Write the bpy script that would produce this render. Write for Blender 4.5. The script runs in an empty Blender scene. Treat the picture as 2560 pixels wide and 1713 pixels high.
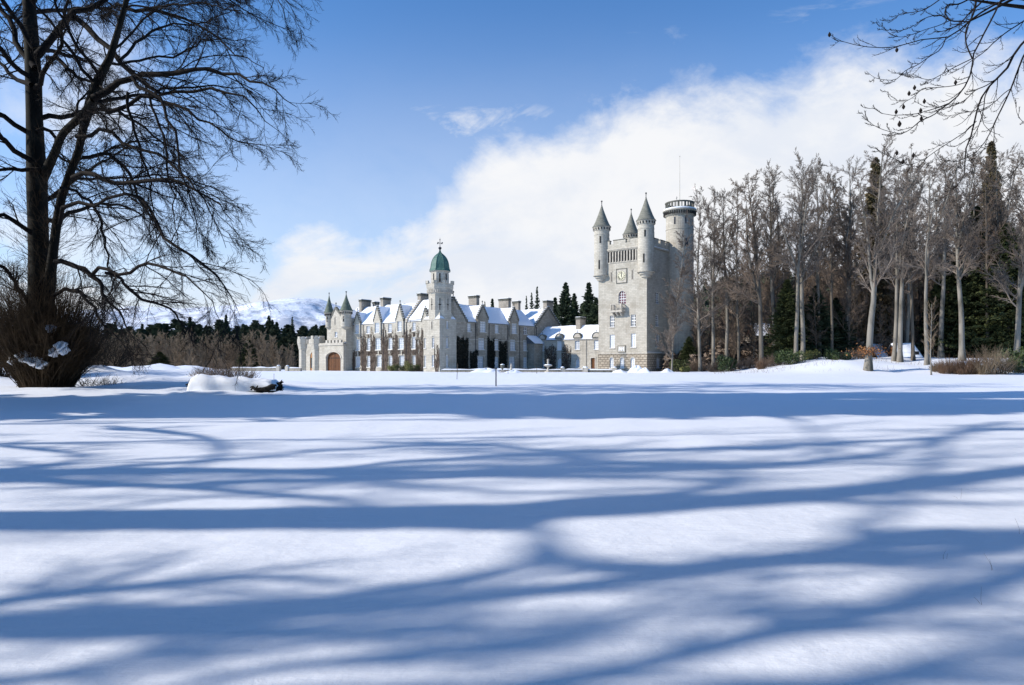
import bpy, math, random
import numpy as np
from mathutils import Vector

# ------------------------------------------------------------------ camera, sky, sun
SC = bpy.context.scene
COL = SC.collection
F = 24.0 / 36.0 * 2560.0          # focal length in photo pixels
HZ = 912.0                        # horizon row of the photo
EYE = 1.5
cam_d = bpy.data.cameras.new('camera')
cam = bpy.data.objects.new('camera', cam_d)
COL.objects.link(cam)
cam.location = (0, 0, EYE)
cam.rotation_euler = (math.radians(90), 0, 0)
cam_d.lens = 24.0
cam_d.sensor_width = 36.0
cam_d.shift_y = (HZ - 856.5) / 2560.0
cam_d.clip_start = 0.1
cam_d.clip_end = 12000
SC.camera = cam

SUN_EL = math.radians(30.5)
SUN_AZ = math.radians(9.0)        # light travels towards +x, a little towards +y
sun_d = bpy.data.lights.new('sun', 'SUN')
sun = bpy.data.objects.new('sun', sun_d)
COL.objects.link(sun)
sun_d.energy = 4.1
sun_d.angle = math.radians(0.7)
sun_d.color = (1.0, 0.93, 0.84)
sdir = Vector((math.cos(SUN_EL) * math.cos(SUN_AZ), math.cos(SUN_EL) * math.sin(SUN_AZ), -math.sin(SUN_EL)))
sun.rotation_euler = sdir.to_track_quat('-Z', 'Y').to_euler()
sun.location = (-60, -20, 60)

SC.view_settings.view_transform = 'Standard'
SC.view_settings.look = 'None'
SC.view_settings.exposure = 0.43
SC.view_settings.gamma = 1.0
EXPO = 2 ** SC.view_settings.exposure


class NT:
    """tiny node-tree helper"""
    def __init__(s, tree):
        s.t = tree
        tree.nodes.clear()

    def n(s, kind, **kw):
        nd = s.t.nodes.new('ShaderNode' + kind)
        for k, v in kw.items():
            setattr(nd, k, v)
        return nd

    def set(s, sock, v):
        if isinstance(v, bpy.types.NodeSocket):
            s.t.links.new(v, sock)
        else:
            sock.default_value = v

    def math(s, op, a, b=None, c=None, clamp=False):
        nd = s.n('Math', operation=op, use_clamp=clamp)
        s.set(nd.inputs[0], a)
        if b is not None:
            s.set(nd.inputs[1], b)
        if c is not None:
            s.set(nd.inputs[2], c)
        return nd.outputs[0]

    def mix(s, fac, a, b, kind='MIX'):
        nd = s.n('Mix', data_type='RGBA', blend_type=kind)
        s.set(nd.inputs[0], fac)
        s.set(nd.inputs[6], a)
        s.set(nd.inputs[7], b)
        return nd.outputs[2]

    def noise(s, vec, scale, detail=4, rough=0.55, dist=0.0):
        nd = s.n('TexNoise')
        if vec is not None:
            s.set(nd.inputs['Vector'], vec)
        nd.inputs['Scale'].default_value = scale
        nd.inputs['Detail'].default_value = detail
        nd.inputs['Roughness'].default_value = rough
        nd.inputs['Distortion'].default_value = dist
        return nd.outputs['Fac']

    def ramp(s, fac, lo, hi, smooth=True):
        nd = s.n('MapRange', interpolation_type='SMOOTHSTEP' if smooth else 'LINEAR')
        s.set(nd.inputs['Value'], fac)
        nd.inputs['From Min'].default_value = lo
        nd.inputs['From Max'].default_value = hi
        return nd.outputs['Result']

    def comb(s, x, y, z):
        nd = s.n('CombineXYZ')
        s.set(nd.inputs[0], x); s.set(nd.inputs[1], y); s.set(nd.inputs[2], z)
        return nd.outputs[0]

    def sep(s, v):
        nd = s.n('SeparateXYZ')
        s.set(nd.inputs[0], v)
        return nd.outputs


def build_world():
    w = bpy.data.worlds.new('World')
    SC.world = w
    w.use_nodes = True
    T = NT(w.node_tree)
    out = T.n('OutputWorld')
    bg = T.n('Background')
    STR = 0.110
    bg.inputs['Strength'].default_value = STR
    sky = T.n('TexSky', sky_type='NISHITA')
    sky.sun_disc = False
    sky.sun_elevation = SUN_EL
    sky.sun_rotation = math.atan2(-sdir.x, -sdir.y)
    sky.altitude = 300
    sky.air_density = 1.0
    sky.dust_density = 0.3
    sky.ozone_density = 2.6
    # the clear northern sky of the photo is a deep saturated blue
    skyc = T.mix(1.0, sky.outputs[0], (0.66, 1.02, 1.34, 1), 'MULTIPLY')
    tc = T.n('TexCoord')
    d = T.sep(tc.outputs['Generated'])
    yy = T.math('MAXIMUM', d[1], 0.05)
    gx = T.math('DIVIDE', d[0], yy)
    gz = T.math('DIVIDE', d[2], yy)
    front = T.ramp(d[1], 0.10, 0.35)
    # upper edge of the big cloud bank, as a height over direction
    pts = [(-400, 560), (0, 600), (300, 640), (560, 700), (640, 620), (720, 550), (800, 540), (930, 545), (1040, 530), (1100, 455),
           (1170, 400), (1300, 335), (1450, 285), (1600, 235), (1760, 185), (1900, 135), (2030, 112), (2160, 108), (2350, 125), (2560, 130), (2900, 160)]
    fc = T.n('FloatCurve')
    X0, X1, Z1 = -1.1, 1.1, 0.6
    cv = fc.mapping.curves[0]
    conv = [(((px - 1280) / F - X0) / (X1 - X0), (HZ - py) / F / Z1) for px, py in pts]
    while len(cv.points) < len(conv):
        cv.points.new(0.5, 0.5)
    for p, (a, b) in zip(cv.points, conv):
        p.location = (a, b)
    fc.mapping.update()
    T.set(fc.inputs['Value'], T.math('DIVIDE', T.math('SUBTRACT', gx, X0), X1 - X0, clamp=True))
    edge = T.math('MULTIPLY', fc.outputs[0], Z1)
    v = T.comb(T.math('MULTIPLY', gx, 1.0), T.math('MULTIPLY', gz, 1.5), 0.37)
    n1 = T.noise(v, 3.2, 9, 0.60, 0.4)
    n2 = T.noise(v, 11.0, 7, 0.62, 0.3)
    vr = T.comb(T.math('ADD', T.math('MULTIPLY', gx, 0.8), T.math('MULTIPLY', gz, 1.6)), T.math('SUBTRACT', T.math('MULTIPLY', gz, 3.4), T.math('MULTIPLY', gx, 1.2)), 2.1)
    n3 = T.noise(vr, 5.0, 8, 0.6, 0.6)
    off = T.math('ADD', T.math('MULTIPLY', T.math('SUBTRACT', n1, 0.5), 0.24), T.math('MULTIPLY', T.math('SUBTRACT', n2, 0.5), 0.10))
    diff = T.math('ADD', T.math('SUBTRACT', edge, gz), off)
    main = T.ramp(diff, -0.035, 0.080)
    # inside, thinner streaks let a paler blue through on the left side
    thin = T.math('MULTIPLY', T.ramp(n3, 0.43, 0.66), T.ramp(gx, 0.10, -0.20))
    main = T.math('MULTIPLY', main, T.math('SUBTRACT', 1.0, T.math('MULTIPLY', thin, 0.25)))

    def blob(px, py, rx, ry, ang=0.0):
        cx, cz = (px - 1280) / F, (HZ - py) / F
        a = T.math('SUBTRACT', gx, cx); b = T.math('SUBTRACT', gz, cz)
        ca, sa = math.cos(ang), math.sin(ang)
        p = T.math('ADD', T.math('MULTIPLY', a, ca), T.math('MULTIPLY', b, sa))
        q = T.math('SUBTRACT', T.math('MULTIPLY', b, ca), T.math('MULTIPLY', a, sa))
        r = T.math('ADD', T.math('POWER', T.math('ABSOLUTE', T.math('DIVIDE', p, rx / F)), 2.0), T.math('POWER', T.math('ABSOLUTE', T.math('DIVIDE', q, ry / F)), 2.0))
        return T.math('SUBTRACT', 1.0, r, clamp=True)
    wisp = T.math('MULTIPLY', T.math('MULTIPLY', blob(1230, 312, 320, 80, math.radians(-6)), T.ramp(n3, 0.40, 0.66)), T.ramp(n2, 0.30, 0.60))
    wisp = T.math('MULTIPLY', wisp, 0.75)
    wl = T.math('MULTIPLY', T.math('MAXIMUM', blob(190, 260, 300, 260), blob(60, 620, 620, 220)), T.ramp(n1, 0.36, 0.60))
    wl = T.math('MULTIPLY', wl, 0.75)
    w3 = T.math('MULTIPLY', blob(2000, 60, 700, 110, math.radians(12)), T.ramp(n3, 0.50, 0.75))
    w3 = T.math('MULTIPLY', w3, 0.35)
    haze = T.math('MULTIPLY', T.ramp(gz, 0.30, 0.04), 0.92)
    veil = T.math('MULTIPLY', T.ramp(gz, 0.56, 0.06), 0.52)
    m = T.math('MAXIMUM', T.math('MAXIMUM', main, haze), T.math('MAXIMUM', wisp, T.math('MAXIMUM', wl, T.math('MAXIMUM', w3, veil))))
    m = T.math('MULTIPLY', m, front)
    k = 1.0 / (STR * EXPO)
    shade = T.math('MULTIPLY', T.ramp(T.math('ADD', T.math('MULTIPLY', n1, 0.7), T.math('MULTIPLY', n2, 0.3)), 0.38, 0.60), 1.0)
    cloud = T.mix(shade, (0.80 * k, 0.845 * k, 0.93 * k, 1), (0.93 * k, 0.94 * k, 0.965 * k, 1))
    T.set(bg.inputs['Color'], T.mix(m, skyc, cloud))
    T.t.links.new(bg.outputs[0], out.inputs['Surface'])


build_world()

# ------------------------------------------------------------------ materials
def mat(name, col, rough=0.8, spec=0.3, metal=0.0):
    m = bpy.data.materials.new(name)
    m.use_nodes = True
    T = NT(m.node_tree)
    out = T.n('OutputMaterial')
    b = T.n('BsdfPrincipled')
    b.inputs['Roughness'].default_value = rough
    b.inputs['Specular IOR Level'].default_value = spec
    b.inputs['Metallic'].default_value = metal
    b.inputs['Base Color'].default_value = (*col, 1)
    T.t.links.new(b.outputs[0], out.inputs['Surface'])
    return m, T, b


def bump(T, b, h, strength=0.4, dist=0.05):
    bp = T.n('Bump')
    bp.inputs['Strength'].default_value = strength
    bp.inputs['Distance'].default_value = dist
    T.set(bp.inputs['Height'], h)
    T.t.links.new(bp.outputs[0], b.inputs['Normal'])


def noisy(name, c1, c2, scale=3.0, rough=0.85, lo=0.35, hi=0.65, bmp=0.3, spec=0.2, stretch=None):
    m, T, b = mat(name, c1, rough, spec)
    tc = T.n('TexCoord')
    vec = tc.outputs['Object']
    if stretch:
        mp = T.n('Mapping'); mp.inputs['Scale'].default_value = stretch
        T.t.links.new(vec, mp.inputs[0]); vec = mp.outputs[0]
    n = T.noise(vec, scale, 6, 0.6)
    T.set(b.inputs['Base Color'], T.mix(T.ramp(n, lo, hi), (*c1, 1), (*c2, 1)))
    if bmp:
        bump(T, b, n, bmp, 0.05)
    return m


def stone_mat(name, c1, c2, mortar, bw=0.75, bh=0.30, stain=0.5, bstr=0.5, msize=0.014):
    m, T, b = mat(name, c1, 0.88, 0.2)
    tc = T.n('TexCoord')
    p = T.sep(tc.outputs['Object'])
    vec = T.comb(T.math('ADD', p[0], p[1]), p[2], 0.0)
    br = T.n('TexBrick')
    T.set(br.inputs['Vector'], vec)
    br.inputs['Color1'].default_value = (*c1, 1)
    br.inputs['Color2'].default_value = (*c2, 1)
    br.inputs['Mortar'].default_value = (*mortar, 1)
    br.inputs['Scale'].default_value = 1.0
    br.inputs['Brick Width'].default_value = bw
    br.inputs['Row Height'].default_value = bh
    br.inputs['Mortar Size'].default_value = msize
    br.inputs['Bias'].default_value = -0.1
    n = T.noise(tc.outputs['Object'], 0.45, 7, 0.65)
    col = T.mix(T.math('MULTIPLY', T.ramp(n, 0.44, 0.72), stain), br.outputs[0], (c1[0] * 0.50, c1[1] * 0.47, c1[2] * 0.43, 1))
    # vertical rain streaks
    vs = T.comb(T.math('MULTIPLY', p[0], 2.2), T.math('MULTIPLY', p[1], 2.2), T.math('MULTIPLY', p[2], 0.16))
    n2 = T.noise(vs, 1.0, 5, 0.6)
    col = T.mix(T.math('MULTIPLY', T.ramp(n2, 0.50, 0.75), stain * 0.8), col, (c1[0] * 0.42, c1[1] * 0.40, c1[2] * 0.37, 1))
    n3 = T.noise(tc.outputs['Object'], 9.0, 4, 0.6)
    col = T.mix(T.math('MULTIPLY', T.ramp(n3, 0.40, 0.75), 0.25), col, (c1[0] * 1.15, c1[1] * 1.13, c1[2] * 1.1, 1))
    T.set(b.inputs['Base Color'], col)
    hgt = T.math('ADD', T.math('MULTIPLY', T.math('SUBTRACT', 1.0, br.outputs['Fac']), 0.6), T.math('MULTIPLY', n3, 0.5))
    bump(T, b, hgt, bstr, 0.03)
    return m


def snow_mat(name, ripples=True):
    m, T, b = mat(name, (0.86, 0.885, 0.93), 0.55, 0.25)
    tc = T.n('TexCoord')
    o = tc.outputs['Object']
    n0 = T.noise(o, 0.35, 4, 0.5)
    n1 = T.noise(o, 3.5, 6, 0.6)
    n2 = T.noise(o, 45.0, 5, 0.75)
    n3 = T.noise(o, 160.0, 2, 0.7)
    pit = T.math('MULTIPLY', T.ramp(T.noise(o, 14.0, 3, 0.6), 0.66, 0.80), -0.10)
    h = T.math('ADD', T.math('ADD', T.math('MULTIPLY', n1, 0.8), T.math('MULTIPLY', n2, 0.07)), T.math('ADD', T.math('MULTIPLY', n3, 0.025), pit))
    if ripples:
        mpw = T.n('Mapping'); mpw.inputs['Scale'].default_value = (0.5, 2.6, 1); mpw.inputs['Rotation'].default_value = (0, 0, 0.35)
        T.t.links.new(o, mpw.inputs[0])
        h = T.math('ADD', h, T.math('ADD', T.math('MULTIPLY', n0, 2.0), T.math('MULTIPLY', T.noise(mpw.outputs[0], 3.0, 5, 0.65), 0.8)))
    bump(T, b, h, 0.42, 0.05)
    b.inputs['Base Color'].default_value = (0.86, 0.885, 0.93, 1)
    T.set(b.inputs['Base Color'], T.mix(T.ramp(n2, 0.3, 0.7), (0.80, 0.83, 0.885, 1), (0.85, 0.87, 0.91, 1)))
    return m


M = {}
M['snow'] = snow_mat('snow')
M['snow_cap'] = snow_mat('snow_cap', False)
M['stone'] = stone_mat('granite_ashlar', (0.51, 0.472, 0.40), (0.40, 0.37, 0.31), (0.27, 0.25, 0.205), 0.72, 0.30, 0.55, 0.45)
M['stone_shade_old'] = stone_mat('granite_shaded_weathered', (0.40, 0.362, 0.30), (0.29, 0.262, 0.215), (0.16, 0.14, 0.115), 0.70, 0.30, 0.85, 0.5)  # darker granite: shade of the right wing put into the colour, plus stains
M['rustic'] = stone_mat('granite_rusticated', (0.46, 0.395, 0.31), (0.31, 0.265, 0.205), (0.10, 0.085, 0.065), 0.80, 0.42, 0.6, 1.0, 0.05)
M['trim'] = noisy('granite_trim', (0.53, 0.485, 0.41), (0.40, 0.365, 0.31), 2.5, 0.85)
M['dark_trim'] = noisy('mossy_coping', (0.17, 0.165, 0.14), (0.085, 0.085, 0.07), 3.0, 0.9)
M['chimney'] = stone_mat('chimney_stone', (0.38, 0.34, 0.285), (0.29, 0.26, 0.22), (0.18, 0.16, 0.13), 0.6, 0.28, 0.7, 0.5)
M['slate'] = noisy('roof_slate', (0.15, 0.16, 0.17), (0.09, 0.095, 0.105), 4.0, 0.7)
M['cone'] = noisy('turret_slate', (0.23, 0.22, 0.18), (0.14, 0.14, 0.115), 2.0, 0.8, stretch=(1, 1, 3.0))
M['cone_green'] = noisy('mossy_turret_slate', (0.15, 0.175, 0.13), (0.09, 0.11, 0.085), 2.0, 0.8)
M['copper'] = noisy('verdigris_copper', (0.075, 0.165, 0.13), (0.04, 0.10, 0.08), 2.2, 0.6, stretch=(3, 3, 0.5), spec=0.4)
M['iron'] = mat('dark_iron', (0.02, 0.023, 0.03), 0.6)[0]
M['white'] = mat('white_paint', (0.80, 0.80, 0.79), 0.5)[0]
M['dark'] = mat('dark_opening', (0.022, 0.020, 0.018), 0.8)[0]
M['glass_pale'] = mat('pale_window_pane', (0.52, 0.55, 0.59), 0.15, 0.6)[0]
M['blind'] = mat('white_blind', (0.74, 0.75, 0.76), 0.35, 0.4)[0]
M['glass_dark'] = mat('dark_window_pane', (0.035, 0.035, 0.045), 0.08, 0.6)[0]
M['glass_red'] = mat('curtained_pane', (0.16, 0.06, 0.07), 0.15, 0.5)[0]
M['wood'] = noisy('brown_door_wood', (0.155, 0.062, 0.022), (0.085, 0.034, 0.013), 3.0, 0.6, stretch=(8, 8, 0.6))
M['wood_light'] = noisy('orange_door_wood', (0.36, 0.18, 0.08), (0.24, 0.12, 0.05), 3.0, 0.6)
M['clock'] = mat('clock_face', (0.62, 0.58, 0.42), 0.6)[0]
M['black'] = mat('black_paint', (0.012, 0.012, 0.012), 0.5)[0]
M['bark_dark'] = noisy('shaded_dark_beech_bark', (0.012, 0.011, 0.009), (0.036, 0.033, 0.026), 1.4, 0.95, 0.42, 0.75, 0.6, stretch=(1, 1, 0.35))  # shade from neighbouring trees is put into this near-black bark colour
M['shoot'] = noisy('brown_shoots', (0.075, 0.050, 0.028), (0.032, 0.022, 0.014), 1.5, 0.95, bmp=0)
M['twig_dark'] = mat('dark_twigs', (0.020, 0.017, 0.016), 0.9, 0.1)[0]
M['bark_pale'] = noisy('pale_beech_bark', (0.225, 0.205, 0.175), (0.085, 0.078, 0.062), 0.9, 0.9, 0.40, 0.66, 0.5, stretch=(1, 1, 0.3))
M['bark_mid'] = noisy('grey_brown_bark', (0.13, 0.112, 0.09), (0.06, 0.05, 0.04), 0.9, 0.9, 0.40, 0.66, 0.5, stretch=(1, 1, 0.3))
M['twig_grey'] = noisy('grey_twigs', (0.215, 0.178, 0.148), (0.14, 0.112, 0.092), 0.2, 0.9, bmp=0)
M['twig_brown'] = noisy('brown_twigs', (0.215, 0.162, 0.122), (0.13, 0.098, 0.074), 0.2, 0.9, bmp=0)
M['twig_larch'] = noisy('larch_twigs', (0.34, 0.26, 0.175), (0.19, 0.14, 0.095), 0.15, 0.9, bmp=0)
M['twig_red'] = noisy('rust_twigs', (0.20, 0.125, 0.08), (0.13, 0.088, 0.06), 0.6, 0.9, bmp=0)
M['twig_buff'] = noisy('buff_twigs', (0.26, 0.20, 0.13), (0.18, 0.13, 0.09), 0.6, 0.9, bmp=0)
M['leaf_rust'] = noisy('dry_beech_leaf', (0.30, 0.135, 0.05), (0.20, 0.09, 0.04), 2.0, 0.8, bmp=0)
M['needle'] = noisy('dark_needles', (0.075, 0.100, 0.052), (0.034, 0.050, 0.030), 0.35, 0.85, 0.35, 0.65, 0)
M['needle_far'] = noisy('far_needles', (0.085, 0.105, 0.062), (0.038, 0.052, 0.034), 0.15, 0.9, 0.35, 0.65, 0)
M['needle_olive'] = noisy('olive_needles', (0.085, 0.098, 0.036), (0.036, 0.046, 0.02), 0.30, 0.85, 0.35, 0.65, 0)
M['needle_brown'] = noisy('brown_green_needles', (0.20, 0.15, 0.085), (0.10, 0.085, 0.045), 0.25, 0.85, 0.35, 0.65, 0)
M['leaf'] = noisy('evergreen_leaf', (0.07, 0.10, 0.03), (0.032, 0.052, 0.018), 1.5, 0.5, bmp=0, spec=0.4)
M['leaf_yel'] = noisy('yellowish_leaf', (0.24, 0.23, 0.08), (0.12, 0.13, 0.045), 1.5, 0.6, bmp=0)
M['ivy_dark'] = noisy('dark_ivy_leaf', (0.018, 0.020, 0.014), (0.034, 0.032, 0.024), 3.0, 0.7, bmp=0)
M['vine'] = noisy('bare_vine', (0.075, 0.055, 0.042), (0.15, 0.115, 0.09), 0.8, 0.9, bmp=0)


# ------------------------------------------------------------------ tagging and mesh helpers
def tag(o, label=None, cat=None, group=None, kind=None):
    if label: o['label'] = label
    if cat: o['category'] = cat
    if group: o['group'] = group
    if kind: o['kind'] = kind
    return o


def empty(name, loc=(0, 0, 0), rz=0.0, parent=None):
    o = bpy.data.objects.new(name, None)
    o.empty_display_size = 0.5
    COL.objects.link(o)
    o.location = loc
    o.rotation_euler = (0, 0, rz)
    if parent: o.parent = parent
    return o


class MB:
    def __init__(s):
        s.v = []; s.f = []

    def add(s, vs, fs):
        k = len(s.v)
        s.v += [tuple(map(float, p)) for p in vs]
        s.f += [tuple(k + i for i in f) for f in fs]
        return s

    def box(s, x0, x1, y0, y1, z0, z1):
        return s.add([(x0, y0, z0), (x1, y0, z0), (x1, y1, z0), (x0, y1, z0), (x0, y0, z1), (x1, y0, z1), (x1, y1, z1), (x0, y1, z1)],
                     [(0, 3, 2, 1), (4, 5, 6, 7), (0, 1, 5, 4), (1, 2, 6, 5), (2, 3, 7, 6), (3, 0, 4, 7)])

    def obox(s, c, ang, sx, sy, z0, z1):
        ca, sa = math.cos(ang), math.sin(ang)
        vs = []
        for z in (z0, z1):
            for a, b in ((-1, -1), (1, -1), (1, 1), (-1, 1)):
                x, y = a * sx / 2, b * sy / 2
                vs.append((c[0] + x * ca - y * sa, c[1] + x * sa + y * ca, z))
        return s.add(vs, [(0, 3, 2, 1), (4, 5, 6, 7), (0, 1, 5, 4), (1, 2, 6, 5), (2, 3, 7, 6), (3, 0, 4, 7)])

    def lathe(s, prof, c=(0, 0), seg=24, ph=0.0, cap=True):
        vs = []; fs = []
        for r, z in prof:
            for i in range(seg):
                a = ph + 2 * math.pi * i / seg
                vs.append((c[0] + r * math.cos(a), c[1] + r * math.sin(a), z))
        for j in range(len(prof) - 1):
            for i in range(seg):
                i2 = (i + 1) % seg
                fs.append((j * seg + i, j * seg + i2, (j + 1) * seg + i2, (j + 1) * seg + i))
        if cap:
            fs.append(tuple(range(seg))[::-1])
            fs.append(tuple((len(prof) - 1) * seg + i for i in range(seg)))
        return s.add(vs, fs)

    def prism(s, poly, vec):
        """poly: list of 3d points, extruded by vec"""
        n = len(poly)
        vs = list(poly) + [tuple(p[i] + vec[i] for i in range(3)) for p in poly]
        fs = [tuple(range(n))[::-1], tuple(n + i for i in range(n))]
        for i in range(n):
            j = (i + 1) % n
            fs.append((i, j, n + j, n + i))
        return s.add(vs, fs)

    def tube(s, p, q, r0, r1=None, seg=8):
        r1 = r0 if r1 is None else r1
        p = Vector(p); q = Vector(q); d = (q - p).normalized()
        a = d.orthogonal().normalized(); b = d.cross(a)
        vs = []
        for c, r in ((p, r0), (q, r1)):
            for i in range(seg):
                t = 2 * math.pi * i / seg
                vs.append(tuple(c + a * math.cos(t) * r + b * math.sin(t) * r))
        fs = [(i, (i + 1) % seg, seg + (i + 1) % seg, seg + i) for i in range(seg)]
        fs += [tuple(range(seg))[::-1], tuple(seg + i for i in range(seg))]
        return s.add(vs, fs)

    def build(s, name, m, parent=None, smooth=False, loc=None):
        me = bpy.data.meshes.new(name)
        me.from_pydata(s.v, [], s.f)
        me.materials.append(m)
        if smooth:
            me.polygons.foreach_set('use_smooth', [True] * len(me.polygons))
        me.update()
        o = bpy.data.objects.new(name, me)
        COL.objects.link(o)
        if parent: o.parent = parent
        if loc: o.location = loc
        return o


def quads_obj(name, V, Q, m, parent=None, smooth=True, loc=None):
    """fast mesh of quads from numpy arrays"""
    me = bpy.data.meshes.new(name)
    V = np.ascontiguousarray(V, dtype=np.float32); Q = np.ascontiguousarray(Q, dtype=np.int32)
    me.vertices.add(len(V)); me.vertices.foreach_set('co', V.ravel())
    me.loops.add(Q.size); me.loops.foreach_set('vertex_index', Q.ravel())
    me.polygons.add(len(Q))
    me.polygons.foreach_set('loop_start', np.arange(0, Q.size, 4, dtype=np.int32))
    try:
        me.polygons.foreach_set('loop_total', np.full(len(Q), 4, dtype=np.int32))
    except Exception:
        pass
    me.update(calc_edges=True)
    me.polygons.foreach_set('use_smooth', np.full(len(Q), smooth, dtype=bool))
    me.materials.append(m)
    o = bpy.data.objects.new(name, me)
    COL.objects.link(o)
    if parent: o.parent = parent
    if loc: o.location = loc
    return o


# value noise from sums of sines, same everywhere in the script
_r = np.random.RandomState(5)
_W = [(_r.uniform(0, 2 * np.pi), _r.uniform(0, 2 * np.pi), _r.uniform(0.7, 1.4)) for _ in range(60)]


def sn(x, y, scale, k0=0, n=7):
    s = 0
    for i in range(n):
        a, ph, f = _W[(k0 + i) % 60]
        s = s + np.sin((x * np.cos(a) + y * np.sin(a)) * f * 2 * np.pi / scale + ph)
    return s / math.sqrt(n)


def sstep(x):
    x = np.clip(x, 0, 1)
    return x * x * (3 - 2 * x)


def ground_h(x, y):
    x = np.asarray(x, float); y = np.asarray(y, float)
    h = 0.33 * sstep((y - 45) / 60)
    # rising bank under the wood on the right
    m = sstep((x - 30 + (y - 80) * -0.05) / 20)
    h = h + 2.35 * m * sstep((y - 76 - 3 * sn(x, y, 23, 3)) / 36)
    h = h + 0.13 * m * sstep((y - 80) / 12) * sn(x, y, 7.0, 11)
    h = h + 0.06 * m * sstep((y - 80) / 8) * sn(x, y, 2.3, 17)
    # drifts to the left, round the beech
    lm = sstep((-x / np.maximum(y, 1) - .36) / .12) * sstep((y - 38) / 14) * (1 - sstep((y - 74) / 16))
    h = h + lm * (0.85 + 0.34 * sn(x, y * 1.6, 11.0, 21) + 0.12 * sn(x, y * 1.7, 4.0, 27))
    l2 = sstep((-x - 11) / 5) * sstep((y - 31) / 4) * (1 - sstep((y - 50) / 12))
    h = h + l2 * (0.12 + 0.11 * sn(x * 0.6, y * 2.0, 5.0, 31) + 0.03 * sn(x * .5, y * 2, 1.9, 36))
    # open lawn: hardly any relief
    h = h + 0.030 * sn(x, y, 14.0, 5) + 0.006 * sn(x, y, 1.7, 9) + 0.011 * sn(x * .6, y, 4.1, 41)
    h = h + 0.0022 * sn(x, y, .42, 15) * (y < 25)
    return h


def gz(x, y):
    return float(ground_h(np.array([x]), np.array([y]))[0])


def at(px, py, Y):
    return ((px - 1280) / F * Y, Y, EYE + (HZ - py) / F * Y)


def build_ground():
    a = np.linspace(-1, 1, 421)
    xs = np.sign(a) * (np.abs(a) * 42 + 3500 * np.abs(a) ** 6)
    b = np.linspace(0, 1, 560)
    ys = -40 + 44 * np.clip(b / 0.08, 0, 1) ** 1.0 + 0
    bb = np.clip((b - 0.08) / 0.92, 0, 1)
    ys = ys + bb * 40 + 110 * bb ** 2.2 + 4200 * bb ** 12
    Xg, Yg = np.meshgrid(xs, ys)
    Zg = ground_h(Xg, Yg)
    V = np.stack([Xg.ravel(), Yg.ravel(), Zg.ravel()], 1)
    ny, nx = Xg.shape
    i = np.arange(ny - 1)[:, None] * nx + np.arange(nx - 1)[None, :]
    Q = np.stack([i, i + 1, i + nx + 1, i + nx], -1).reshape(-1, 4)
    g = quads_obj('ground', V, Q, M['snow'])
    tag(g, 'wide snow covered lawn in blue shadow and sunlight', 'ground', kind='structure')


build_ground()


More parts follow.
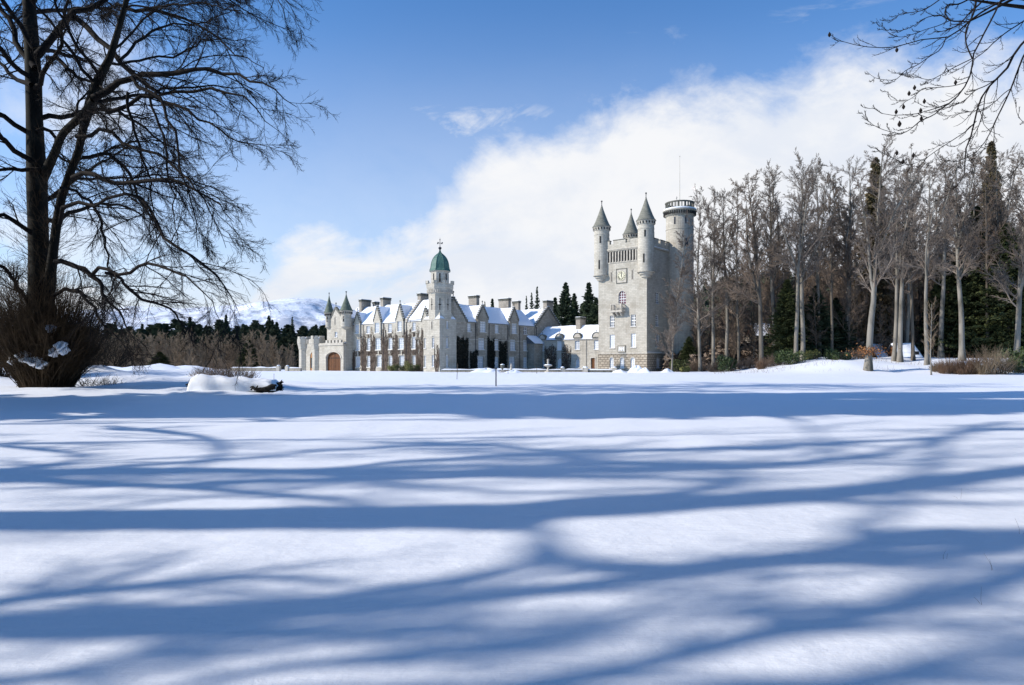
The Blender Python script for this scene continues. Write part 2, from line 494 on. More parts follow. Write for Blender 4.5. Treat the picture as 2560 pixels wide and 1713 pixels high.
def build_hills():
    # snow covered mountain far to the left
    rx = np.linspace(-2300, 900, 300)
    ry = np.linspace(0, 1, 70)
    ridge_px = [(-400, 800), (200, 775), (330, 762), (450, 770), (560, 762), (640, 755), (700, 746), (760, 741), (800, 745), (850, 762), (930, 790), (1060, 830), (1300, 880), (1700, 905), (2500, 905)]
    D = 2500.0
    px = np.array([p[0] for p in ridge_px]); py = np.array([p[1] for p in ridge_px])
    rX = (px - 1280) / F * D
    rZ = (HZ - py) / F * D
    Xg, Tg = np.meshgrid(rx, ry)
    top = np.interp(Xg, rX, rZ)
    prof = np.where(Tg < 0.75, (Tg / 0.75) ** 0.85, 1 - (Tg - .75) * 1.2)
    Yg = 1700 + Tg * 1067
    Zg = top * prof
    amp = np.sin(np.pi * np.clip(Tg / 0.78, 0, 1)) 
    rel = sn(Xg, Yg, 520, 2) * 12 + sn(Xg, Yg, 190, 12) * 8 + sn(Xg, Yg, 75, 22) * 3.2
    Zg = Zg + rel * amp
    V = np.stack([Xg.ravel(), Yg.ravel(), Zg.ravel() - 1], 1)
    ny, nx = Xg.shape
    i = np.arange(ny - 1)[:, None] * nx + np.arange(nx - 1)[None, :]
    Q = np.stack([i, i + 1, i + nx + 1, i + nx], -1).reshape(-1, 4)
    m, T, b = mat('mountain_snow', (0.8, 0.82, 0.88), 0.8, 0.1)
    tc = T.n('TexCoord')
    p = T.sep(tc.outputs['Object'])
    n1 = T.noise(tc.outputs['Object'], 0.006, 8, 0.62, 0.3)
    n2 = T.noise(tc.outputs['Object'], 0.035, 8, 0.7)
    f = T.math('ADD', T.math('MULTIPLY', n1, 0.42), T.math('MULTIPLY', n2, 0.58))
    low = T.ramp(p[2], 235, 70)
    f = T.ramp(T.math('ADD', f, T.math('MULTIPLY', low, 0.10)), 0.50, 0.60)
    T.set(b.inputs['Base Color'], T.mix(T.math('MULTIPLY', f, 0.55), (0.84, 0.87, 0.93, 1), (0.20, 0.22, 0.28, 1)))  # patches are weakened to put distance haze into the colour
    bump(T, b, n2, 0.6, 12.0)
    tag(quads_obj('snowy_hill', V, Q, m), 'distant mountain ridge under patchy snow', 'hill', kind='structure')

    # dark wooded hill behind the wood on the right
    D = 420.0
    rp = [(1100, 900), (1500, 850), (1640, 762), (1760, 716), (1950, 684), (2150, 668), (2300, 650), (2450, 628), (2560, 612), (2900, 590), (3400, 600)]
    px = np.array([p[0] for p in rp]); py = np.array([p[1] for p in rp])
    rX = (px - 1280) / F * D; rZ = (HZ - py) / F * D
    rx = np.linspace(rX[0], rX[-1], 160); ry = np.linspace(0, 1, 40)
    Xg, Tg = np.meshgrid(rx, ry)
    top = np.interp(Xg, rX, rZ)
    prof = np.where(Tg < 0.8, (Tg / 0.8) ** 0.9, 1 - (Tg - .8))
    Yg = 250 + Tg * 212
    Zg = top * prof - 0.5 + sn(Xg, Yg, 60, 8) * 1.2 * np.sin(np.pi * np.clip(Tg, 0, 1))
    V = np.stack([Xg.ravel(), Yg.ravel(), Zg.ravel()], 1)
    ny, nx = Xg.shape
    i = np.arange(ny - 1)[:, None] * nx + np.arange(nx - 1)[None, :]
    Q = np.stack([i, i + 1, i + nx + 1, i + nx], -1).reshape(-1, 4)
    m, T, b = mat('hillside_heather', (0.1, 0.09, 0.08), 0.9, 0.1)
    tc = T.n('TexCoord')
    n1 = T.noise(tc.outputs['Object'], 0.05, 6, 0.6)
    n2 = T.noise(tc.outputs['Object'], 0.4, 5, 0.7)
    col = T.mix(T.ramp(n1, 0.4, 0.6), (0.075, 0.062, 0.050, 1), (0.035, 0.042, 0.028, 1))
    col = T.mix(T.math('MULTIPLY', T.ramp(n2, 0.60, 0.72), 0.5), col, (0.5, 0.52, 0.56, 1))
    T.set(b.inputs['Base Color'], col)
    tag(quads_obj('wooded_hill', V, Q, m), 'dark wooded hillside behind the bare trees', 'hill', kind='structure')
    return Xg, Yg, Zg


HILL = build_hills()
# ------------------------------------------------------------------ the castle
O = (-12.19, 115.0)
CZ = 0.33
CA = math.atan2(-0.639, 0.769)
ca_, sa_ = math.cos(CA), math.sin(CA)
castle = empty('castle', (O[0], O[1], CZ), CA)
tag(castle, 'grey granite baronial castle with tall turreted clock keep and snowy roofs', 'castle')


def pick(px, py, axis, c):
    """local castle point on the wall plane x=c or y=c that a photo point shows"""
    dx, dy = (px - 1280) / F, 1.0
    ox, oy = -O[0], -O[1]
    lo = (ox * ca_ + oy * sa_, -ox * sa_ + oy * ca_)
    ld = (dx * ca_ + dy * sa_, -dx * sa_ + dy * ca_)
    t = (c - lo[0]) / ld[0] if axis == 'x' else (c - lo[1]) / ld[1]
    return (lo[0] + ld[0] * t, lo[1] + ld[1] * t, EYE + (HZ - py) / F * t - CZ)


def c1(x, y): return (720 + x / 3.92, 560 + y / 3.92)
def c2(x, y): return (1040 + x / 4.127, 580 + y / 4.127)
def c3(x, y): return (1440 + x / 5.06, 380 + y / 5.06)
def c4(x, y): return (1440 + x / 5.06, 660 + y / 5.06)


def rect(crop, x0, y0, x1, y1, axis, c):
    """wall rectangle (s0,s1,z0,z1) seen in a crop of the photo"""
    xm, ym = (x0 + x1) / 2, (y0 + y1) / 2
    k = 1 if axis == 'x' else 0
    a = pick(*crop(x0, ym), axis, c)[k]; b = pick(*crop(x1, ym), axis, c)[k]
    zt = pick(*crop(xm, y0), axis, c)[2]; zb = pick(*crop(xm, y1), axis, c)[2]
    return [a, b, zb, zt]


def W3(axis, c):
    """map (s, depth into wall, z) to castle coordinates"""
    if axis == 'y':
        return lambda s, d, z: (s, c + d, z)
    return lambda s, d, z: (c - d, s, z)


def bx(mb, axis, c, s0, s1, d0, d1, z0, z1):
    f = W3(axis, c)
    p = f(s0, d0, z0); q = f(s1, d1, z1)
    mb.box(min(p[0], q[0]), max(p[0], q[0]), min(p[1], q[1]), max(p[1], q[1]), min(z0, z1), max(z0, z1))


def face(mb, axis, c, s0, s1, z0, z1, holes, depth=0.32):
    f = W3(axis, c)
    ss = sorted({s0, s1, *[h[0] for h in holes], *[h[1] for h in holes]})
    zs = sorted({z0, z1, *[h[2] for h in holes], *[h[3] for h in holes]})
    ss = [s for s in ss if s0 <= s <= s1]; zs = [z for z in zs if z0 <= z <= z1]
    for i in range(len(ss) - 1):
        for j in range(len(zs) - 1):
            sm, zm = (ss[i] + ss[i + 1]) / 2, (zs[j] + zs[j + 1]) / 2
            if any(h[0] < sm < h[1] and h[2] < zm < h[3] for h in holes):
                continue
            mb.add([f(ss[i], 0, zs[j]), f(ss[i + 1], 0, zs[j]), f(ss[i + 1], 0, zs[j + 1]), f(ss[i], 0, zs[j + 1])], [(0, 1, 2, 3)])
    for h in holes:
        a, b, lo, hi = h[:4]
        for (p, q) in (((a, lo), (b, lo)), ((b, lo), (b, hi)), ((b, hi), (a, hi)), ((a, hi), (a, lo))):
            mb.add([f(p[0], 0, p[1]), f(q[0], 0, q[1]), f(q[0], depth, q[1]), f(p[0], depth, p[1])], [(0, 1, 2, 3)])
        mb.add([f(a, depth, lo), f(b, depth, lo), f(b, depth, hi), f(a, depth, hi)], [(0, 1, 2, 3)])


def block(name, x0, x1, y0, y1, z0, z1, m, front=(), right=()):
    mb = MB()
    face(mb, 'y', y0, x0, x1, z0, z1, list(front))
    face(mb, 'x', x1, y0, y1, z0, z1, list(right))
    mb.add([(x0, y0, z0), (x0, y1, z0), (x0, y1, z1), (x0, y0, z1)], [(0, 1, 2, 3)])
    mb.add([(x0, y1, z0), (x1, y1, z0), (x1, y1, z1), (x0, y1, z1)], [(0, 1, 2, 3)])
    mb.add([(x0, y0, z1), (x1, y0, z1), (x1, y1, z1), (x0, y1, z1)], [(0, 1, 2, 3)])
    return mb.build(name, m, castle)


def window(axis, c, h, cols=2, rows=4, pane='glass_pale', arched=False, hood=False, bar=0.05, sill=True, label=None):
    a, b, lo, hi = h[:4]
    mb = MB(); fr = 0.075
    d0, d1 = 0.13, 0.21
    bx(mb, axis, c, a, a + fr, d0, d1, lo, hi); bx(mb, axis, c, b - fr, b, d0, d1, lo, hi)
    bx(mb, axis, c, a + fr, b - fr, d0, d1, lo, lo + fr); bx(mb, axis, c, a + fr, b - fr, d0, d1, hi - fr, hi)
    w = (b - a - 2 * fr) / cols
    for i in range(1, cols):
        s = a + fr + w * i
        bx(mb, axis, c, s - bar / 2, s + bar / 2, d0 + .012, d1 - .003, lo + fr, hi - fr)
    hh = (hi - lo - 2 * fr) / rows
    for j in range(1, rows):
        z = lo + fr + hh * j
        t = bar * (1.5 if j == rows // 2 else 0.8)
        bx(mb, axis, c, a + fr, b - fr, d0 + .006, d1 - .006, z - t / 2, z + t / 2)
    o = mb.build('window', M['white'], castle)
    if label: o['label'] = label
    p = MB(); bx(p, axis, c, a + .01, b - .01, 0.225, 0.26, lo + .01, hi - .01)
    p.build('pane', M[pane], o)
    if sill:
        s = MB(); bx(s, axis, c, a - .10, b + .10, -0.10, 0.10, lo - .15, lo - .002)
        s.build('sill', M['trim'], o)
        k = MB(); bx(k, axis, c, a - .07, b + .07, -0.085, 0.09, lo + .000, lo + .045)
        k.build('snow', M['snow_cap'], o)
    if arched:
        s = MB(); f = W3(axis, c); n = 8; r = (b - a) / 2; cz_ = hi - r * 1.15
        pts = [(a + r - r * math.cos(math.pi * i / n), cz_ + r * 1.15 * math.sin(math.pi * i / n)) for i in range(n + 1)]
        for i in range(n):
            p0, p1 = pts[i], pts[i + 1]
            poly = [f(p0[0], 0.004, p0[1]), f(p1[0], 0.004, p1[1]), f(p1[0], 0.004, hi + .004), f(p0[0], 0.004, hi + .004)]
            e = f(0, 0.12, 0); e0 = f(0, 0, 0)
            s.prism(poly, (e[0] - e0[0], e[1] - e0[1], 0))
        s.build('arch_head', M['trim'], o)
        t = MB(); r2 = r + .14
        for i in range(n):
            a0, a1 = math.pi * i / n, math.pi * (i + 1) / n
            q = [(a + r - r2 * math.cos(a0), cz_ + r2 * 1.15 * math.sin(a0)), (a + r - r2 * math.cos(a1), cz_ + r2 * 1.15 * math.sin(a1)), (a + r - r * math.cos(a1), cz_ + r * 1.15 * math.sin(a1)), (a + r - r * math.cos(a0), cz_ + r * 1.15 * math.sin(a0))]
            e = f(0, 0.04, 0); e0 = f(0, -0.03, 0)
            t.prism([f(p_[0], -0.03, p_[1]) for p_ in q], (e[0] - e0[0], e[1] - e0[1], 0))
        t.build('hood_mould', M['trim'], o)
    if hood:
        t = MB(); bx(t, axis, c, a - .18, b + .18, -0.14, 0.0, hi + .06, hi + .20)
        bx(t, axis, c, a - .18, a - .06, -0.12, 0.0, hi - .25, hi + .06); bx(t, axis, c, b + .06, b + .18, -0.12, 0.0, hi - .25, hi + .06)
        t.build('hood_mould', M['trim'], o)
    return o


def slit(axis, c, h, cross=False):
    a, b, lo, hi = h[:4]
    mb = MB(); m = (a + b) / 2
    bx(mb, axis, c, m - .09, m + .09, -0.012, 0.05, lo, hi)
    if cross:
        zc = (lo + hi) / 2
        bx(mb, axis, c, m - .26, m - .092, -0.010, 0.05, zc - .07, zc + .07)
        bx(mb, axis, c, m + .092, m + .26, -0.010, 0.05, zc - .07, zc + .07)
    o = mb.build('arrow_slit', M['dark'], castle)
    t = MB()
    bx(t, axis, c, m - .20, m - .095, -0.05, 0, lo - .1, hi + .1) if not cross else None
    bx(t, axis, c, m + .095, m + .20, -0.05, 0, lo - .1, hi + .1) if not cross else None
    bx(t, axis, c, m - .25, m + .25, -0.06, 0, hi + .1, hi + .22)
    t.build('surround', M['trim'], o)
    return o


rngc = random.Random(3)


def snow_slope(mb, P00, P10, P01, P11, nx=24, ny=10, t=0.20, seed=0):
    """snow sheet over the slope P00(eave start) P10(eave end) P01(ridge start) P11(ridge end)"""
    A, B, C_, D_ = map(np.array, (P00, P10, P01, P11))
    n = np.cross(B - A, C_ - A); n = n / np.linalg.norm(n)
    if n[2] < 0: n = -n
    vs = []
    for j in range(ny + 1):
        for i in range(nx + 1):
            a, b = i / nx, j / ny
            p = (A * (1 - a) + B * a) * (1 - b) + (C_ * (1 - a) + D_ * a) * b
            e = min(1, min(a, 1 - a) * nx / 1.2) * min(1, b * ny / 1.2)
            k = t * (0.75 + 0.35 * float(sn(p[0] * 1.0 + seed, p[1] + p[2], 3.7, 4)) + 0.12 * float(sn(p[0], p[1] * 2, 1.3, 14)))
            vs.append(tuple(p + n * (0.015 + max(0.04, k) * e)))
    fs = []
    for j in range(ny):
        for i in range(nx):
            k = j * (nx + 1) + i
            fs.append((k, k + 1, k + nx + 2, k + nx + 1))
    mb.add(vs, fs)


def gable_roof(run, x0, x1, y0, y1, ze, zr, over=0.02, seed=0):
    """slate gable roof with a snow cover; run = direction of the ridge"""
    mb = MB(); sm = MB()
    if run == 'x':
        ym = (y0 + y1) / 2
        mb.prism([(x0, y0 - over, ze - .1), (x0, y1 + over, ze - .1), (x0, y1 + over, ze + .02), (x0, ym, zr), (x0, y0 - over, ze + .02)], (x1 - x0, 0, 0))
        snow_slope(sm, (x0, y0 - over, ze + .03), (x1, y0 - over, ze + .03), (x0, ym, zr + .01), (x1, ym, zr + .01), int((x1 - x0) * 2) + 4, 10, seed=seed)
        snow_slope(sm, (x0, y1 + over, ze + .03), (x1, y1 + over, ze + .03), (x0, ym, zr + .01), (x1, ym, zr + .01), int((x1 - x0) * 1) + 4, 6, seed=seed)
    else:
        xm = (x0 + x1) / 2
        mb.prism([(x0 - over, y0, ze - .1), (x1 + over, y0, ze - .1), (x1 + over, y0, ze + .02), (xm, y0, zr), (x0 - over, y0, ze + .02)], (0, y1 - y0, 0))
        snow_slope(sm, (x1 + over, y0, ze + .03), (x1 + over, y1, ze + .03), (xm, y0, zr + .01), (xm, y1, zr + .01), int((y1 - y0) * 2) + 4, 10, seed=seed)
        snow_slope(sm, (x0 - over, y0, ze + .03), (x0 - over, y1, ze + .03), (xm, y0, zr + .01), (xm, y1, zr + .01), int((y1 - y0) * 1) + 4, 6, seed=seed)
    r = mb.build('roof', M['slate'], castle)
    sm.build('snow', M['snow_cap'], r, smooth=True)
    return r


def crowsteps(mb, axis, c, s0, z0, s1, z1, n, d0=-0.06, d1=0.36, snow=None):
    """stepped coping from (s0,z0) up to (s1,z1)"""
    ds, dz = (s1 - s0) / n, (z1 - z0) / n
    for i in range(n):
        a, b = s0 + ds * i, s0 + ds * (i + 1)
        zt = z0 + dz * (i + 1) + .05
        bx(mb, axis, c, min(a, b) + .004, max(a, b) - .004, d0, d1, zt - dz - .25, zt)
        if snow is not None:
            bx(snow, axis, c, min(a, b) + .03, max(a, b) - .03, d0 + .03, d1 - .03, zt + .002, zt + .075)


def finial(mb, p, h=0.7, r=0.11):
    x, y, z = p
    prof = [(r * .9, z - .05), (r * .5, z + .12 * h), (r * .45, z + .45 * h), (r * .75, z + .5 * h), (r * .45, z + .56 * h), (r * .5, z + .66 * h), (r * 1.2, z + .78 * h), (r * 1.25, z + .86 * h), (r * .7, z + .96 * h), (.02, z + h)]
    mb.lathe(prof, (x, y), 10)


BAY = 0.26


def gablet(axis, c, s, hw, zb, zp, slope, ze, steps=6, fin=0.7, wall='stone_shade_old', sn_=1, win=None):
    """wall dormer: pointed gable over the eaves with its own snowy roof"""
    f = W3(axis, c)
    w = MB()
    e = f(0, 0.30, 0); e0 = f(0, -BAY, 0)
    if win:
        a, b, lo, hi = win
        bx(w, axis, c, s - hw, a, -BAY, .30, lo - .35, hi); bx(w, axis, c, b, s + hw, -BAY, .30, lo - .35, hi)
        bx(w, axis, c, a, b, -BAY, 0, lo - .35, lo)
        bx(w, axis, c, s - hw + .08, s + hw - .08, -BAY * .6, 0, lo - .60, lo - .352)
        bx(w, axis, c, s - hw + .2, s + hw - .2, -BAY * .3, 0, lo - .80, lo - .602)
        zlo = hi
    else:
        zlo = ze - .6
    w.prism([f(s - hw, -BAY, zlo), f(s + hw, -BAY, zlo), f(s + hw, -BAY, max(zb, zlo + .1)), f(s, -BAY, zp), f(s - hw, -BAY, max(zb, zlo + .1))], (e[0] - e0[0], e[1] - e0[1], 0))
    g = w.build('gable', M[wall], castle)
    cp = MB(); k = MB()
    crowsteps(cp, axis, c, s - hw - .12, zb - .1, s, zp + .12, steps, -BAY - .06, 0.10, k)
    crowsteps(cp, axis, c, s + hw + .12, zb - .1, s, zp + .12, steps, -BAY - .06, 0.10, k)
    finial(cp, f(s, -.1, zp + .1), fin)
    cp.build('coping', M['dark_trim'], g)
    k.build('snow', M['snow_cap'], g)
    # roof behind
    D = (zp - ze) / slope; Db = max(0.0, (zb - ze) / slope)
    r = MB()
    t = 0.13
    for sg in (-1, 1):
        P = [f(s + sg * (hw + .05), 0.08, zb + t - .1), f(s, 0.08, zp + t - .05), f(s, D, zp + t - .05), f(s + sg * (hw + .05), max(Db, .3) + .05, zb + t - .1)]
        nn = []
        nx, ny = 4, 6
        vs = []
        for j in range(ny + 1):
            for i in range(nx + 1):
                a, b = i / nx, j / ny
                q = [(P[0][m] * (1 - a) + P[1][m] * a) * (1 - b) + (P[3][m] * (1 - a) + P[2][m] * a) * b for m in range(3)]
                q[2] += 0.07 * math.sin(a * 3.1) * (1 + float(sn(q[0] + sn_, q[1], 2.2, 6)))
                vs.append(tuple(q))
        fs = [(j * (nx + 1) + i, j * (nx + 1) + i + 1, (j + 1) * (nx + 1) + i + 1, (j + 1) * (nx + 1) + i) for j in range(ny) for i in range(nx)]
        r.add(vs, fs)
        r.add([P[0], P[1], P[2], P[3], *[(q[0], q[1], q[2] - .35) for q in P]], [(4, 5, 6, 7), (0, 1, 5, 4), (0, 3, 7, 4)])
    r.build('dormer_roof', M['snow_cap'], castle, smooth=False)
    return g


def chimney(cx, cy, wx, wy, z0, z1, pots=0):
    mb = MB().box(cx - wx / 2, cx + wx / 2, cy - wy / 2, cy + wy / 2, z0, z1 - .42)
    o = mb.build('chimney', M['chimney'], castle)
    cp = MB().box(cx - wx / 2 - .10, cx + wx / 2 + .10, cy - wy / 2 - .10, cy + wy / 2 + .10, z1 - .42, z1 - .26)
    cp.box(cx - wx / 2 - .03, cx + wx / 2 + .03, cy - wy / 2 - .03, cy + wy / 2 + .03, z1 - .26, z1 - .14)
    cp.box(cx - wx / 2 - .13, cx + wx / 2 + .13, cy - wy / 2 - .13, cy + wy / 2 + .13, z1 - .14, z1)
    cp.build('chimney_cap', M['dark_trim'], o)
    MB().box(cx - wx / 2 - .04, cx + wx / 2 + .04, cy - wy / 2 - .04, cy + wy / 2 + .04, z1 + .002, z1 + .09).build('snow', M['snow_cap'], o)
    return o


def merlons_ring(mb, c, r, n, z0, z1, w, t, ph=0.0):
    for i in range(n):
        a = ph + 2 * math.pi * i / n
        mb.obox((c[0] + r * math.cos(a), c[1] + r * math.sin(a)), a, t, w, z0, z1)


# ---- main keep
KX0, KX1, KY0, KY1 = 14.4, 24.4, 26.8, 37.3
ZK = 23.1
zstr = pick(*c4(560, 1130), 'y', KY0)[2]
kf = []
H = lambda *a: rect(c4, *a)
f_arch = [H(428, 1183, 477, 1320, 'y', KY0), H(558, 1183, 610, 1320, 'y', KY0), H(690, 1183, 745, 1320, 'y', KY0)]
f_blind = [H(426, 895, 488, 1065, 'y', KY0), H(695, 880, 757, 1055, 'y', KY0)]
f_dark = [H(428, 655, 487, 800, 'y', KY0), H(695, 640, 755, 790, 'y', KY0)]
f_top = [H(537, 340, 632, 512, 'y', KY0)]
r_win = [H(1008, 355, 1048, 505, 'x', KX1), H(1006, 645, 1044, 790, 'x', KX1), H(1008, 880, 1048, 1055, 'x', KX1)]
r_win2 = [H(1335, 440, 1370, 560, 'x', KX1), H(1335, 760, 1370, 860, 'x', KX1)]
r_arch = [H(1015, 1183, 1052, 1315, 'x', KX1)]
block('keep_base', KX0 - .06, KX1 + .06, KY0 - .06, KY1, -0.6, zstr - .12, M['rustic'], f_arch, r_arch)
block('keep_wall', KX0, KX1, KY0, KY1, zstr - .121, ZK - 1.2, M['stone'], f_blind + f_dark + f_top, r_win + r_win2)
for h in f_arch + r_arch:
    window('y' if h in f_arch else 'x', KY0 - .06 if h in f_arch else KX1 + .06, h, 2, 5, 'blind', arched=True)
for h in f_blind: window('y', KY0, h, 2, 6, 'blind', bar=.04)
for h in f_dark: window('y', KY0, h, 3, 4, 'glass_dark', bar=.10)
for h in f_top: window('y', KY0, h, 3, 5, 'glass_red', arched=True, bar=.07, sill=False)
for h in r_win: window('x', KX1, h, 2, 5, 'glass_dark', bar=.07)
for h in r_win2: window('x', KX1, h, 2, 4, 'glass_dark', bar=.07)
t = MB()   # string courses
for z, th, pr in ((zstr, .22, .14),):
    t.box(KX0 - pr, KX1 + pr, KY0 - pr, KY1 + pr, z - .12, z - .12 + th)
t.build('string_course', M['trim'], castle)
MB().box(KX1 - .3, KX1 + .16, KY0 + .3, KY0 + 5.5, zstr + .102, zstr + .20).build('snow', M['snow_cap'], castle)
# parapet
zc1 = pick(*c3(560, 1390), 'y', KY0)[2]
zc2 = pick(*c3(560, 1232), 'y', KY0)[2]
t = MB()
bx(t, 'y', KY0, KX0 + 1.0, KX1 - 1.0, -0.24, 0, zc2, zc2 + .20)
bx(t, 'y', KY0, KX0 + 1.0, KX1 - 1.0, -0.10, 0, zc1 - .14, zc1)
bx(t, 'x', KX1, KY0 + 1.0, KY1 - 1.0, -0.24, 0, zc2, zc2 + .20)
for i in range(34):
    s = KX0 + 1.2 + i * (KX1 - KX0 - 2.4) / 33
    bx(t, 'y', KY0, s - .06, s + .06, -0.17, -.001, zc2 - .18, zc2 - .002)
t.build('cornice', M['trim'], castle)
k = MB(); bx(k, 'x', KX1, KY0 + 1.6, KY1 - 2.6, -0.20, 0.0, zc2 + .202, zc2 + .30); k.build('snow', M['snow_cap'], castle)
# arcade of dark openings under the cornice
aw = pick(*c3(365, 1320), 'y', KY0)[0]; bw_ = pick(*c3(760, 1300), 'y', KY0)[0]
arc = MB(); arct = MB()
for i in range(11):
    s = aw + (i + .5) * (bw_ - aw) / 11
    lo, hi = zc1 + .10, zc2 - .42
    r = .17
    poly = [(s - r, lo), (s + r, lo)] + [(s + r * math.cos(a), hi - .05 + r * 1.3 * math.sin(a)) for a in np.linspace(0, math.pi, 9)]
    arc.prism([(p[0], KY0 - .012, p[1]) for p in poly], (0, .05, 0))
for i in range(12):
    s = aw + i * (bw_ - aw) / 11
    bx(arct, 'y', KY0, s - .10, s + .10, -0.16, 0, zc1 + .02, zc2 - .35)
bx(arct, 'y', KY0, aw - .1, bw_ + .1, -0.155, 0, zc2 - .12, zc2 - .19)
arc.build('arcade_opening', M['dark'], castle)
arct.build('arcade_pier', M['trim'], castle)
par = MB()
par.box(KX0 - .12, KX1 + .12, KY0 - .12, KY0 + .45, ZK - 1.2, ZK)
par.box(KX1 - .45, KX1 + .12, KY0 + .45, KY1, ZK - 1.2, ZK)
par.box(KX0 - .12, KX0 + .45, KY0 + .45, KY1, ZK - 1.2, ZK)
par.box(KX0 + .45, KX1 - .45, KY1 - .45, KY1 + .12, ZK - 1.2, ZK)
copp = MB()
def merl(axis, c, a, b, d0=-.12, d1=.45):
    bx(par, axis, c, a, b, d0, d1, ZK, ZK + .62)
    bx(copp, axis, c, a - .06, b + .06, d0 - .06, d1 + .06, ZK + .62, ZK + .76)
f3 = lambda x: pick(*c3(x, 1100), 'y', KY0)[0]
merl('y', KY0, f3(345), f3(428)); merl('y', KY0, f3(476), f3(630)); merl('y', KY0, f3(690), f3(800))
g3 = lambda x: pick(*c3(x, 1080), 'x', KX1)[1]
for a, b in ((965, 1035), (1060, 1120), (1135, 1185), (1215, 1265)):
    merl('x', KX1, g3(a), g3(b))
for i in range(4):
    merl('y', KY1 - .33, KX0 + 1.5 + i * 2.2, KX0 + 2.7 + i * 2.2)
    merl('x', KX0 + .33, KY0 + 1.5 + i * 2.2, KY0 + 2.7 + i * 2.2)
p_ = par.build('parapet', M['stone'], castle)
copp.build('coping', M['dark_trim'], p_)
gable_roof('y', KX0 + 1.6, KX1 - 1.6, KY0 + 1.5, KY1 - 1.5, ZK - 1.3, ZK + .1)


def turret(cx, cy, r, zlow, ztop, ztip, cone='cone', seg=28, corb=1.2, fin=0.9, slits=()):
    t = empty('turret', (cx, cy, 0), 0, castle)
    hb = ztop
    mb = MB()
    prof = [(0.15, zlow - corb), (r * .45, zlow - corb * .72), (r * .60, zlow - corb * .70), (r * .66, zlow - corb * .42), (r * .84, zlow - corb * .38), (r * .88, zlow - corb * .12), (r * 1.12, zlow - corb * .08), (r * 1.14, zlow), (r, zlow + .04), (r, hb - 1.55), (r + .05, hb - 1.5), (r + .05, hb - 1.38), (r, hb - 1.34), (r, hb - .72), (r + .12, hb - .68), (r + .20, hb - .12), (r + .28, hb - .08), (r + .30, hb)]
    mb.lathe(prof, (0, 0), seg)
    mb.build('turret_wall', M['stone'], t, smooth=False)
    d = MB()
    n = 18
    for i in range(n):
        a = 2 * math.pi * i / n
        d.obox(((r + .17) * math.cos(a), (r + .17) * math.sin(a)), a, .10, .20, hb - .58, hb - .20)
    d.build('corbel_gap', M['dark'], t)
    co = MB()
    R = r + .36
    H_ = ztip - hb
    co.lathe([(R, hb + .002), (R, hb + .06), (R * .86, hb + H_ * .08), (R * .66, hb + H_ * .26), (R * .44, hb + H_ * .50), (R * .22, hb + H_ * .75), (.06, ztip)], (0, 0), seg)
    c = co.build('turret_roof', M[cone], t, smooth=True)
    fi = MB(); finial(fi, (0, 0, ztip - .1), fin, .13 if r > .9 else .10); fi.build('finial', M['iron'], t)
    for a, z0, z1 in slits:
        s = MB(); s.obox((r * math.cos(a), r * math.sin(a)), a, .06, .26, z0, z1)
        s.build('arrow_slit', M['dark'], t)
    return t


def zat(cx, cy, py):
    """castle z that shows at photo row py for a vertical through (cx,cy)"""
    wy = O[1] + cx * sa_ + cy * ca_
    return EYE + (HZ - py) / F * wy - CZ


DC = -math.pi / 2 + 0.67       # local direction facing the camera, roughly
tl = (KX0 + .55, KY0 + .25); tr = (KX1 - .35, KY0 + .35); tb = (KX0 + .6, KY1 - .2); tb = (KX0 + 1.2, KY1 - .6)
for (cx, cy), r, pl, pt, ptip, ff in ((tl, 1.40, 690, 569, 513, 0.95), (tr, 1.42, 680, 553, 493, 0.95), (tb, 1.35, 640, 587, 532, 0.9)):
    turret(cx, cy, r, zat(cx, cy, pl), zat(cx, cy, pt), zat(cx, cy, ptip), fin=ff, corb=1.3,
           slits=((DC - .30, zat(cx, cy, pt + 42), zat(cx, cy, pt + 25)), (DC - .45, zat(cx, cy, pt + 106), zat(cx, cy, pt + 84)), (DC + 1.25, zat(cx, cy, pt + 46), zat(cx, cy, pt + 28))))

# round stair tower behind the keep
RC = (25.55, 37.3)
zz = lambda py: zat(RC[0], RC[1], py)
t = empty('stair_tower', (RC[0], RC[1], 0), 0, castle)
R = 2.52
MB().lathe([(R, -.6), (R, zz(577)), (R + .07, zz(577)), (R + .07, zz(575)), (R, zz(575)), (R, zz(544)), (R + .12, zz(543)), (R + .42, zz(532)), (R + .60, zz(531)), (R + .60, zz(528.5))], (0, 0), 40).build('tower_wall', M['stone'], t)
d = MB()
for i in range(44):
    a = 2 * math.pi * i / 44
    d.obox(((R + .40) * math.cos(a), (R + .40) * math.sin(a)), a, .16, .20, zz(540.5), zz(533))
d.build('corbel_gap', M['dark'], t)
MB().lathe([(R + .5, zz(528.4)), (R + .48, zz(525)), (R - .3, zz(522)), (.1, zz(523))], (0, 0), 40).build('snow', M['snow_cap'], t, smooth=True)
d = MB()
for i in range(26):
    a = 2 * math.pi * i / 26
    d.obox(((R) * math.cos(a), (R) * math.sin(a)), a, .22, .30 if i % 2 else .16, zz(527.5), zz(511))
d.lathe([(R - .2, zz(511)), (R + .16, zz(511)), (R + .20, zz(508.3)), (R - .2, zz(508.3)), (R - .2, zz(511))], (0, 0), 40, cap=False)
d.build('balustrade', M['dark_trim'], t)
f_ = MB(); f_.lathe([(.05, zz(525)), (.04, zz(450)), (.022, zz(392)), (.10, zz(391.6)), (.10, zz(390.6)), (.01, zz(389.5))], (0, 0), 8); f_.build('flagpole', M['trim'], t)
f_ = MB(); f_.lathe([(.03, zz(525)), (.03, zz(491))], (-.45, -.35), 6); f_.obox((-.45, -.35), -.7, .5, .04, zz(496), zz(494.5)); f_.build('wind_vane', M['iron'], t)
d = MB()
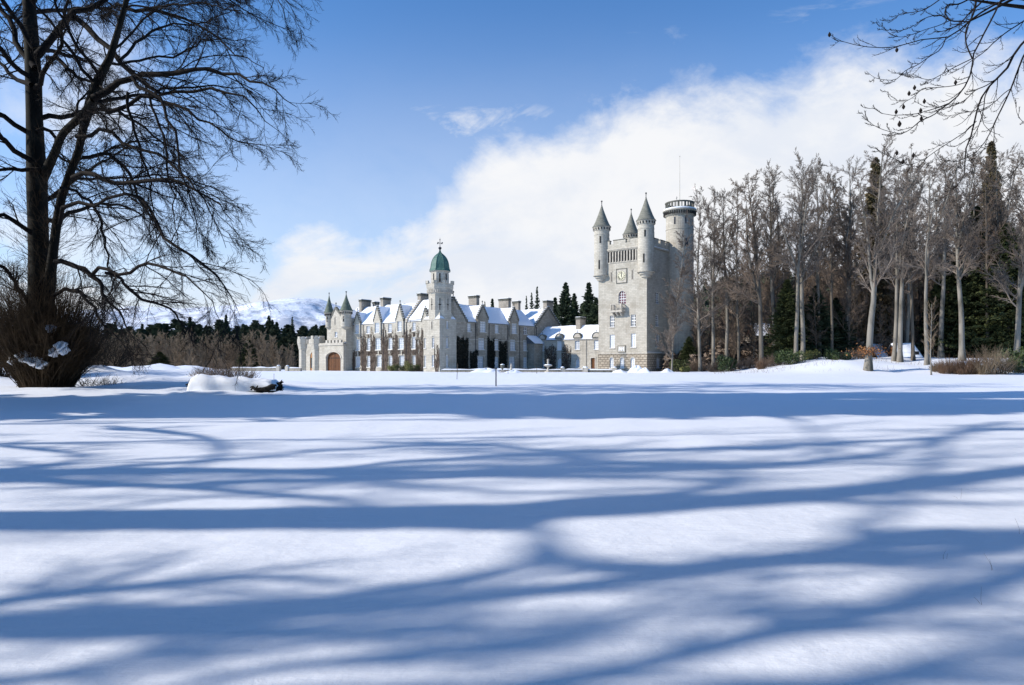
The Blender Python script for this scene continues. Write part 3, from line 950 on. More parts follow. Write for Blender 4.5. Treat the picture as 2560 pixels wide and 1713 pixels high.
for da, p0, p1 in ((-.58, 566, 548), (.22, 565, 547), (.25, 620, 602)):
    a = DC + da
    d = MB(); d.obox(((R) * math.cos(a), (R) * math.sin(a)), a, .05, .28 if p0 < 600 else .7, zz(p0), zz(p1)); d.build('window', M['glass_dark'], t)
pass

# clock
cz_ = pick(*c4(578, 152), 'y', KY0)
cx, czz = cz_[0], cz_[2]
cl = MB().box(cx - 1.02, cx + 1.02, KY0 - .07, KY0, czz - 1.22, czz + 1.22).build('clock', M['trim'], castle)
fr = MB()
for a, b, z0, z1 in ((-1.12, 1.12, 1.20, 1.32), (-1.12, 1.12, -1.32, -1.20), (-1.12, -1.0, -1.2, 1.2), (1.0, 1.12, -1.2, 1.2)):
    fr.box(cx + a, cx + b, KY0 - .12, KY0 - .001, czz + z0, czz + z1)
fr.build('clock_frame', M['dark_trim'], cl)
def disc(r, y0, y1, m, nm, r_in=None):
    mb = MB(); n = 40
    pts = [(cx + r * math.cos(2 * math.pi * i / n), y0, czz + r * math.sin(2 * math.pi * i / n)) for i in range(n)]
    mb.prism(pts, (0, y1 - y0, 0)); return mb.build(nm, m, cl)
disc(.90, KY0 - .095, KY0 - .071, M['dark_trim'], 'clock_ring')
disc(.85, KY0 - .115, KY0 - .0955, M['clock'], 'clock_dial')
nu = MB()
def stroke(x0, z0, x1, z1, w=.045, y=KY0 - .125):
    v = Vector((x1 - x0, z1 - z0)); n = Vector((-v.y, v.x)).normalized() * w / 2
    nu.prism([(x0 + n.x, y, z0 + n.y), (x1 + n.x, y, z1 + n.y), (x1 - n.x, y, z1 - n.y), (x0 - n.x, y, z0 - n.y)], (0, .009, 0))
for k, txt in enumerate(['XII', 'I', 'II', 'III', 'IIII', 'V', 'VI', 'VII', 'VIII', 'IX', 'X', 'XI']):
    a = math.pi / 2 - k * math.pi / 6
    rd = Vector((math.cos(a), math.sin(a))); tn = Vector((rd.y, -rd.x))
    wid = sum(.07 if ch == 'I' else .15 for ch in txt); x = -wid / 2
    for ch in txt:
        w = .07 if ch == 'I' else .15
        def pt(u, v): q = rd * (.47 + .30 * v) + tn * (x + u); return (cx + q.x, czz + q.y)
        if ch == 'I': stroke(*pt(w / 2, 0), *pt(w / 2, 1))
        if ch == 'V': stroke(*pt(.01, 1), *pt(w / 2, 0)); stroke(*pt(w - .01, 1), *pt(w / 2, 0))
        if ch == 'X': stroke(*pt(.01, 1), *pt(w - .01, 0)); stroke(*pt(w - .01, 1), *pt(.01, 0))
        x += w
nu.build('numerals', M['black'], cl)
nu = MB()
for ang, L, w in ((-65, .72, .09), (80, .48, .13)):
    a = math.radians(ang)
    stroke(cx - .12 * math.cos(a), czz - .12 * math.sin(a), cx + L * math.cos(a), czz + L * math.sin(a), w, KY0 - .142)
nu.build('clock_hands', M['black'], cl)
for x0, y0, y1 in ((447, 95, 240), (712, 65, 210)):
    slit('y', KY0, H(x0 - 8, y0 + 14, x0 + 8, y1 - 14, 'y', KY0))
# balcony
b0, b1, zb0, zb1 = H(478, 512, 598, 590, 'y', KY0)
bal = MB().box(b0 - .2, b1 + .35, KY0 - 1.15, KY0 - .002, zb0 - .34, zb0 - .12).build('balcony', M['trim'], castle)
d = MB()
bA, bB = b0 - .1, b1 + .25
d.box(bA, bB, KY0 - 1.08, KY0 - .92, zb1 - .10, zb1 + .06); d.box(bA, bA + .14, KY0 - .919, KY0, zb1 - .10, zb1 + .06); d.box(bB - .14, bB, KY0 - .919, KY0, zb1 - .10, zb1 + .06)
d.box(bA, bB, KY0 - 1.08, KY0 - .92, zb0 - .119, zb0 - .0)
for i in range(8):
    x = bA + .12 + i * (bB - bA - .24) / 7
    d.lathe([(.05, zb0), (.085, zb0 + .3), (.04, zb1 - .25), (.06, zb1 - .10)], (x, KY0 - 1.0), 8)
for i in range(1, 4):
    for x in (bA + .07, bB - .07):
        d.lathe([(.05, zb0 - .12), (.085, zb0 + .3), (.04, zb1 - .25), (.06, zb1 - .10)], (x, KY0 - 1.0 + i * .27), 8)
for x in (bA, bB - .18): d.box(x, x + .18, KY0 - 1.10, KY0 - .915, zb0, zb1 - .101)
d.build('balustrade', M['trim'], bal)
d = MB()
for i in range(3):
    x = bA + .35 + i * (bB - bA - .7) / 2
    for k in range(3):
        d.box(x - .13, x + .13, KY0 - 1.0 + k * .30, KY0 - .002, zb0 - .34 - .22 * (k + 1), zb0 - .341 - .22 * k)
d.build('corbel', M['trim'], bal)
# carved panel over the ground floor
h = H(530, 1032, 630, 1122, 'y', KY0)
pn = MB().box(h[0], h[1], KY0 - .10, KY0, h[2], h[3]).build('carved_panel', M['dark_trim'], castle)
d = MB(); mx, mz = (h[0] + h[1]) / 2, (h[2] + h[3]) / 2
d.box(h[0] + .12, h[1] - .12, KY0 - .115, KY0 - .101, h[2] + .12, h[3] - .12)
d.build('panel_field', M['trim'], pn)
d = MB()
d.prism([(mx - .24, KY0 - .17, mz + .25), (mx + .24, KY0 - .17, mz + .25), (mx + .24, KY0 - .17, mz - .05), (mx, KY0 - .17, mz - .38), (mx - .24, KY0 - .17, mz - .05)], (0, .05, 0))
for sg in (-1, 1):
    d.prism([(mx + sg * .32, KY0 - .16, mz + .35), (mx + sg * .52, KY0 - .16, mz + .30), (mx + sg * .55, KY0 - .16, mz - .3), (mx + sg * .45, KY0 - .16, mz - .38), (mx + sg * .35, KY0 - .16, mz - .1)], (0, .04, 0))
d.build('shield', M['blind'], pn)

# ---- left wing
LX0, LX1, LY0, LY1 = -27.6, -0.6, 0.6, 7.4
ZE, ZR = 8.8, 12.35
C = lambda *a: rect(c1, *a)
up = [(667, 985, 707, 1075), (767, 1000, 803, 1075), (860, 970, 905, 1070), (980, 980, 1018, 1065), (1082, 955, 1124, 1055), (1217, 965, 1251, 1050)]
mid = [(665, 1130, 707, 1240), (774, 1120, 806, 1240), (858, 1118, 908, 1235), (985, 1120, 1023, 1230), (1083, 1118, 1133, 1228), (1215, 1108, 1251, 1225)]
lowr = [(663, 1300, 707, 1405), (774, 1295, 806, 1405), (872, 1290, 918, 1403), (988, 1295, 1022, 1405), (1092, 1290, 1140, 1403), (1218, 1290, 1252, 1402)]
hl = [C(*q, 'y', LY0) for q in up + mid + lowr]
block('left_wing_wall', LX0, LX1, LY0, LY1, -0.6, ZE, M['stone'], hl)
for i, h in enumerate(hl):
    wide = (h[1] - h[0]) > .85
    window('y', LY0 - (BAY if i in (0, 2, 4) else 0), h, 3 if wide else 2, 4 if i < 6 else 5, 'glass_pale', hood=(i in (14, 16)))
slopeL = (ZR - ZE) / 3.4
gable_roof('x', LX0, LX1 - .35, LY0, LY1, ZE, ZR)
for (cxr, pk, ft, foot, st) in ((684, (690, 870), None, 960, 6), (878, (878, 812), None, 948, 7), (1104, (1103, 795), None, 940, 7)):
    s = pick(*c1(cxr, 1000), 'y', LY0)[0]
    zp = pick(*c1(*pk), 'y', LY0)[2]; zb = pick(*c1(cxr, foot), 'y', LY0)[2]
    wn = hl[{684: 0, 878: 2, 1104: 4}[cxr]]; s = (wn[0] + wn[1]) / 2
    gablet('y', LY0, s, 1.0 if cxr > 700 else .85, zb, zp, slopeL, ZE, st, 0.75, 'stone', win=wn)
# end gable towards the right, crow stepped, flush with the right wing
g = MB()
g.prism([(LX1 - .35, LY0, ZE), (LX1 - .35, LY1, ZE), (LX1 - .35, (LY0 + LY1) / 2, ZR + .2)], (.35, 0, 0))
g.build('gable', M['stone_shade_old'], castle)
cp = MB(); k = MB()
ymid = (LY0 + LY1) / 2
crowsteps(cp, 'x', LX1, LY1 + .1, ZE, ymid, ZR + .55, 11, -0.08, 0.42, k)
crowsteps(cp, 'x', LX1, LY0 - .1, ZE, ymid, ZR + .55, 11, -0.08, 0.42, k)
finial(cp, (LX1 - .15, ymid, ZR + .55), 1.1, .16)
cp.build('coping', M['dark_trim'], castle); k.build('snow', M['snow_cap'], castle)
# crow stepped cross wall in the left roof
xs_ = pick(*c1(1165, 960), 'y', LY0)[0]
cp = MB(); k = MB()
crowsteps(cp, 'x', xs_, LY0 - .15, ZE + .1, ymid, ZR + .75, 11, -0.25, 0.30, k)
crowsteps(cp, 'x', xs_, LY1 + .15, ZE + .1, ymid, ZR + .75, 11, -0.25, 0.30, k)
cp.build('coping', M['stone_shade_old'], castle); k.build('snow', M['snow_cap'], castle)
gable_roof('x', xs_ + .3, LX1 - .36, LY0 + .05, LY1 - .05, ZE + .25, ZR + .35, seed=5)
s4 = pick(*c1(1352, 900), 'y', LY0)[0]
gablet('y', LY0, s4, .8, ZE + .1, ZE + 2.0, slopeL, ZE, 5, 0.5, 'stone')
for (cxr, top, yc, wx, wy, z0) in ((755, 745, 4.0, .7, 2.3, ZR - 2.2), (862, 766, 5.5, .6, 1.1, ZR - 1.6), (957, 726, 4.2, .75, 1.9, ZR - 1.6), (1150, 788, 6.0, .5, 1.2, ZR - 2), (1328, 686, 4.6, .8, 2.2, ZR - 1.5)):
    p = pick(*c1(cxr, top), 'y', yc)
    chimney(p[0], yc, wx, wy, z0, p[2])
for xc in (738, 938, 1163):
    p = pick(*c1(xc, 1000), 'y', LY0)
    MB().tube((p[0], LY0 - .08, -.3), (p[0], LY0 - .08, ZE), .055, seg=6).build('drainpipe', M['iron'], castle)

# ---- small tower with the green cupola
TX0, TX1, TY0, TY1 = -3.95, 0.0, 0.0, 4.0
fl = [C(1410, 1100, 1434, 1216, 'y', TY0), C(1408, 1286, 1432, 1402, 'y', TY0), C(1334, 1115, 1350, 1220, 'y', TY0), C(1333, 1290, 1352, 1408, 'y', TY0)]
fr_ = [C(1552, 952, 1573, 1030, 'x', TX1), C(1548, 1098, 1573, 1216, 'x', TX1), C(1548, 1286, 1573, 1407, 'x', TX1)]
block('cupola_tower_base', TX0, TX1, TY0, TY1, -.6, ZE, M['stone'], fl, fr_)
for h in fl: window('y', TY0, h, 2, 4)
for i, h in enumerate(fr_): window('x', TX1, h, 2, 4, hood=(i == 2))
slit('y', TY0, C(1405, 958, 1416, 1030, 'y', TY0))
t = MB().box(TX0 - .08, TX1 + .08, TY0 - .08, TY1, ZE, ZE + .14); t.box(TX0 - .06, TX1 + .06, TY0 - .06, TY1, 5.75, 5.88)
t.build('string_course', M['trim'], castle)
TC = (-1.97, 2.0)
ct = empty('cupola_tower', (TC[0], TC[1], 0), 0, castle)
tz = lambda py: zat(TC[0], TC[1], py)
k8 = 1 / math.cos(math.pi / 8)
Ro = 1.93 * k8
PH = math.pi / 8
MB().lathe([(Ro, ZE + .14), (Ro, tz(735)), (Ro + .10, tz(734)), (Ro + .14, tz(729)), (Ro + .36, tz(722)), (Ro + .40, tz(721)), (Ro + .40, tz(711))], (0, 0), 8, PH).build('tower_shaft', M['stone'], ct)
# corner broaches with snow
for sx in (-1, 1):
    for sy in (-1, 1):
        d = MB(); e = MB()
        c0 = (sx * 1.9, sy * 1.9, ZE + .141); a = (sx * 1.9, sy * .55, ZE + .141); b = (sx * .55, sy * 1.9, ZE + .141); tp = (sx * 1.25, sy * 1.25, ZE + 1.6)
        d.add([c0, a, b, tp], [(0, 1, 3), (0, 3, 2), (1, 2, 3), (0, 2, 1)])
        e.add([(q[0] * 1.02, q[1] * 1.02, q[2] + .06) for q in (c0, a, b)] + [(sx * 1.5, sy * 1.5, ZE + .95)], [(0, 1, 3), (0, 3, 2), (0, 2, 1), (1, 2, 3)])
        d.build('broach', M['stone'], ct); e.build('snow', M['snow_cap'], ct)
d = MB(); ap = 1.93 + .36; 
for i in range(8):
    a = PH + math.pi / 8 + i * math.pi / 4
    wdt = 2 * ap * math.tan(math.pi / 8)
    for off in (-wdt * .36, wdt * .36):
        d.obox((ap * math.cos(a) - off * math.sin(a), ap * math.sin(a) + off * math.cos(a)), a, .30, wdt * .28, tz(711) + .002, tz(704.5))
d.build('battlement', M['stone'], ct)
d = MB()
for i in range(40):
    a = 2 * math.pi * i / 40
    d.obox((2.18 * math.cos(a), 2.18 * math.sin(a)), a, .16, .16, tz(734), tz(726))
d.build('corbel', M['trim'], ct)
MB().lathe([(1.5 * k8, tz(712)), (1.5 * k8, tz(682)), (1.62 * k8, tz(681)), (1.66 * k8, tz(679))], (0, 0), 8, PH).build('drum', M['stone'], ct)
yb, yt = tz(679), tz(630)
Hd = yt - yb
dp = [(1.80, 0), (1.78, .03), (1.62, .11), (1.56, .22), (1.50, .36), (1.38, .50), (1.18, .64), (.90, .76), (.55, .86), (.28, .93), (.14, 1.0), (.10, 1.08)]
dm = MB().lathe([(r * k8, yb + q * Hd) for r, q in dp], (0, 0), 8, PH).build('dome', M['copper'], ct)
d = MB()
for i in range(8):
    a = PH + i * math.pi / 4
    for (r0, q0), (r1, q1) in zip(dp[1:-1], dp[2:]):
        d.tube(((r0 * k8 + .01) * math.cos(a), (r0 * k8 + .01) * math.sin(a), yb + q0 * Hd), ((r1 * k8 + .01) * math.cos(a), (r1 * k8 + .01) * math.sin(a), yb + q1 * Hd), .04, seg=5)
d.build('dome_rib', M['copper'], ct)
d = MB()
z0 = yt
d.lathe([(.12, z0), (.07, z0 + .3), (.20, tz(623)), (.32, tz(620)), (.14, tz(618)), (.05, tz(616.5)), (.04, tz(601)), (.12, tz(599.5)), (.03, tz(598)), (.02, tz(595))], (0, 0), 8)
for a in (0.1, math.pi / 2 + .1):
    c, s = math.cos(a) * .52, math.sin(a) * .52
    d.tube((-c, -s, tz(608)), (c, s, tz(608)), .03, seg=5)
    for sg in (-1, 1):
        d.tube((sg * c, sg * s, tz(609.5)), (sg * c, sg * s, tz(606.5)), .09, .09, seg=6)
d.obox((.18, -.15), CA + 1.5, .05, .55, tz(603), tz(600))
d.build('weather_vane', M['iron'], ct)
d = MB()
for a, w in ((DC - .25, .2),):
    pass
for i, ang in enumerate([PH + math.pi / 8 + j * math.pi / 4 for j in range(8)]):
    d = MB(); d.obox((1.5 * math.cos(ang), 1.5 * math.sin(ang)), ang, .05, .24, tz(707), tz(686)); d.build('drum_opening', M['dark'], ct)
    d = MB()
    if True:
        d.obox((1.93 * math.cos(ang), 1.93 * math.sin(ang)), ang, .05, .13, tz(777), tz(748))
        d.obox((1.93 * math.cos(ang), 1.93 * math.sin(ang)), ang, .045, .42, tz(765), tz(762.5))
    d.build('arrow_slit', M['dark'], ct)

# ---- right wing (in shade)
RX = -0.6
RY0, RY1 = 4.0, 26.8
E = lambda *a: rect(c2, *a)
ru = [(530, 945, 567, 1030), (650, 925, 710, 1035), (815, 960, 855, 1045), (978, 945, 1030, 1050), (1108, 980, 1147, 1055)]
rm = [(645, 1098, 707, 1215), (808, 1105, 852, 1220), (972, 1112, 1027, 1225), (1107, 1118, 1147, 1228)]
rl = [(633, 1285, 695, 1405), (810, 1290, 850, 1405), (962, 1290, 1020, 1410), (1108, 1295, 1145, 1405)]
hr = [E(*q, 'x', RX) for q in ru + rm + rl]
ZRr = 12.1
block('right_wing_wall', RX - 7.0, RX, 7.4, RY1, -.6, ZE, M['stone_shade_old'], (), hr)
# the stretch below the end gable
hg = []
block('gable_wall_base', RX - 2.0, RX + .002, RY0, 7.4, -.6, ZE, M['stone_shade_old'], (), hg)
for i, h in enumerate(hr):
    wide = (h[1] - h[0]) > 1.2
    window('x', RX + (BAY if i in (1, 3) else 0), h, 3 if wide else 2, 4, 'glass_dark' if i in (4,) else 'glass_pale', hood=(i in (9, 11)), bar=.07)
gable_roof('y', RX - 7.0, RX, 7.4, RY1 + .2, ZE, ZRr, seed=2)
slopeR = (ZRr - ZE) / 3.5
for cxr, pk, foot in ((680, 760, 885), (1005, 785, 905)):
    s = pick(*c2(cxr, 950), 'x', RX)[1]
    zp = pick(*c2(cxr, pk), 'x', RX)[2]; zb = pick(*c2(cxr, foot), 'x', RX)[2]
    wn = hr[1 if cxr < 800 else 3]; s = (wn[0] + wn[1]) / 2
    gablet('x', RX, s, 1.45 if cxr < 800 else 1.3, zb, zp, slopeR, ZE, 7, 0.8, 'stone_shade_old', 3, win=wn)
    # shallow projecting bay below the gable
for cxr in (612, 752, 945, 1068, 1240):
    s = pick(*c2(cxr, 1100), 'x', RX)[1]
    MB().tube((RX + .08, s, -.3), (RX + .08, s, ZE - .1), .05, seg=6).build('drainpipe', M['iron'], castle)
for (cxr, top, xc, wx, wy) in ((598, 660, RX - 3.5, 2.0, .8), (916, 689, RX - 3.6, 2.5, .8), (1036, 716, RX - 5.5, 1.6, .7)):
    p = pick(*c2(cxr, top), 'x', xc)
    chimney(xc, p[1], wx, wy, ZRr - 1.8, p[2])
t = MB(); t.box(RX, RX + .07, TY1, RY1, 5.62, 5.74); t.box(RX, RX + .12, TY1, RY1, ZE - .16, ZE - .11)
t.build('string_course', M['trim'], castle)
# gabled block at the far end of the right wing
BY0, BY1 = 27.0, 36.2
bym = (BY0 + BY1) / 2 - .2
block('rear_block_wall', RX - 9, RX, BY0, BY1, -.6, ZE, M['stone_shade_old'])
g = MB(); g.prism([(RX - .4, BY0, ZE), (RX - .4, BY1, ZE), (RX - .4, bym, ZE + 4.1)], (.4, 0, 0)); g.build('gable', M['stone_shade_old'], castle)
cp = MB(); k = MB()
crowsteps(cp, 'x', RX, BY0 - .1, ZE, bym, ZE + 4.2, 12, -0.08, 0.42, k)
crowsteps(cp, 'x', RX, BY1 + .1, ZE, bym, ZE + 4.2, 12, -0.08, 0.42, k)
cp.build('coping', M['dark_trim'], castle); k.build('snow', M['snow_cap'], castle)
gable_roof('x', RX - 9, RX - .42, BY0, BY1, ZE, ZE + 3.8, seed=8)
p = pick(*c2(1362, 712), 'x', RX - .6)
chimney(RX - .55, p[1], .9, 2.2, ZE + 1.0, p[2])

# ---- low wing between the right wing and the keep
WY = 27.2
ZE2, ZR2 = 6.0, 8.7
lu = [E(1281, 1117, 1325, 1230, 'y', WY), E(1452, 1107, 1502, 1222, 'y', WY), E(1638, 1100, 1688, 1215, 'y', WY), rect(c4, 226, 938, 283, 1085, 'y', WY)]
lg = [E(1285, 1308, 1325, 1400, 'y', WY), E(1460, 1305, 1505, 1400, 'y', WY), E(1645, 1305, 1688, 1400, 'y', WY)]
ldoor = rect(c4, 190, 1190, 240, 1335, 'y', WY)
block('low_wing_wall', RX, KX0 + .0, WY, WY + 6.4, -.6, ZE2, M['stone'], lu + lg + [ldoor])
for i, h in enumerate(lu): window('y', WY, h, 2, 5, 'blind' if i in (1, 3) else 'glass_pale')
for i, h in enumerate(lg): window('y', WY, h, 2, 4, 'blind' if i == 1 else 'glass_pale', arched=True)
dd = MB(); bx(dd, 'y', WY, ldoor[0] + .01, ldoor[1] - .01, .15, .22, ldoor[2], ldoor[3] - .01); o = dd.build('door', M['wood'], castle)
dh = MB(); bx(dh, 'y', WY, ldoor[0] - .25, ldoor[1] + .25, -.1, 0, ldoor[3], ldoor[3] + .2); bx(dh, 'y', WY, ldoor[0] - .2, ldoor[0], -.08, 0, ldoor[2], ldoor[3] - .002); bx(dh, 'y', WY, ldoor[1], ldoor[1] + .2, -.08, 0, ldoor[2], ldoor[3] - .002); dh.build('door_surround', M['trim'], o)
gable_roof('x', RX, KX0 + .0, WY, WY + 6.4, ZE2, ZR2, seed=9)
for h in lu:
    s = (h[0] + h[1]) / 2; zt = h[3]
    w = MB(); n = 12; r = .78; zc = zt + .22
    poly = [(s - r, zt - .5), (s + r, zt - .5)] + [(s + r * math.cos(a), zc + r * math.sin(a)) for a in np.linspace(0, math.pi, n)]
    w.prism([(q[0], WY - .05, q[1]) for q in [(s - r, zc - .30), (s + r, zc - .30)] + poly[2:]], (0, .5, 0))
    g = w.build('dormer_head', M['trim'], castle)
    w = MB()
    for a0, a1 in zip(np.linspace(0, math.pi, n)[:-1], np.linspace(0, math.pi, n)[1:]):
        q = [(s + rr * math.cos(a), WY - .14, zc + rr * math.sin(a)) for rr, a in ((r, a0), (r, a1), (r + .14, a1), (r + .14, a0))]
        w.prism(q, (0, .70, 0))
    w.box(s - .95, s + .95, WY - .16, WY + .3, zc - .14, zc - .001)
    finial(w, (s, WY + .1, zc + r + .1), .45, .09)
    w.build('coping', M['dark_trim'], g)
    w = MB()   # barrel roof behind
    w.prism([(s + (r - .05) * math.cos(a), WY + .561, zc + (r + .10) * math.sin(a)) for a in np.linspace(0, math.pi, 9)], (0, 1.6, 0))
    w.build('dormer_roof', M['snow_cap'], castle)
p = pick(*c2(1700, 882), 'y', WY + 3.2)
chimney(p[0], WY + 3.2, 1.0, 1.9, ZR2 - 1.5, p[2])
t = MB(); bx(t, 'y', WY, RX, KX0, -.07, 0, 3.42, 3.56); bx(t, 'y', WY, RX, KX0, -.10, 0, ZE2 - .22, ZE2 - .12); t.build('string_course', M['trim'], castle)
for cc in (130,):
    p = pick(*c4(cc, 1100), 'y', WY)
    MB().tube((p[0], WY - .12, -.3), (p[0], WY - .12, ZE2), .06, seg=6).build('drainpipe', M['trim'], castle)
# corner stair block with snowy pent roof
block('corner_block_wall', RX + .001, RX + 1.7, 24.6, WY, -.6, 5.3, M['stone_shade_old'])
sm = MB(); sm.prism([(RX + .002, 24.3, 5.3), (RX + 2.0, 24.3, 5.3), (RX + .002, 24.3, 6.7)], (0, WY - 24.3 + .4, 0)); r_ = sm.build('roof', M['slate'], castle)
sm = MB(); snow_slope(sm, (RX + 2.05, 24.25, 5.3), (RX + 2.05, WY + .4, 5.3), (RX + .01, 24.25, 6.75), (RX + .01, WY + .4, 6.75), 10, 6, .3); sm.build('snow', M['snow_cap'], r_, smooth=True)

# ---- entrance block with two small turrets
EX0, EX1, EY0, EY1 = -30.4, -24.35, -1.0, 5.5
zE = pick(*c1(465, 930), 'y', EY0)[2]
ew = C(457, 1058, 484, 1110, 'y', EY0)
block('entrance_block_wall', EX0, EX1, EY0, EY1, -.6, zE, M['stone'], [ew])
window('y', EY0, ew, 2, 2)
ze = lambda y: pick(*c1(465, y), 'y', EY0)[2]
exm = pick(*c1(466, 900), 'y', EY0)[0]
g = MB(); g.prism([(EX0 + 1.0, EY0 - .002, zE), (EX1 - .6, EY0 - .002, zE), (exm, EY0 - .002, ze(822))], (0, .4, 0)); g = g.build('gable', M['stone'], castle)
cp = MB()
crowsteps(cp, 'y', EY0, EX0 + .9, zE - .1, exm, ze(815), 8, -.08, .3); crowsteps(cp, 'y', EY0, EX1 - .5, zE - .1, exm, ze(815), 8, -.08, .3)
finial(cp, (exm, EY0 + .1, ze(815)), .9, .12); cp.build('coping', M['dark_trim'], g)
gable_roof('y', EX0 + .3, EX1 - .1, EY0 + .4, EY1 + 1.5, zE, ze(840), seed=4)
t = MB().box(EX0 - .06, EX1 + .06, EY0 - .06, EY1, ze(1026), ze(1018)); t.build('string_course', M['trim'], castle)
slit('y', EY0, C(455, 920, 465, 985, 'y', EY0))
for (cxp, r, pt, ptip, pl, xw) in ((400, .80, 872, 705, 1012, .10), (572, 1.08, 852, 692, 1010, -.05)):
    q = pick(*c1(cxp, 950), 'y', EY0 + .15)
    a, b = q[0] + xw, EY0 + .15
    f_ = lambda yy: zat(a, b, 560 + yy / 3.92)
    turret(a, b, r - .12, f_(pl), f_(pt), f_(ptip), 'cone_green', corb=.5, fin=.75, slits=((DC - .3, f_(960), f_(910)),))

# ---- porte-cochere in front
PX0, PX1, PY0, PY1 = -32.0, -24.2, -1.7, -1.001
pz = lambda y: pick(*c1(450, y), 'y', PY0)[2]
ztop = pz(1165)
ar = C(372, 1255, 516, 1446, 'y', PY0)
mb = MB()
n = 16; aw_, bw2 = ar[0], ar[1]; mxx = (aw_ + bw2) / 2; rr = (bw2 - aw_) / 2; zs_ = pz(1315)
top_h = ar[3] - zs_
crv = [(mxx - rr * math.cos(math.pi * i / n), zs_ + top_h * math.sin(math.pi * i / n)) for i in range(n + 1)]
mb.box(PX0, aw_, PY0, PY1, -.6, ztop); mb.box(bw2, PX1, PY0, PY1, -.6, ztop)
for i in range(n):
    mb.prism([(crv[i][0], PY0, crv[i][1]), (crv[i + 1][0], PY0, crv[i + 1][1]), (crv[i + 1][0], PY0, ztop), (crv[i][0], PY0, ztop)], (0, PY1 - PY0, 0))
pc = mb.build('porch_wall', M['stone'], castle)
d = MB()
for i in range(n):
    for (ra, rb, dpt) in ((1.0, 1.13, .10),):
        q = [(mxx + (crv[i][0] - mxx) * ra, zs_ + (crv[i][1] - zs_) * ra), (mxx + (crv[i + 1][0] - mxx) * ra, zs_ + (crv[i + 1][1] - zs_) * ra), (mxx + (crv[i + 1][0] - mxx) * rb, zs_ + (crv[i + 1][1] - zs_) * rb), (mxx + (crv[i][0] - mxx) * rb, zs_ + (crv[i][1] - zs_) * rb)]
        d.prism([(a, PY0 - dpt, b) for a, b in q], (0, dpt - .001, 0))
d.build('arch_moulding', M['trim'], pc)
d = MB()
d.prism([(a, PY0 + .42, b) for a, b in ([(aw_, -.4)] + crv + [(bw2, -.4)])], (0, .08, 0))
dr = d.build('door', M['wood'], castle)
d = MB()
for i in range(1, 8):
    x = aw_ + (bw2 - aw_) * i / 8
    d.box(x - .02, x + .02, PY0 + .40, PY0 + .419, -.3, zs_ + .3)
d.box(aw_, bw2, PY0 + .38, PY0 + .399, zs_ - .05, zs_ + .06); d.box(mxx - .05, mxx + .05, PY0 + .37, PY0 + .3975, -.3, ar[3] - .1)
d.build('door_planking', M['dark'], dr)
d = MB()
d.box(PX0, PX1 + .05, PY0 - .16, PY0 - .001, pz(1190), pz(1176))
wm = (PX1 - PX0 - 2.4) / 5
for i in range(5):
    x = PX0 + 2.2 + i * wm
    d.box(x, x + wm * .55, PY0 - .1, PY0 + .3, ztop + .002, pz(1138))
d.box(PX0 + 1.5, PX1, PY0 - .1, PY0 + .299, ztop - .2, ztop)
d.build('battlement', M['trim'], castle)
MB().box(PX0 + 1.5, PX1, PY0 + .3, EY0 - .002, ztop - .3, ztop + .05).build('snow', M['snow_cap'], castle)


def oct_turret(cxp, r, ztp, y, cop=1180):
    q = pick(*c1(cxp, 1300), 'y', y)
    a, b = q[0], y
    g_ = lambda yy: zat(a, b, 560 + yy / 3.92)
    t = empty('corner_turret', (a, b, 0), 0, castle)
    MB().lathe([(r, -.6), (r, g_(1235)), (r + .08, g_(1228)), (r + .30, g_(1178)), (r + .36, g_(1172)), (r + .36, g_(1128))], (0, 0), 8, PH).build('turret_wall', M['stone'], t)
    d = MB(); ap = (r + .36) * math.cos(math.pi / 8) - .12
    for i in range(8):
        ang = PH + math.pi / 8 + i * math.pi / 4
        d.obox((ap * math.cos(ang), ap * math.sin(ang)), ang, .24, ap * .52, g_(1128) + .002, g_(ztp))
    d.build('battlement', M['stone'], t)
    MB().lathe([(r + .1, g_(1128)), (r * .4, g_(1112)), (.1, g_(1110))], (0, 0), 12).build('snow', M['snow_cap'], t, smooth=True)


oct_turret(290, 1.05, 1098, PY0 + .5)
oct_turret(160, 1.05, 1106, PY0 + .5)
# wall with tall glazed door between the two corner turrets
q0 = pick(*c1(170, 1300), 'y', PY0 + .2)[0]; q1 = pick(*c1(260, 1300), 'y', PY0 + .2)[0]
hw_ = C(215, 1258, 257, 1440, 'y', PY0 + .2)
block('porch_side_wall', q0, q1, PY0 + .2, PY0 + 6, -.6, pz(1165), M['stone'], [hw_])
d = MB(); wz = hw_[3] - hw_[2]
bx(d, 'y', PY0 + .2, hw_[0], hw_[1], .10, .2, hw_[2], hw_[2] + wz * .15); bx(d, 'y', PY0 + .2, hw_[0], hw_[1], .10, .2, hw_[3] - wz * .30, hw_[3])
bx(d, 'y', PY0 + .2, hw_[0], hw_[0] + .12, .1, .2, hw_[2] + wz * .15, hw_[3] - wz * .3); bx(d, 'y', PY0 + .2, hw_[1] - .12, hw_[1], .1, .2, hw_[2] + wz * .15, hw_[3] - wz * .3)
o = d.build('door', M['wood_light'], castle); o['label'] = 'narrow arched door of orange wood with glazing'
d = MB(); bx(d, 'y', PY0 + .2, hw_[0] + .12, hw_[1] - .12, .16, .19, hw_[2] + wz * .15, hw_[3] - wz * .3); d.build('pane', M['glass_dark'], o)
d = MB(); f = W3('y', PY0 + .2); n = 8; r = (hw_[1] - hw_[0]) / 2; cc_ = hw_[3] - r * 1.2
pts = [(hw_[0] + r - r * math.cos(math.pi * i / n), cc_ + r * 1.2 * math.sin(math.pi * i / n)) for i in range(n + 1)]
for i in range(n):
    d.prism([(pts[i][0], PY0 + .196, pts[i][1]), (pts[i + 1][0], PY0 + .196, pts[i + 1][1]), (pts[i + 1][0], PY0 + .196, hw_[3] + .004), (pts[i][0], PY0 + .196, hw_[3] + .004)], (0, .1, 0))
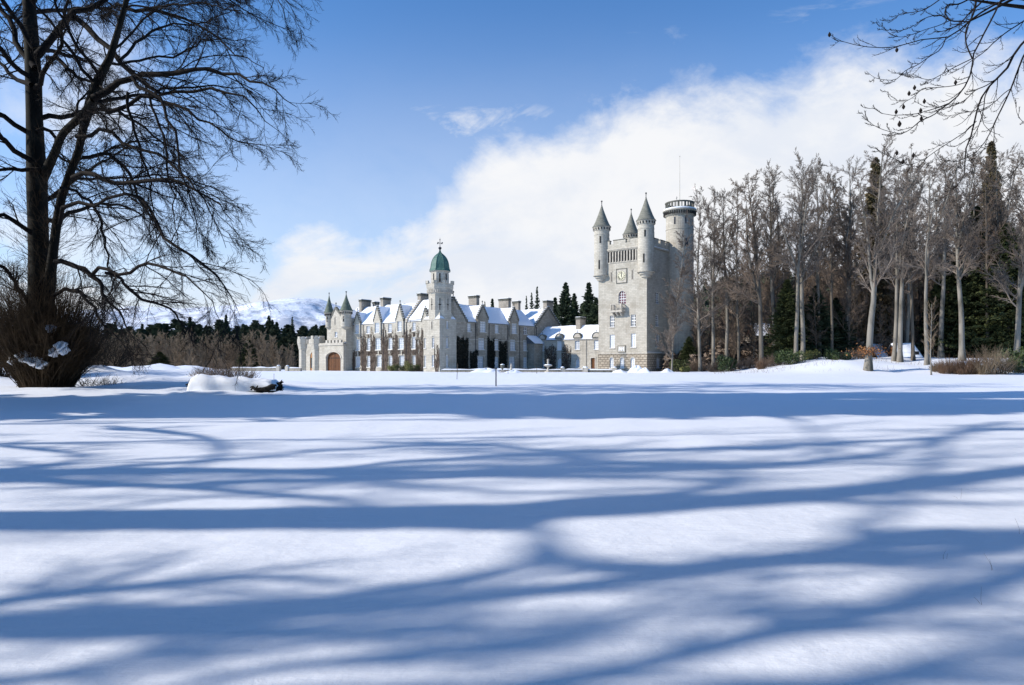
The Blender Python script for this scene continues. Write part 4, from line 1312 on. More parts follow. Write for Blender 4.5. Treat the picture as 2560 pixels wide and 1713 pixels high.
d.build('arch_head', M['trim'], o)
d = MB()
for i in range(3):
    x = q0 + .5 + i * (q1 - q0 - 1) / 2
    d.box(x - .3, x + .3, PY0 + .1, PY0 + .5, pz(1165) + .002, pz(1120))
d.build('battlement', M['trim'], castle)


# ---- bare climbers on the left wing, dark ivy on the right wing
def to_world(p):
    return (O[0] + p[0] * ca_ - p[1] * sa_, O[1] + p[0] * sa_ + p[1] * ca_, p[2] + CZ)
# ------------------------------------------------------------------ vegetation generators (numpy)
def nrm(v):
    return v / np.maximum(np.linalg.norm(v, axis=-1, keepdims=True), 1e-9)


def perp(T, rs):
    r = rs.normal(size=T.shape)
    return nrm(r - (r * T).sum(-1, keepdims=True) * T)


def grow(P0, D0, L, R0, R1, K, wander, trop, rs):
    """N branches of K segments; trop = (K,) or scalar pull along z"""
    N = len(P0)
    pts = np.zeros((N, K + 1, 3)); rad = np.zeros((N, K + 1))
    pts[:, 0] = P0; d = D0.copy()
    L = np.broadcast_to(L, (N,)); R0 = np.broadcast_to(R0, (N,)); R1 = np.broadcast_to(R1, (N,))
    tr = np.broadcast_to(trop, (K,))
    for k in range(K):
        d = nrm(d + rs.normal(size=(N, 3)) * wander + np.array([0, 0, 1.0]) * tr[k])
        pts[:, k + 1] = pts[:, k] + d * (L / K)[:, None]
    t = np.linspace(0, 1, K + 1)
    rad = R0[:, None] * (1 - t) ** 0.85 + R1[:, None] * t
    return pts, rad


def kids(pts, rad, n, tlo, thi, alo, ahi, lenf, rs, rf=0.5, rmax=1e9, lens=None, flat=0.0, minf=0.35):
    """start points, directions, lengths and radii of n children on each branch"""
    N, K1, _ = pts.shape
    t = (tlo + (thi - tlo) * (np.arange(n)[None, :] + rs.uniform(0, 1, (N, n))) / n)
    x = t * (K1 - 1); i = np.minimum(x.astype(int), K1 - 2); fr = (x - i)[..., None]
    a = np.arange(N)[:, None]
    P = pts[a, i] * (1 - fr) + pts[a, i + 1] * fr
    T = nrm(pts[a, i + 1] - pts[a, i])
    R = rad[a, i] * (1 - fr[..., 0]) + rad[a, i + 1] * fr[..., 0]
    Pe = perp(T, rs)
    if flat: Pe = nrm(Pe * np.array([1, 1, 1 - flat]))
    ang = rs.uniform(alo, ahi, (N, n))[..., None]
    D = nrm(T * np.cos(ang) + Pe * np.sin(ang))
    Lp = np.linalg.norm(np.diff(pts, axis=1), axis=-1).sum(1) if lens is None else lens
    L = lenf * Lp[:, None] * np.maximum(1 - t * 0.75, minf) * rs.uniform(.65, 1.2, (N, n))
    return P.reshape(-1, 3), D.reshape(-1, 3), L.ravel(), np.minimum(R * rf, rmax).ravel()


def tubes(pts, rad, S):
    N, K1, _ = pts.shape
    T = np.zeros_like(pts)
    T[:, 1:-1] = pts[:, 2:] - pts[:, :-2]; T[:, 0] = pts[:, 1] - pts[:, 0]; T[:, -1] = pts[:, -1] - pts[:, -2]
    T = nrm(T)
    m = nrm(T.mean(1))
    ref = np.where(np.abs(m[:, 2:3]) < 0.8, np.array([[0, 0, 1.0]]), np.array([[1.0, 0, 0]]))
    A = nrm(np.cross(T, ref[:, None, :])); B = np.cross(T, A)
    an = 2 * np.pi * np.arange(S) / S
    V = pts[:, :, None, :] + rad[:, :, None, None] * (A[:, :, None, :] * np.cos(an)[None, None, :, None] + B[:, :, None, :] * np.sin(an)[None, None, :, None])
    V = V.reshape(-1, 3)
    b = (np.arange(N)[:, None, None] * K1 + np.arange(K1 - 1)[None, :, None]) * S
    s = np.arange(S)[None, None, :]; s2 = (s + 1) % S
    Q = np.stack([b + s, b + s2, b + S + s2, b + S + s], -1).reshape(-1, 4)
    return V, Q


def join(parts):
    Vs, Qs, k = [], [], 0
    for V, Q in parts:
        Vs.append(V); Qs.append(Q + k); k += len(V)
    return np.concatenate(Vs), np.concatenate(Qs)


def resample(P, K):
    P = np.array(P, float)
    # catmull-rom through the points, then K even segments
    Pe = np.vstack([2 * P[0] - P[1], P, 2 * P[-1] - P[-2]])
    out = []
    for i in range(1, len(Pe) - 2):
        for t in np.linspace(0, 1, 8, endpoint=False):
            p0, p1, p2, p3 = Pe[i - 1:i + 3]
            out.append(0.5 * ((2 * p1) + (-p0 + p2) * t + (2 * p0 - 5 * p1 + 4 * p2 - p3) * t * t + (-p0 + 3 * p1 - 3 * p2 + p3) * t ** 3))
    out.append(P[-1]); out = np.array(out)
    d = np.r_[0, np.cumsum(np.linalg.norm(np.diff(out[:, :3], axis=0), axis=1))]
    u = np.linspace(0, d[-1], K + 1)
    return np.stack([np.interp(u, d, out[:, j]) for j in range(out.shape[1])], 1)


def leaf_quads(C, size, rs, flat=0.0, asp=0.45, dirs=None):
    """small leaf-like quads at points C"""
    N = len(C)
    a = nrm(rs.normal(size=(N, 3)) * np.array([1, 1, 1 - flat])) if dirs is None else dirs
    b = perp(a, rs) * asp
    s = (size * rs.uniform(.6, 1.3, (N, 1)))
    V = np.stack([C - a * s, C - b * s, C + a * s, C + b * s], 1).reshape(-1, 3)
    Q = np.arange(4 * N).reshape(N, 4)
    return V, Q


# ---- climbers on the castle
def climber(name, axis, c, s0, s1, z1, n, m, label, group, leafy=0, seed=0, z0=-.1, holes=()):
    rs = np.random.RandomState(seed)
    P0 = np.stack([rs.uniform(s0, s1, n), np.zeros(n), np.full(n, z0)], 1)
    P0[:, 0] = s0 + (s1 - s0) * (.5 + (rs.uniform(-.5, .5, n)) * .6)
    D0 = nrm(np.stack([rs.normal(size=n) * .25, np.zeros(n), np.ones(n)], 1))
    def flatten(p):
        p[..., 0] = np.clip(p[..., 0], s0, s1)
        return p
    L = z1 * rs.uniform(.75, 1.05, n)
    sc = np.array([1, 0, 1.0])
    pts, rad = grow(P0, D0, L, .05, .014, 16, .18, .12, rs); pts[..., 1] = 0; flatten(pts)
    parts = [(pts, rad, 3)]
    P, D, L2, R2 = kids(pts, rad, 15, .12, 1, .3, 1.1, .17, rs, .6); D = nrm(D * sc)
    p2, r2 = grow(P, D, L2, np.maximum(R2, .02), .010, 6, .25, .08, rs); p2[..., 1] = 0; flatten(p2)
    P, D, L3, R3 = kids(p2, r2, 6, .2, 1, .3, 1.2, .5, rs, .8); D = nrm(D * sc)
    p3, r3 = grow(P, D, L3, np.maximum(R3, .014), .009, 4, .3, .0, rs); p3[..., 1] = 0; flatten(p3)
    parts += [(p2, r2, 3), (p3, r3, 3)]
    geo = []
    f = W3(axis, c)
    for p, r, S in parts:
        p[..., 1] = -0.03 - rs.uniform(0, .06, p.shape[:2])
        p[..., 2] = np.minimum(p[..., 2], z1 + .2)
        geo.append(tubes(p, r, S))
    if leafy:
        C = np.stack([s0 + (s1 - s0) * rs.uniform(0, 1, leafy), -rs.uniform(.02, .22, leafy), rs.uniform(z0, z1, leafy) ** 1.0], 1)
        e = (C[:, 0] - s0) / (s1 - s0)
        top = z1 * (0.90 + .07 * np.sin(e * 7 + seed) + .03 * np.cos(e * 23 + seed))
        C = C[C[:, 2] < top]
        geo.append(leaf_quads(C, .10, rs, asp=.7))
    V, Q = join(geo)
    mc = V[Q].mean(1)
    keep = np.ones(len(Q), bool)
    for h in holes:
        keep &= ~((mc[:, 0] > h[0] - .10) & (mc[:, 0] < h[1] + .10) & (mc[:, 2] > h[2] - .18) & (mc[:, 2] < h[3] + .12))
    # ragged upper outline
    lim = z1 * (.92 + .06 * np.sin(mc[:, 0] * 3.1 + seed)) + rs.uniform(-.3, .1, len(mc)) if leafy > 1000 else z1 * (.80 + .20 * np.sin(mc[:, 0] * 2.1 + seed) * np.sin(mc[:, 0] * 5.3 + seed * 2)) + rs.uniform(-.5, .5, len(mc))
    keep &= mc[:, 2] < lim + .1
    Q = Q[keep]
    if axis == 'y':
        V = np.stack([V[:, 0], c + V[:, 1], V[:, 2]], 1)
    else:
        V = np.stack([c - V[:, 1], V[:, 0], V[:, 2]], 1)
    base = ((f((s0 + s1) / 2, 0, 0)))
    V = V - np.array(base)
    wx, wy, wz = to_world(base)
    o = quads_obj(name, V, Q, m, smooth=False, loc=(wx, wy, wz))
    o.rotation_euler = (0, 0, CA)
    tag(o, label, 'climbing plant', group)
    return o


sx = lambda x: pick(*c1(x, 1200), 'y', LY0)[0]
vl = [(600, 662, 4.2, 'bare climber on the corner beside the arched porch, left of the first window column'),
      (709, 772, 7.6, 'bare climber between the first and second window columns of the left wing'),
      (806, 860, 7.9, 'bare climber between the second and third window columns of the left wing'),
      (910, 984, 8.2, 'bare climber between the third and fourth window columns of the left wing'),
      (1024, 1084, 8.0, 'bare climber between the fourth and fifth window columns of the left wing'),
      (1136, 1216, 8.3, 'bare climber between the fifth and sixth window columns of the left wing'),
      (1254, 1326, 8.2, 'bare climber between the last window column and the green domed tower')]
for i, (a, b, z, lab) in enumerate(vl):
    climber('climbing_plant', 'y', LY0, sx(a) - (.45 if i else 0), sx(b) + .45, z * 1.12, 30, M['vine'], lab, 'bare climbers on the left wing', leafy=260, seed=20 + i, holes=hl)
climber('climbing_plant', 'y', TY0, pick(*c1(1436, 1200), 'y', TY0)[0], -.05, 5.2, 12, M['vine'], 'bare climber up the lit corner of the green domed tower', 'bare climbers on the left wing', seed=40)
sr = lambda x: pick(*c2(x, 1200), 'x', RX)[1]
for i, (a, b, z, lf, mt, lab) in enumerate([(425, 528, 5.9, 5200, 'ivy_dark', 'dark ivy in the corner beside the green domed tower'),
                                  (740, 806, 5.9, 3600, 'ivy_dark', 'dark ivy left of the middle window column of the shaded wing'),
                                  (856, 925, 5.4, 3000, 'ivy_dark', 'dark ivy right of the middle window column of the shaded wing'),
                                  (560, 632, 3.6, 1400, 'ivy_dark', 'low dark ivy between the corner ivy and the tall ground window'),
                                  (1155, 1240, 4.6, 1700, 'ivy_dark', 'thin dark ivy at the far right end of the shaded wing')]):
    climber('climbing_plant', 'x', RX, sr(a) - .15, sr(b) + .2, z * 1.12, 22, M[mt], lab, 'ivy on the shaded wing', leafy=lf, seed=50 + i, holes=hr)
sw = lambda x: pick(*c2(x, 1200), 'y', WY)[0]
climber('climbing_plant', 'y', WY, sw(1330), sw(1450), 5.2, 16, M['vine'], 'brown climber between the left dormers of the low wing', 'climbers on the low wing', leafy=1500, seed=60)
climber('climbing_plant', 'y', WY, sw(1505), sw(1600), 5.6, 16, M['vine'], 'brown climber right of the middle dormer of the low wing', 'climbers on the low wing', leafy=900, seed=61)


# ---- bare broadleaf tree
def bare_tree(name, H, rs, rb=0.32, lean=(0, 0), trunk_m='bark_pale', twig_m='twig_grey', fork=0, clear=0.30, spread=0.34, n1=16, n2=8, n3=7, n4=4, twr=0.010, up=0.35, loc=(0, 0, 0), wig=.03, droop=0.02, stems=1):
    geoT = []; geoC = []
    K = 16
    P0 = np.zeros((stems, 3)); D0 = np.zeros((stems, 3)); D0[:, 2] = 1
    if stems > 1:
        P0[:, 0] = np.linspace(-.5, .5, stems) * rb * 2.2
        D0[:, 0] = np.linspace(-.06, .06, stems)
    D0[:, 0] += lean[0]; D0[:, 1] += lean[1]
    pts, rad = grow(P0, nrm(D0), np.full(stems, H * .97), rb, .02, K, .02, .03, rs)
    rad[:, 0] *= 1.45; rad[:, 1] *= 1.03
    if fork:
        P, D, L, R = kids(pts, rad, fork, clear, clear + .22, .22, .42, 1.0, rs, .75)
        L = (H * (1 - clear)) * rs.uniform(.62, .80, len(L))
        fp, frr = grow(P, D, L, R, .02, K, .05, .05, rs)
        pts = np.concatenate([pts, fp]); rad = np.concatenate([rad, frr])
    geoT.append(tubes(pts, rad, 9))
    # main limbs
    P, D, L, R = kids(pts[:stems], rad[:stems], n1, clear, .97, .55, 1.15, spread, rs, .42, lens=np.full(stems, H * .92), minf=.42)
    p1, r1 = grow(P, D, L, R, .010, 9, .11, np.linspace(up * .5, up * .1, 9) * .6, rs)
    if fork:
        P, D, L, R = kids(pts[stems:], rad[stems:], max(6, n1 // 2), .15, .97, .45, 1.0, spread * 1.0, rs, .42, minf=.3)
        pf, rf_ = grow(P, D, L, R, .010, 9, .11, np.linspace(up * .5, up * .1, 9) * .5, rs)
        p1 = np.concatenate([p1, pf]); r1 = np.concatenate([r1, rf_])
    geoC.append(tubes(p1, r1, 5))
    P, D, L, R = kids(p1, r1, n2, .12, 1.0, .35, .85, .46, rs, .55, minf=.5)
    p2, r2 = grow(P, D, L, R, .008, 6, .11, up * .12, rs)
    geoC.append(tubes(p2, r2, 4))
    P, D, L, R = kids(p2, r2, n3, .12, 1.0, .3, .8, .52, rs, .7, minf=.5)
    p3, r3 = grow(P, D, L, np.maximum(R, twr), twr * .6, 4, .13, up * .10 - droop, rs)
    geoC.append(tubes(p3, r3, 3))
    if n4:
        P, D, L, R = kids(p3, r3, n4, .15, 1.0, .3, .8, .60, rs, .8, minf=.5)
        p4, r4 = grow(P, D, L, np.full(len(L), twr * .75), twr * .4, 2, .15, 0, rs)
        geoC.append(tubes(p4, r4, 3))
    root = empty(name, loc)
    quads_obj('trunk', *join(geoT), M[trunk_m], root)
    quads_obj('crown', *join(geoC), M[twig_m], root)
    return root


def copy_tree(root, loc, rz=0.0, s=1.0, sz=None):
    c = root.copy(); COL.objects.link(c)
    c.location = loc; c.rotation_euler = (0, 0, rz); c.scale = (s, s, sz or s)
    for ch in root.children:
        d = ch.copy(); COL.objects.link(d); d.parent = c
    return c


def conifer(name, H, R, rs, nb=260, per=26, size=.26, m='needle', clear=.05, loc=(0, 0, 0), power=.8, droop=.25, trunk_m='bark_mid', top=.0):
    t = clear + (1 - clear) * np.sort(rs.uniform(0, 1, nb) ** .9)
    az = rs.uniform(0, 2 * np.pi, nb)
    tier = 1 + .22 * np.sin(t * H * 2.3 + rs.uniform(0, 6)) * rs.uniform(.2, 1, nb)
    L = R * ((1 - t) ** power) * rs.uniform(.62, 1.08, nb) * tier + .10
    L *= np.clip((t - clear) / .10 + .55, 0, 1)
    P0 = np.stack([np.zeros(nb), np.zeros(nb), t * H], 1)
    D0 = nrm(np.stack([np.cos(az), np.sin(az), .35 - droop + .5 * t], 1))
    pts, rad = grow(P0, D0, L, .05, .012, 5, .06, np.linspace(-.10, .10, 5), rs)
    u = rs.uniform(.12, 1.0, (nb, per)) ** .8
    x = u * 5; i = np.minimum(x.astype(int), 4); fr = (x - i)[..., None]
    a = np.arange(nb)[:, None]
    C = pts[a, i] * (1 - fr) + pts[a, i + 1] * fr
    side = perp(nrm(pts[:, 5] - pts[:, 0]), rs)
    C = C + rs.normal(size=C.shape) * (np.array([.13, .13, .06]) * (L[:, None, None] * (1.15 - u[..., None]) + .25))
    T = nrm(nrm(pts[a, i + 1] - pts[a, i]) + rs.normal(size=C.shape) * .55 + np.array([0, 0, -.25]))
    V, Q = leaf_quads(C.reshape(-1, 3), size, rs, asp=.38, dirs=T.reshape(-1, 3))
    root = empty(name, loc)
    tp = np.array([[[0, 0, z] for z in np.linspace(-.3, H, 7)]]); tr = np.linspace(H * .012 + .05, .02, 7)[None]
    quads_obj('trunk', *tubes(tp, tr, 7), M[trunk_m], root)
    quads_obj('crown', *join([(V, Q), tubes(pts, rad, 3)]), M[m], root, smooth=False)
    return root


def bush(name, rx, rz_, rs, n, size, m, loc, stems=30, stem_m=None, blobs=7):
    cs = np.stack([rs.uniform(-.75, .75, blobs) * rx, rs.uniform(-.6, .6, blobs) * rx, rs.uniform(.25, .75, blobs) * rz_], 1)
    r = rs.uniform(.35, .6, blobs) * min(rx, rz_ * 1.2)
    k = rs.randint(0, blobs, n)
    d = nrm(rs.normal(size=(n, 3))) * rs.uniform(.55, 1.05, (n, 1))
    C = cs[k] + d * r[k][:, None]; C = C[C[:, 2] > 0]
    V, Q = leaf_quads(C, size, rs, asp=.5)
    root = empty(name, loc)
    quads_obj('foliage', V, Q, M[m], root, smooth=False)
    P0 = np.stack([rs.uniform(-.3, .3, stems) * rx, rs.uniform(-.3, .3, stems) * rx, np.full(stems, -.2)], 1)
    D0 = nrm(np.stack([rs.normal(size=stems) * .5, rs.normal(size=stems) * .5, np.ones(stems)], 1))
    p, q = grow(P0, D0, rz_ * .9, .035, .01, 5, .1, 0, rs)
    quads_obj('stems', *tubes(p, q, 4), M[stem_m or 'bark_mid'], root)
    return root


def twig_shrub(name, w, h, n, rs, m, loc, r=.012, spread=.35, sub=5):
    P0 = np.stack([rs.uniform(-.5, .5, n) * w, rs.uniform(-.35, .35, n) * w * .6, np.full(n, -.1)], 1)
    D0 = nrm(np.stack([rs.normal(size=n) * spread + P0[:, 0] / w * .5, rs.normal(size=n) * spread, np.ones(n)], 1))
    hh = h * (1 - .55 * np.abs(P0[:, 0] / (.5 * w)) ** 2) * rs.uniform(.55, 1.15, n)
    p, q = grow(P0, D0, hh, r, r * .4, 6, .08, 0.0, rs)
    P, D, L, R = kids(p, q, sub, .25, 1, .2, .6, .45, rs, .8)
    p2, q2 = grow(P, D, L, R, r * .35, 3, .12, .05, rs)
    o = quads_obj(name, *join([tubes(p, q, 3), tubes(p2, q2, 3)]), M[m], loc=loc)
    return o


# ---- the big dark beech on the left, limbs laid out from their real positions on the tree
BD = 40.0


def limb3(poly, y0, y1, K, base=BD):
    """poly: (px,py,r_px); the limb runs from depth y0 to y1"""
    P = resample(poly, K)
    t = np.linspace(0, 1, K + 1)
    Y = y0 + (y1 - y0) * t ** 1.2
    return np.stack([(P[:, 0] - 1280) / F * Y, Y, EYE + (HZ - P[:, 1]) / F * Y], 1), P[:, 2] / F * Y


def big_beech():
    rs = np.random.RandomState(11)
    K = 16
    trunk = [
        ([(118, 985, 56), (112, 900, 38), (106, 800, 31), (100, 700, 26), (96, 600, 22), (93, 480, 23), (90, 400, 21), (86, 300, 18), (84, 200, 18), (78, 90, 16), (70, -40, 13), (60, -220, 8), (62, -420, 3)], BD, BD + 1),
        ([(120, 740, 16), (130, 660, 11), (139, 580, 10.5), (152, 500, 10), (176, 431, 9), (198, 373, 9), (211, 308, 9.5), (230, 248, 13), (248, 195, 11), (268, 165, 9), (300, 60, 7), (330, -60, 5), (345, -220, 2)], BD, BD - 4),
        ([(100, 460, 13), (134, 389, 10), (156, 337, 9), (182, 310, 9), (208, 284, 8.5), (233, 250, 8)], BD + 0.5, BD - 2.5),
    ]
    limbs = [
        ([(233, 246, 12), (262, 226, 11), (292, 209, 10), (331, 193, 9), (389, 185, 8.5), (454, 181, 8), (506, 172, 6), (567, 177, 5), (616, 198, 4), (681, 222, 2.5), (742, 268, 1)], -3, -8),
        ([(93, 140, 13), (120, 110, 11), (146, 78, 11), (175, 36, 10), (227, 19, 8), (259, 6, 7), (320, -40, 6), (420, -60, 5), (520, -30, 3), (640, 40, 1.5), (735, 80, .8)], 0, 4),
        ([(150, 60, 8), (175, 42, 9), (233, 84, 9), (276, 123, 8), (308, 162, 7.5), (357, 207, 7), (389, 230, 5.5), (428, 240, 5), (506, 224, 4.5), (600, 240, 3), (660, 300, 1.5), (700, 330, .8)], 1, -5),
        ([(118, 146, 8), (145, 150, 7), (165, 165, 6), (195, 193, 5.5), (224, 206, 4), (300, 240, 2.5)], 0, -3),
        ([(180, 445, 7), (200, 436, 8), (227, 436, 7.5), (259, 443, 7), (292, 460, 7), (340, 454, 6.5), (389, 449, 6), (438, 454, 5), (486, 472, 3.5), (535, 500, 2.4), (585, 556, 1)], -3, -9),
        ([(205, 394, 7), (240, 390, 6), (269, 387, 6), (295, 408, 6), (318, 425, 5.5), (335, 460, 4), (350, 500, 4), (380, 560, 2), (400, 640, 1)], -3, 2),
        ([(190, 342, 6), (233, 334, 6), (259, 321, 6), (292, 344, 5.5), (340, 373, 5), (389, 379, 4.5), (438, 421, 4), (480, 460, 3), (530, 540, 1.6), (565, 620, .8)], -2, -10),
        ([(250, 259, 7), (270, 276, 7), (284, 284, 7.5), (324, 259, 6.5), (366, 240, 6), (421, 256, 5), (470, 276, 4), (519, 308, 3.2), (567, 344, 2.5), (632, 362, 1.2), (690, 372, .7)], -3, -6),
        ([(150, 560, 7), (165, 520, 7), (199, 508, 6), (240, 515, 5), (290, 490, 5), (361, 500, 5), (391, 560, 5), (418, 603, 4.8), (464, 633, 4.2), (517, 666, 3.6), (550, 706, 2.8), (580, 732, 1.5), (600, 790, .7)], -1, -11),
        ([(138, 655, 8), (160, 656, 8), (186, 662, 8), (225, 688, 7.5), (250, 708, 6.5), (262, 745, 5), (288, 768, 4), (315, 805, 2.5), (350, 860, 1)], -1, -4),
        ([(228, 690, 6), (265, 668, 5.5), (298, 690, 5.5), (338, 666, 5), (381, 662, 4.5), (431, 676, 4), (480, 700, 2.6), (530, 760, 1.4), (560, 830, .7)], -2, -9),
        ([(262, 682, 5), (298, 696, 5), (332, 732, 5), (358, 752, 4.5), (411, 765, 3.5), (435, 785, 3), (465, 812, 2), (500, 860, .8)], -3, 3),
        ([(330, 192, 6), (360, 222, 6), (400, 238, 5), (420, 300, 4.5), (440, 340, 4), (452, 420, 3), (480, 520, 2), (495, 620, .9)], -5, -9),
        ([(375, 245, 4), (395, 300, 4), (410, 350, 3.5), (420, 420, 3.2), (430, 470, 2.5), (436, 560, 1.4), (430, 640, .7)], -4, -7),
        ([(292, 10, 6), (334, 26, 6), (389, 20, 6), (421, 39, 5), (470, 50, 4), (540, 90, 3), (600, 140, 2), (660, 170, 1)], 3, -2),
        ([(300, 150, 5), (340, 110, 4.5), (380, 80, 4), (430, 62, 3), (500, 60, 2), (590, 20, 1)], -2, 5),
        ([(320, 230, 5), (330, 300, 4.5), (352, 370, 4), (372, 440, 3), (380, 520, 2), (376, 600, 1)], -4, -1),
        ([(100, 425, 8), (75, 421, 7), (40, 424, 6), (0, 427, 5), (-60, 440, 4), (-140, 470, 2), (-220, 540, 1)], 0, -5),
        ([(78, 212, 8), (50, 200, 7), (26, 186, 6), (5, 158, 5), (-40, 130, 4), (-120, 120, 2), (-220, 150, 1)], 0, 4),
        ([(98, 592, 9), (72, 580, 8), (50, 562, 7), (20, 545, 7), (0, 541, 6), (-70, 560, 4), (-160, 620, 2), (-230, 700, 1)], 0, -6),
        ([(88, 170, 10), (60, 145, 9), (36, 90, 8), (10, 34, 7), (-30, -30, 5), (-100, -120, 3), (-180, -180, 1)], 0, 5),
        ([(92, 330, 8), (120, 320, 6), (140, 350, 5), (150, 392, 4), (190, 420, 3), (240, 470, 1.5), (270, 560, .8)], 0, 5),
        ([(84, 120, 8), (20, 20, 7), (-60, -60, 5), (-180, -90, 3), (-300, -40, 1)], 0, -4),
        ([(74, 20, 9), (120, -60, 8), (200, -150, 6), (330, -220, 4.5), (480, -200, 3), (620, -110, 2), (720, -10, .8)], 1, -4),
        ([(64, -120, 8), (110, -230, 7), (220, -320, 5), (380, -360, 3), (520, -330, 2), (640, -230, .8)], 1, 5),
        ([(320, 0, 5), (400, -90, 4.5), (520, -120, 3.5), (640, -60, 2.2), (700, 10, 1.4), (728, 90, .8)], -3, -8),
        ([(64, -150, 7), (0, -240, 6), (-120, -300, 4), (-260, -280, 1)], 1, 3),
        ([(108, 790, 9), (60, 740, 7), (30, 690, 6), (-20, 660, 4), (-90, 680, 2)], 0, -4),
        ([(130, 740, 6), (180, 720, 6), (215, 745, 5), (250, 800, 3.5), (300, 850, 2), (340, 900, .8)], -1, -5),
        ([(150, 470, 5), (200, 480, 5), (240, 530, 4.5), (262, 600, 3.5), (270, 660, 2.5), (290, 740, 1)], -2, 4),
    ]
    gT = []
    tp = []; tr_ = []
    for poly, y0, y1 in trunk:
        p, r = limb3(poly, y0, y1, K); tp.append(p); tr_.append(r)
    tp = np.array(tp); tr_ = np.array(tr_)
    gT.append(tubes(tp, tr_, 12))
    lp = []; lr = []
    for poly, y0, y1 in limbs:
        p, r = limb3(poly, BD + y0, BD + y1, K); lp.append(p); lr.append(r)
    lp = np.array(lp); lr = np.array(lr) * .78
    # limbs growing towards and away from the viewer
    P, D, L, R = kids(tp[:2], tr_[:2], 16, .30, .98, .8, 1.3, 1, rs, .4)
    D = nrm(D * np.array([.8, 1.3, .5]) + np.array([.15, 0, .1])); L = rs.uniform(6, 12, len(L))
    ap, ar_ = grow(P, D, L, np.minimum(R, .16), .015, K, .09, np.linspace(.05, -.13, K), rs)
    allp = np.concatenate([lp, ap]); allr = np.concatenate([lr, ar_])
    allp[:, 1:-1] += rs.normal(size=allp[:, 1:-1].shape) * .06
    crown = [tubes(allp, allr, 7)]
    P, D, L, R = kids(allp, allr, 16, .12, 1.0, .35, .95, .42, rs, .42, flat=.25, minf=.34)
    D = nrm(D + np.array([.06, -.02, -.10]))
    L = np.clip(L, 1.0, 4.6)
    p2, r2 = grow(P, D, L, np.clip(R, .011, .045), .007, 10, .085, np.linspace(.03, -.11, 10), rs)
    crown.append(tubes(p2, r2, 4))
    P, D, L, R = kids(p2, r2, 14, .10, 1.0, .30, .80, .45, rs, .6, minf=.5)
    D = nrm(D + np.array([.04, 0, -.16])); L = np.clip(L, .5, 2.6)
    p3, r3 = grow(P, D, L, np.clip(R, .008, .015), .0055, 6, .10, np.linspace(-.04, .06, 6), rs)
    crown.append(tubes(p3, r3, 3))
    P, D, L, R = kids(p3, r3, 7, .15, 1.0, .35, .8, .45, rs, .7)
    L = np.clip(L, .2, .9)
    p4, r4 = grow(P, D, L, .0055, .0035, 3, .15, .06, rs)
    crown.append(tubes(p4, r4, 3))
    base = np.array([(118 - 1280) / F * BD, BD, 0.0])
    base[2] = gz(base[0], base[1])
    root = empty('beech_tree', tuple(base))
    def add(nm, parts, m, sm=True):
        V, Q = join(parts); return quads_obj(nm, V - base, Q, M[m], root, smooth=sm)
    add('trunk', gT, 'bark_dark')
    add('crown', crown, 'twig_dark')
    # thicket of basal shoots
    n = 2600
    a = rs.uniform(0, 2 * np.pi, n); rr = np.sqrt(rs.uniform(0.02, 1, n)) * 1.3
    P0 = np.stack([base[0] + rr * np.cos(a), base[1] + rr * np.sin(a), np.full(n, base[2] - .1)], 1)
    D0 = nrm(np.stack([np.cos(a) * (.02 + .14 * rr) + rs.normal(size=n) * .22, np.sin(a) * (.02 + .14 * rr) + rs.normal(size=n) * .22, np.ones(n)], 1))
    L = rs.uniform(2.4, 8.2, n) * rs.uniform(.5, 1, n)
    p, q = grow(P0, D0, L, .022, .006, 7, .08, -.01, rs)
    g = [tubes(p, q, 3)]
    P, D, L2, R = kids(p, q, 7, .25, 1, .3, .9, .34, rs, .7)
    p2, q2 = grow(P, D, L2, np.maximum(R, .008), .004, 4, .16, -.02, rs); g.append(tubes(p2, q2, 3))
    # shoots higher up the trunk
    P, D, L, R = kids(tp[:2], tr_[:2], 170, .04, .42, .5, 1.3, 1, rs, .1)
    L = rs.uniform(.8, 3.4, len(L)); p, q = grow(P, D, L, .016, .005, 6, .14, .05, rs); g.append(tubes(p, q, 3))
    P, D, L2, R = kids(p, q, 6, .2, 1, .3, .9, .4, rs, .7)
    p2, q2 = grow(P, D, L2, .007, .004, 3, .16, -.02, rs); g.append(tubes(p2, q2, 3))
    # dense trimmed skirt round the foot
    n = 5200
    a = rs.uniform(0, 2 * np.pi, n); z = rs.uniform(0, 1, n) ** .9
    R0 = (1.12 + .50 * z ** .8) * (1 + .08 * np.sin(a * 5)) * rs.uniform(.80, 1.05, n)
    C = np.stack([base[0] + R0 * np.cos(a), base[1] + R0 * np.sin(a), base[2] + z * 2.3 * (1 + .12 * np.sin(a * 3 + 1))], 1)
    D0 = nrm(np.stack([np.cos(a) * .4, np.sin(a) * .4, np.full(n, 1.0)], 1) + rs.normal(size=(n, 3)) * .35)
    p, q = grow(C, D0, rs.uniform(.3, .9, n), .018, .008, 3, .15, 0, rs); g.append(tubes(p, q, 3))
    add('basal_shoots', g, 'shoot', False)
    # core of old wood so the foot reads solid
    cr = MB().lathe([(1.05, -.5), (1.05, .1), (1.25, .9), (1.55, 1.8), (1.3, 2.25), (.6, 2.7), (.3, 3.6)], (0, 0), 22)
    cr.v = [(x * (1 + .12 * math.sin(7 * math.atan2(y, x) + z * 2)), y * (1 + .12 * math.sin(7 * math.atan2(y, x) + z * 2)), z) for x, y, z in cr.v]
    cr.build('burr', M['bark_dark'], root, smooth=True)
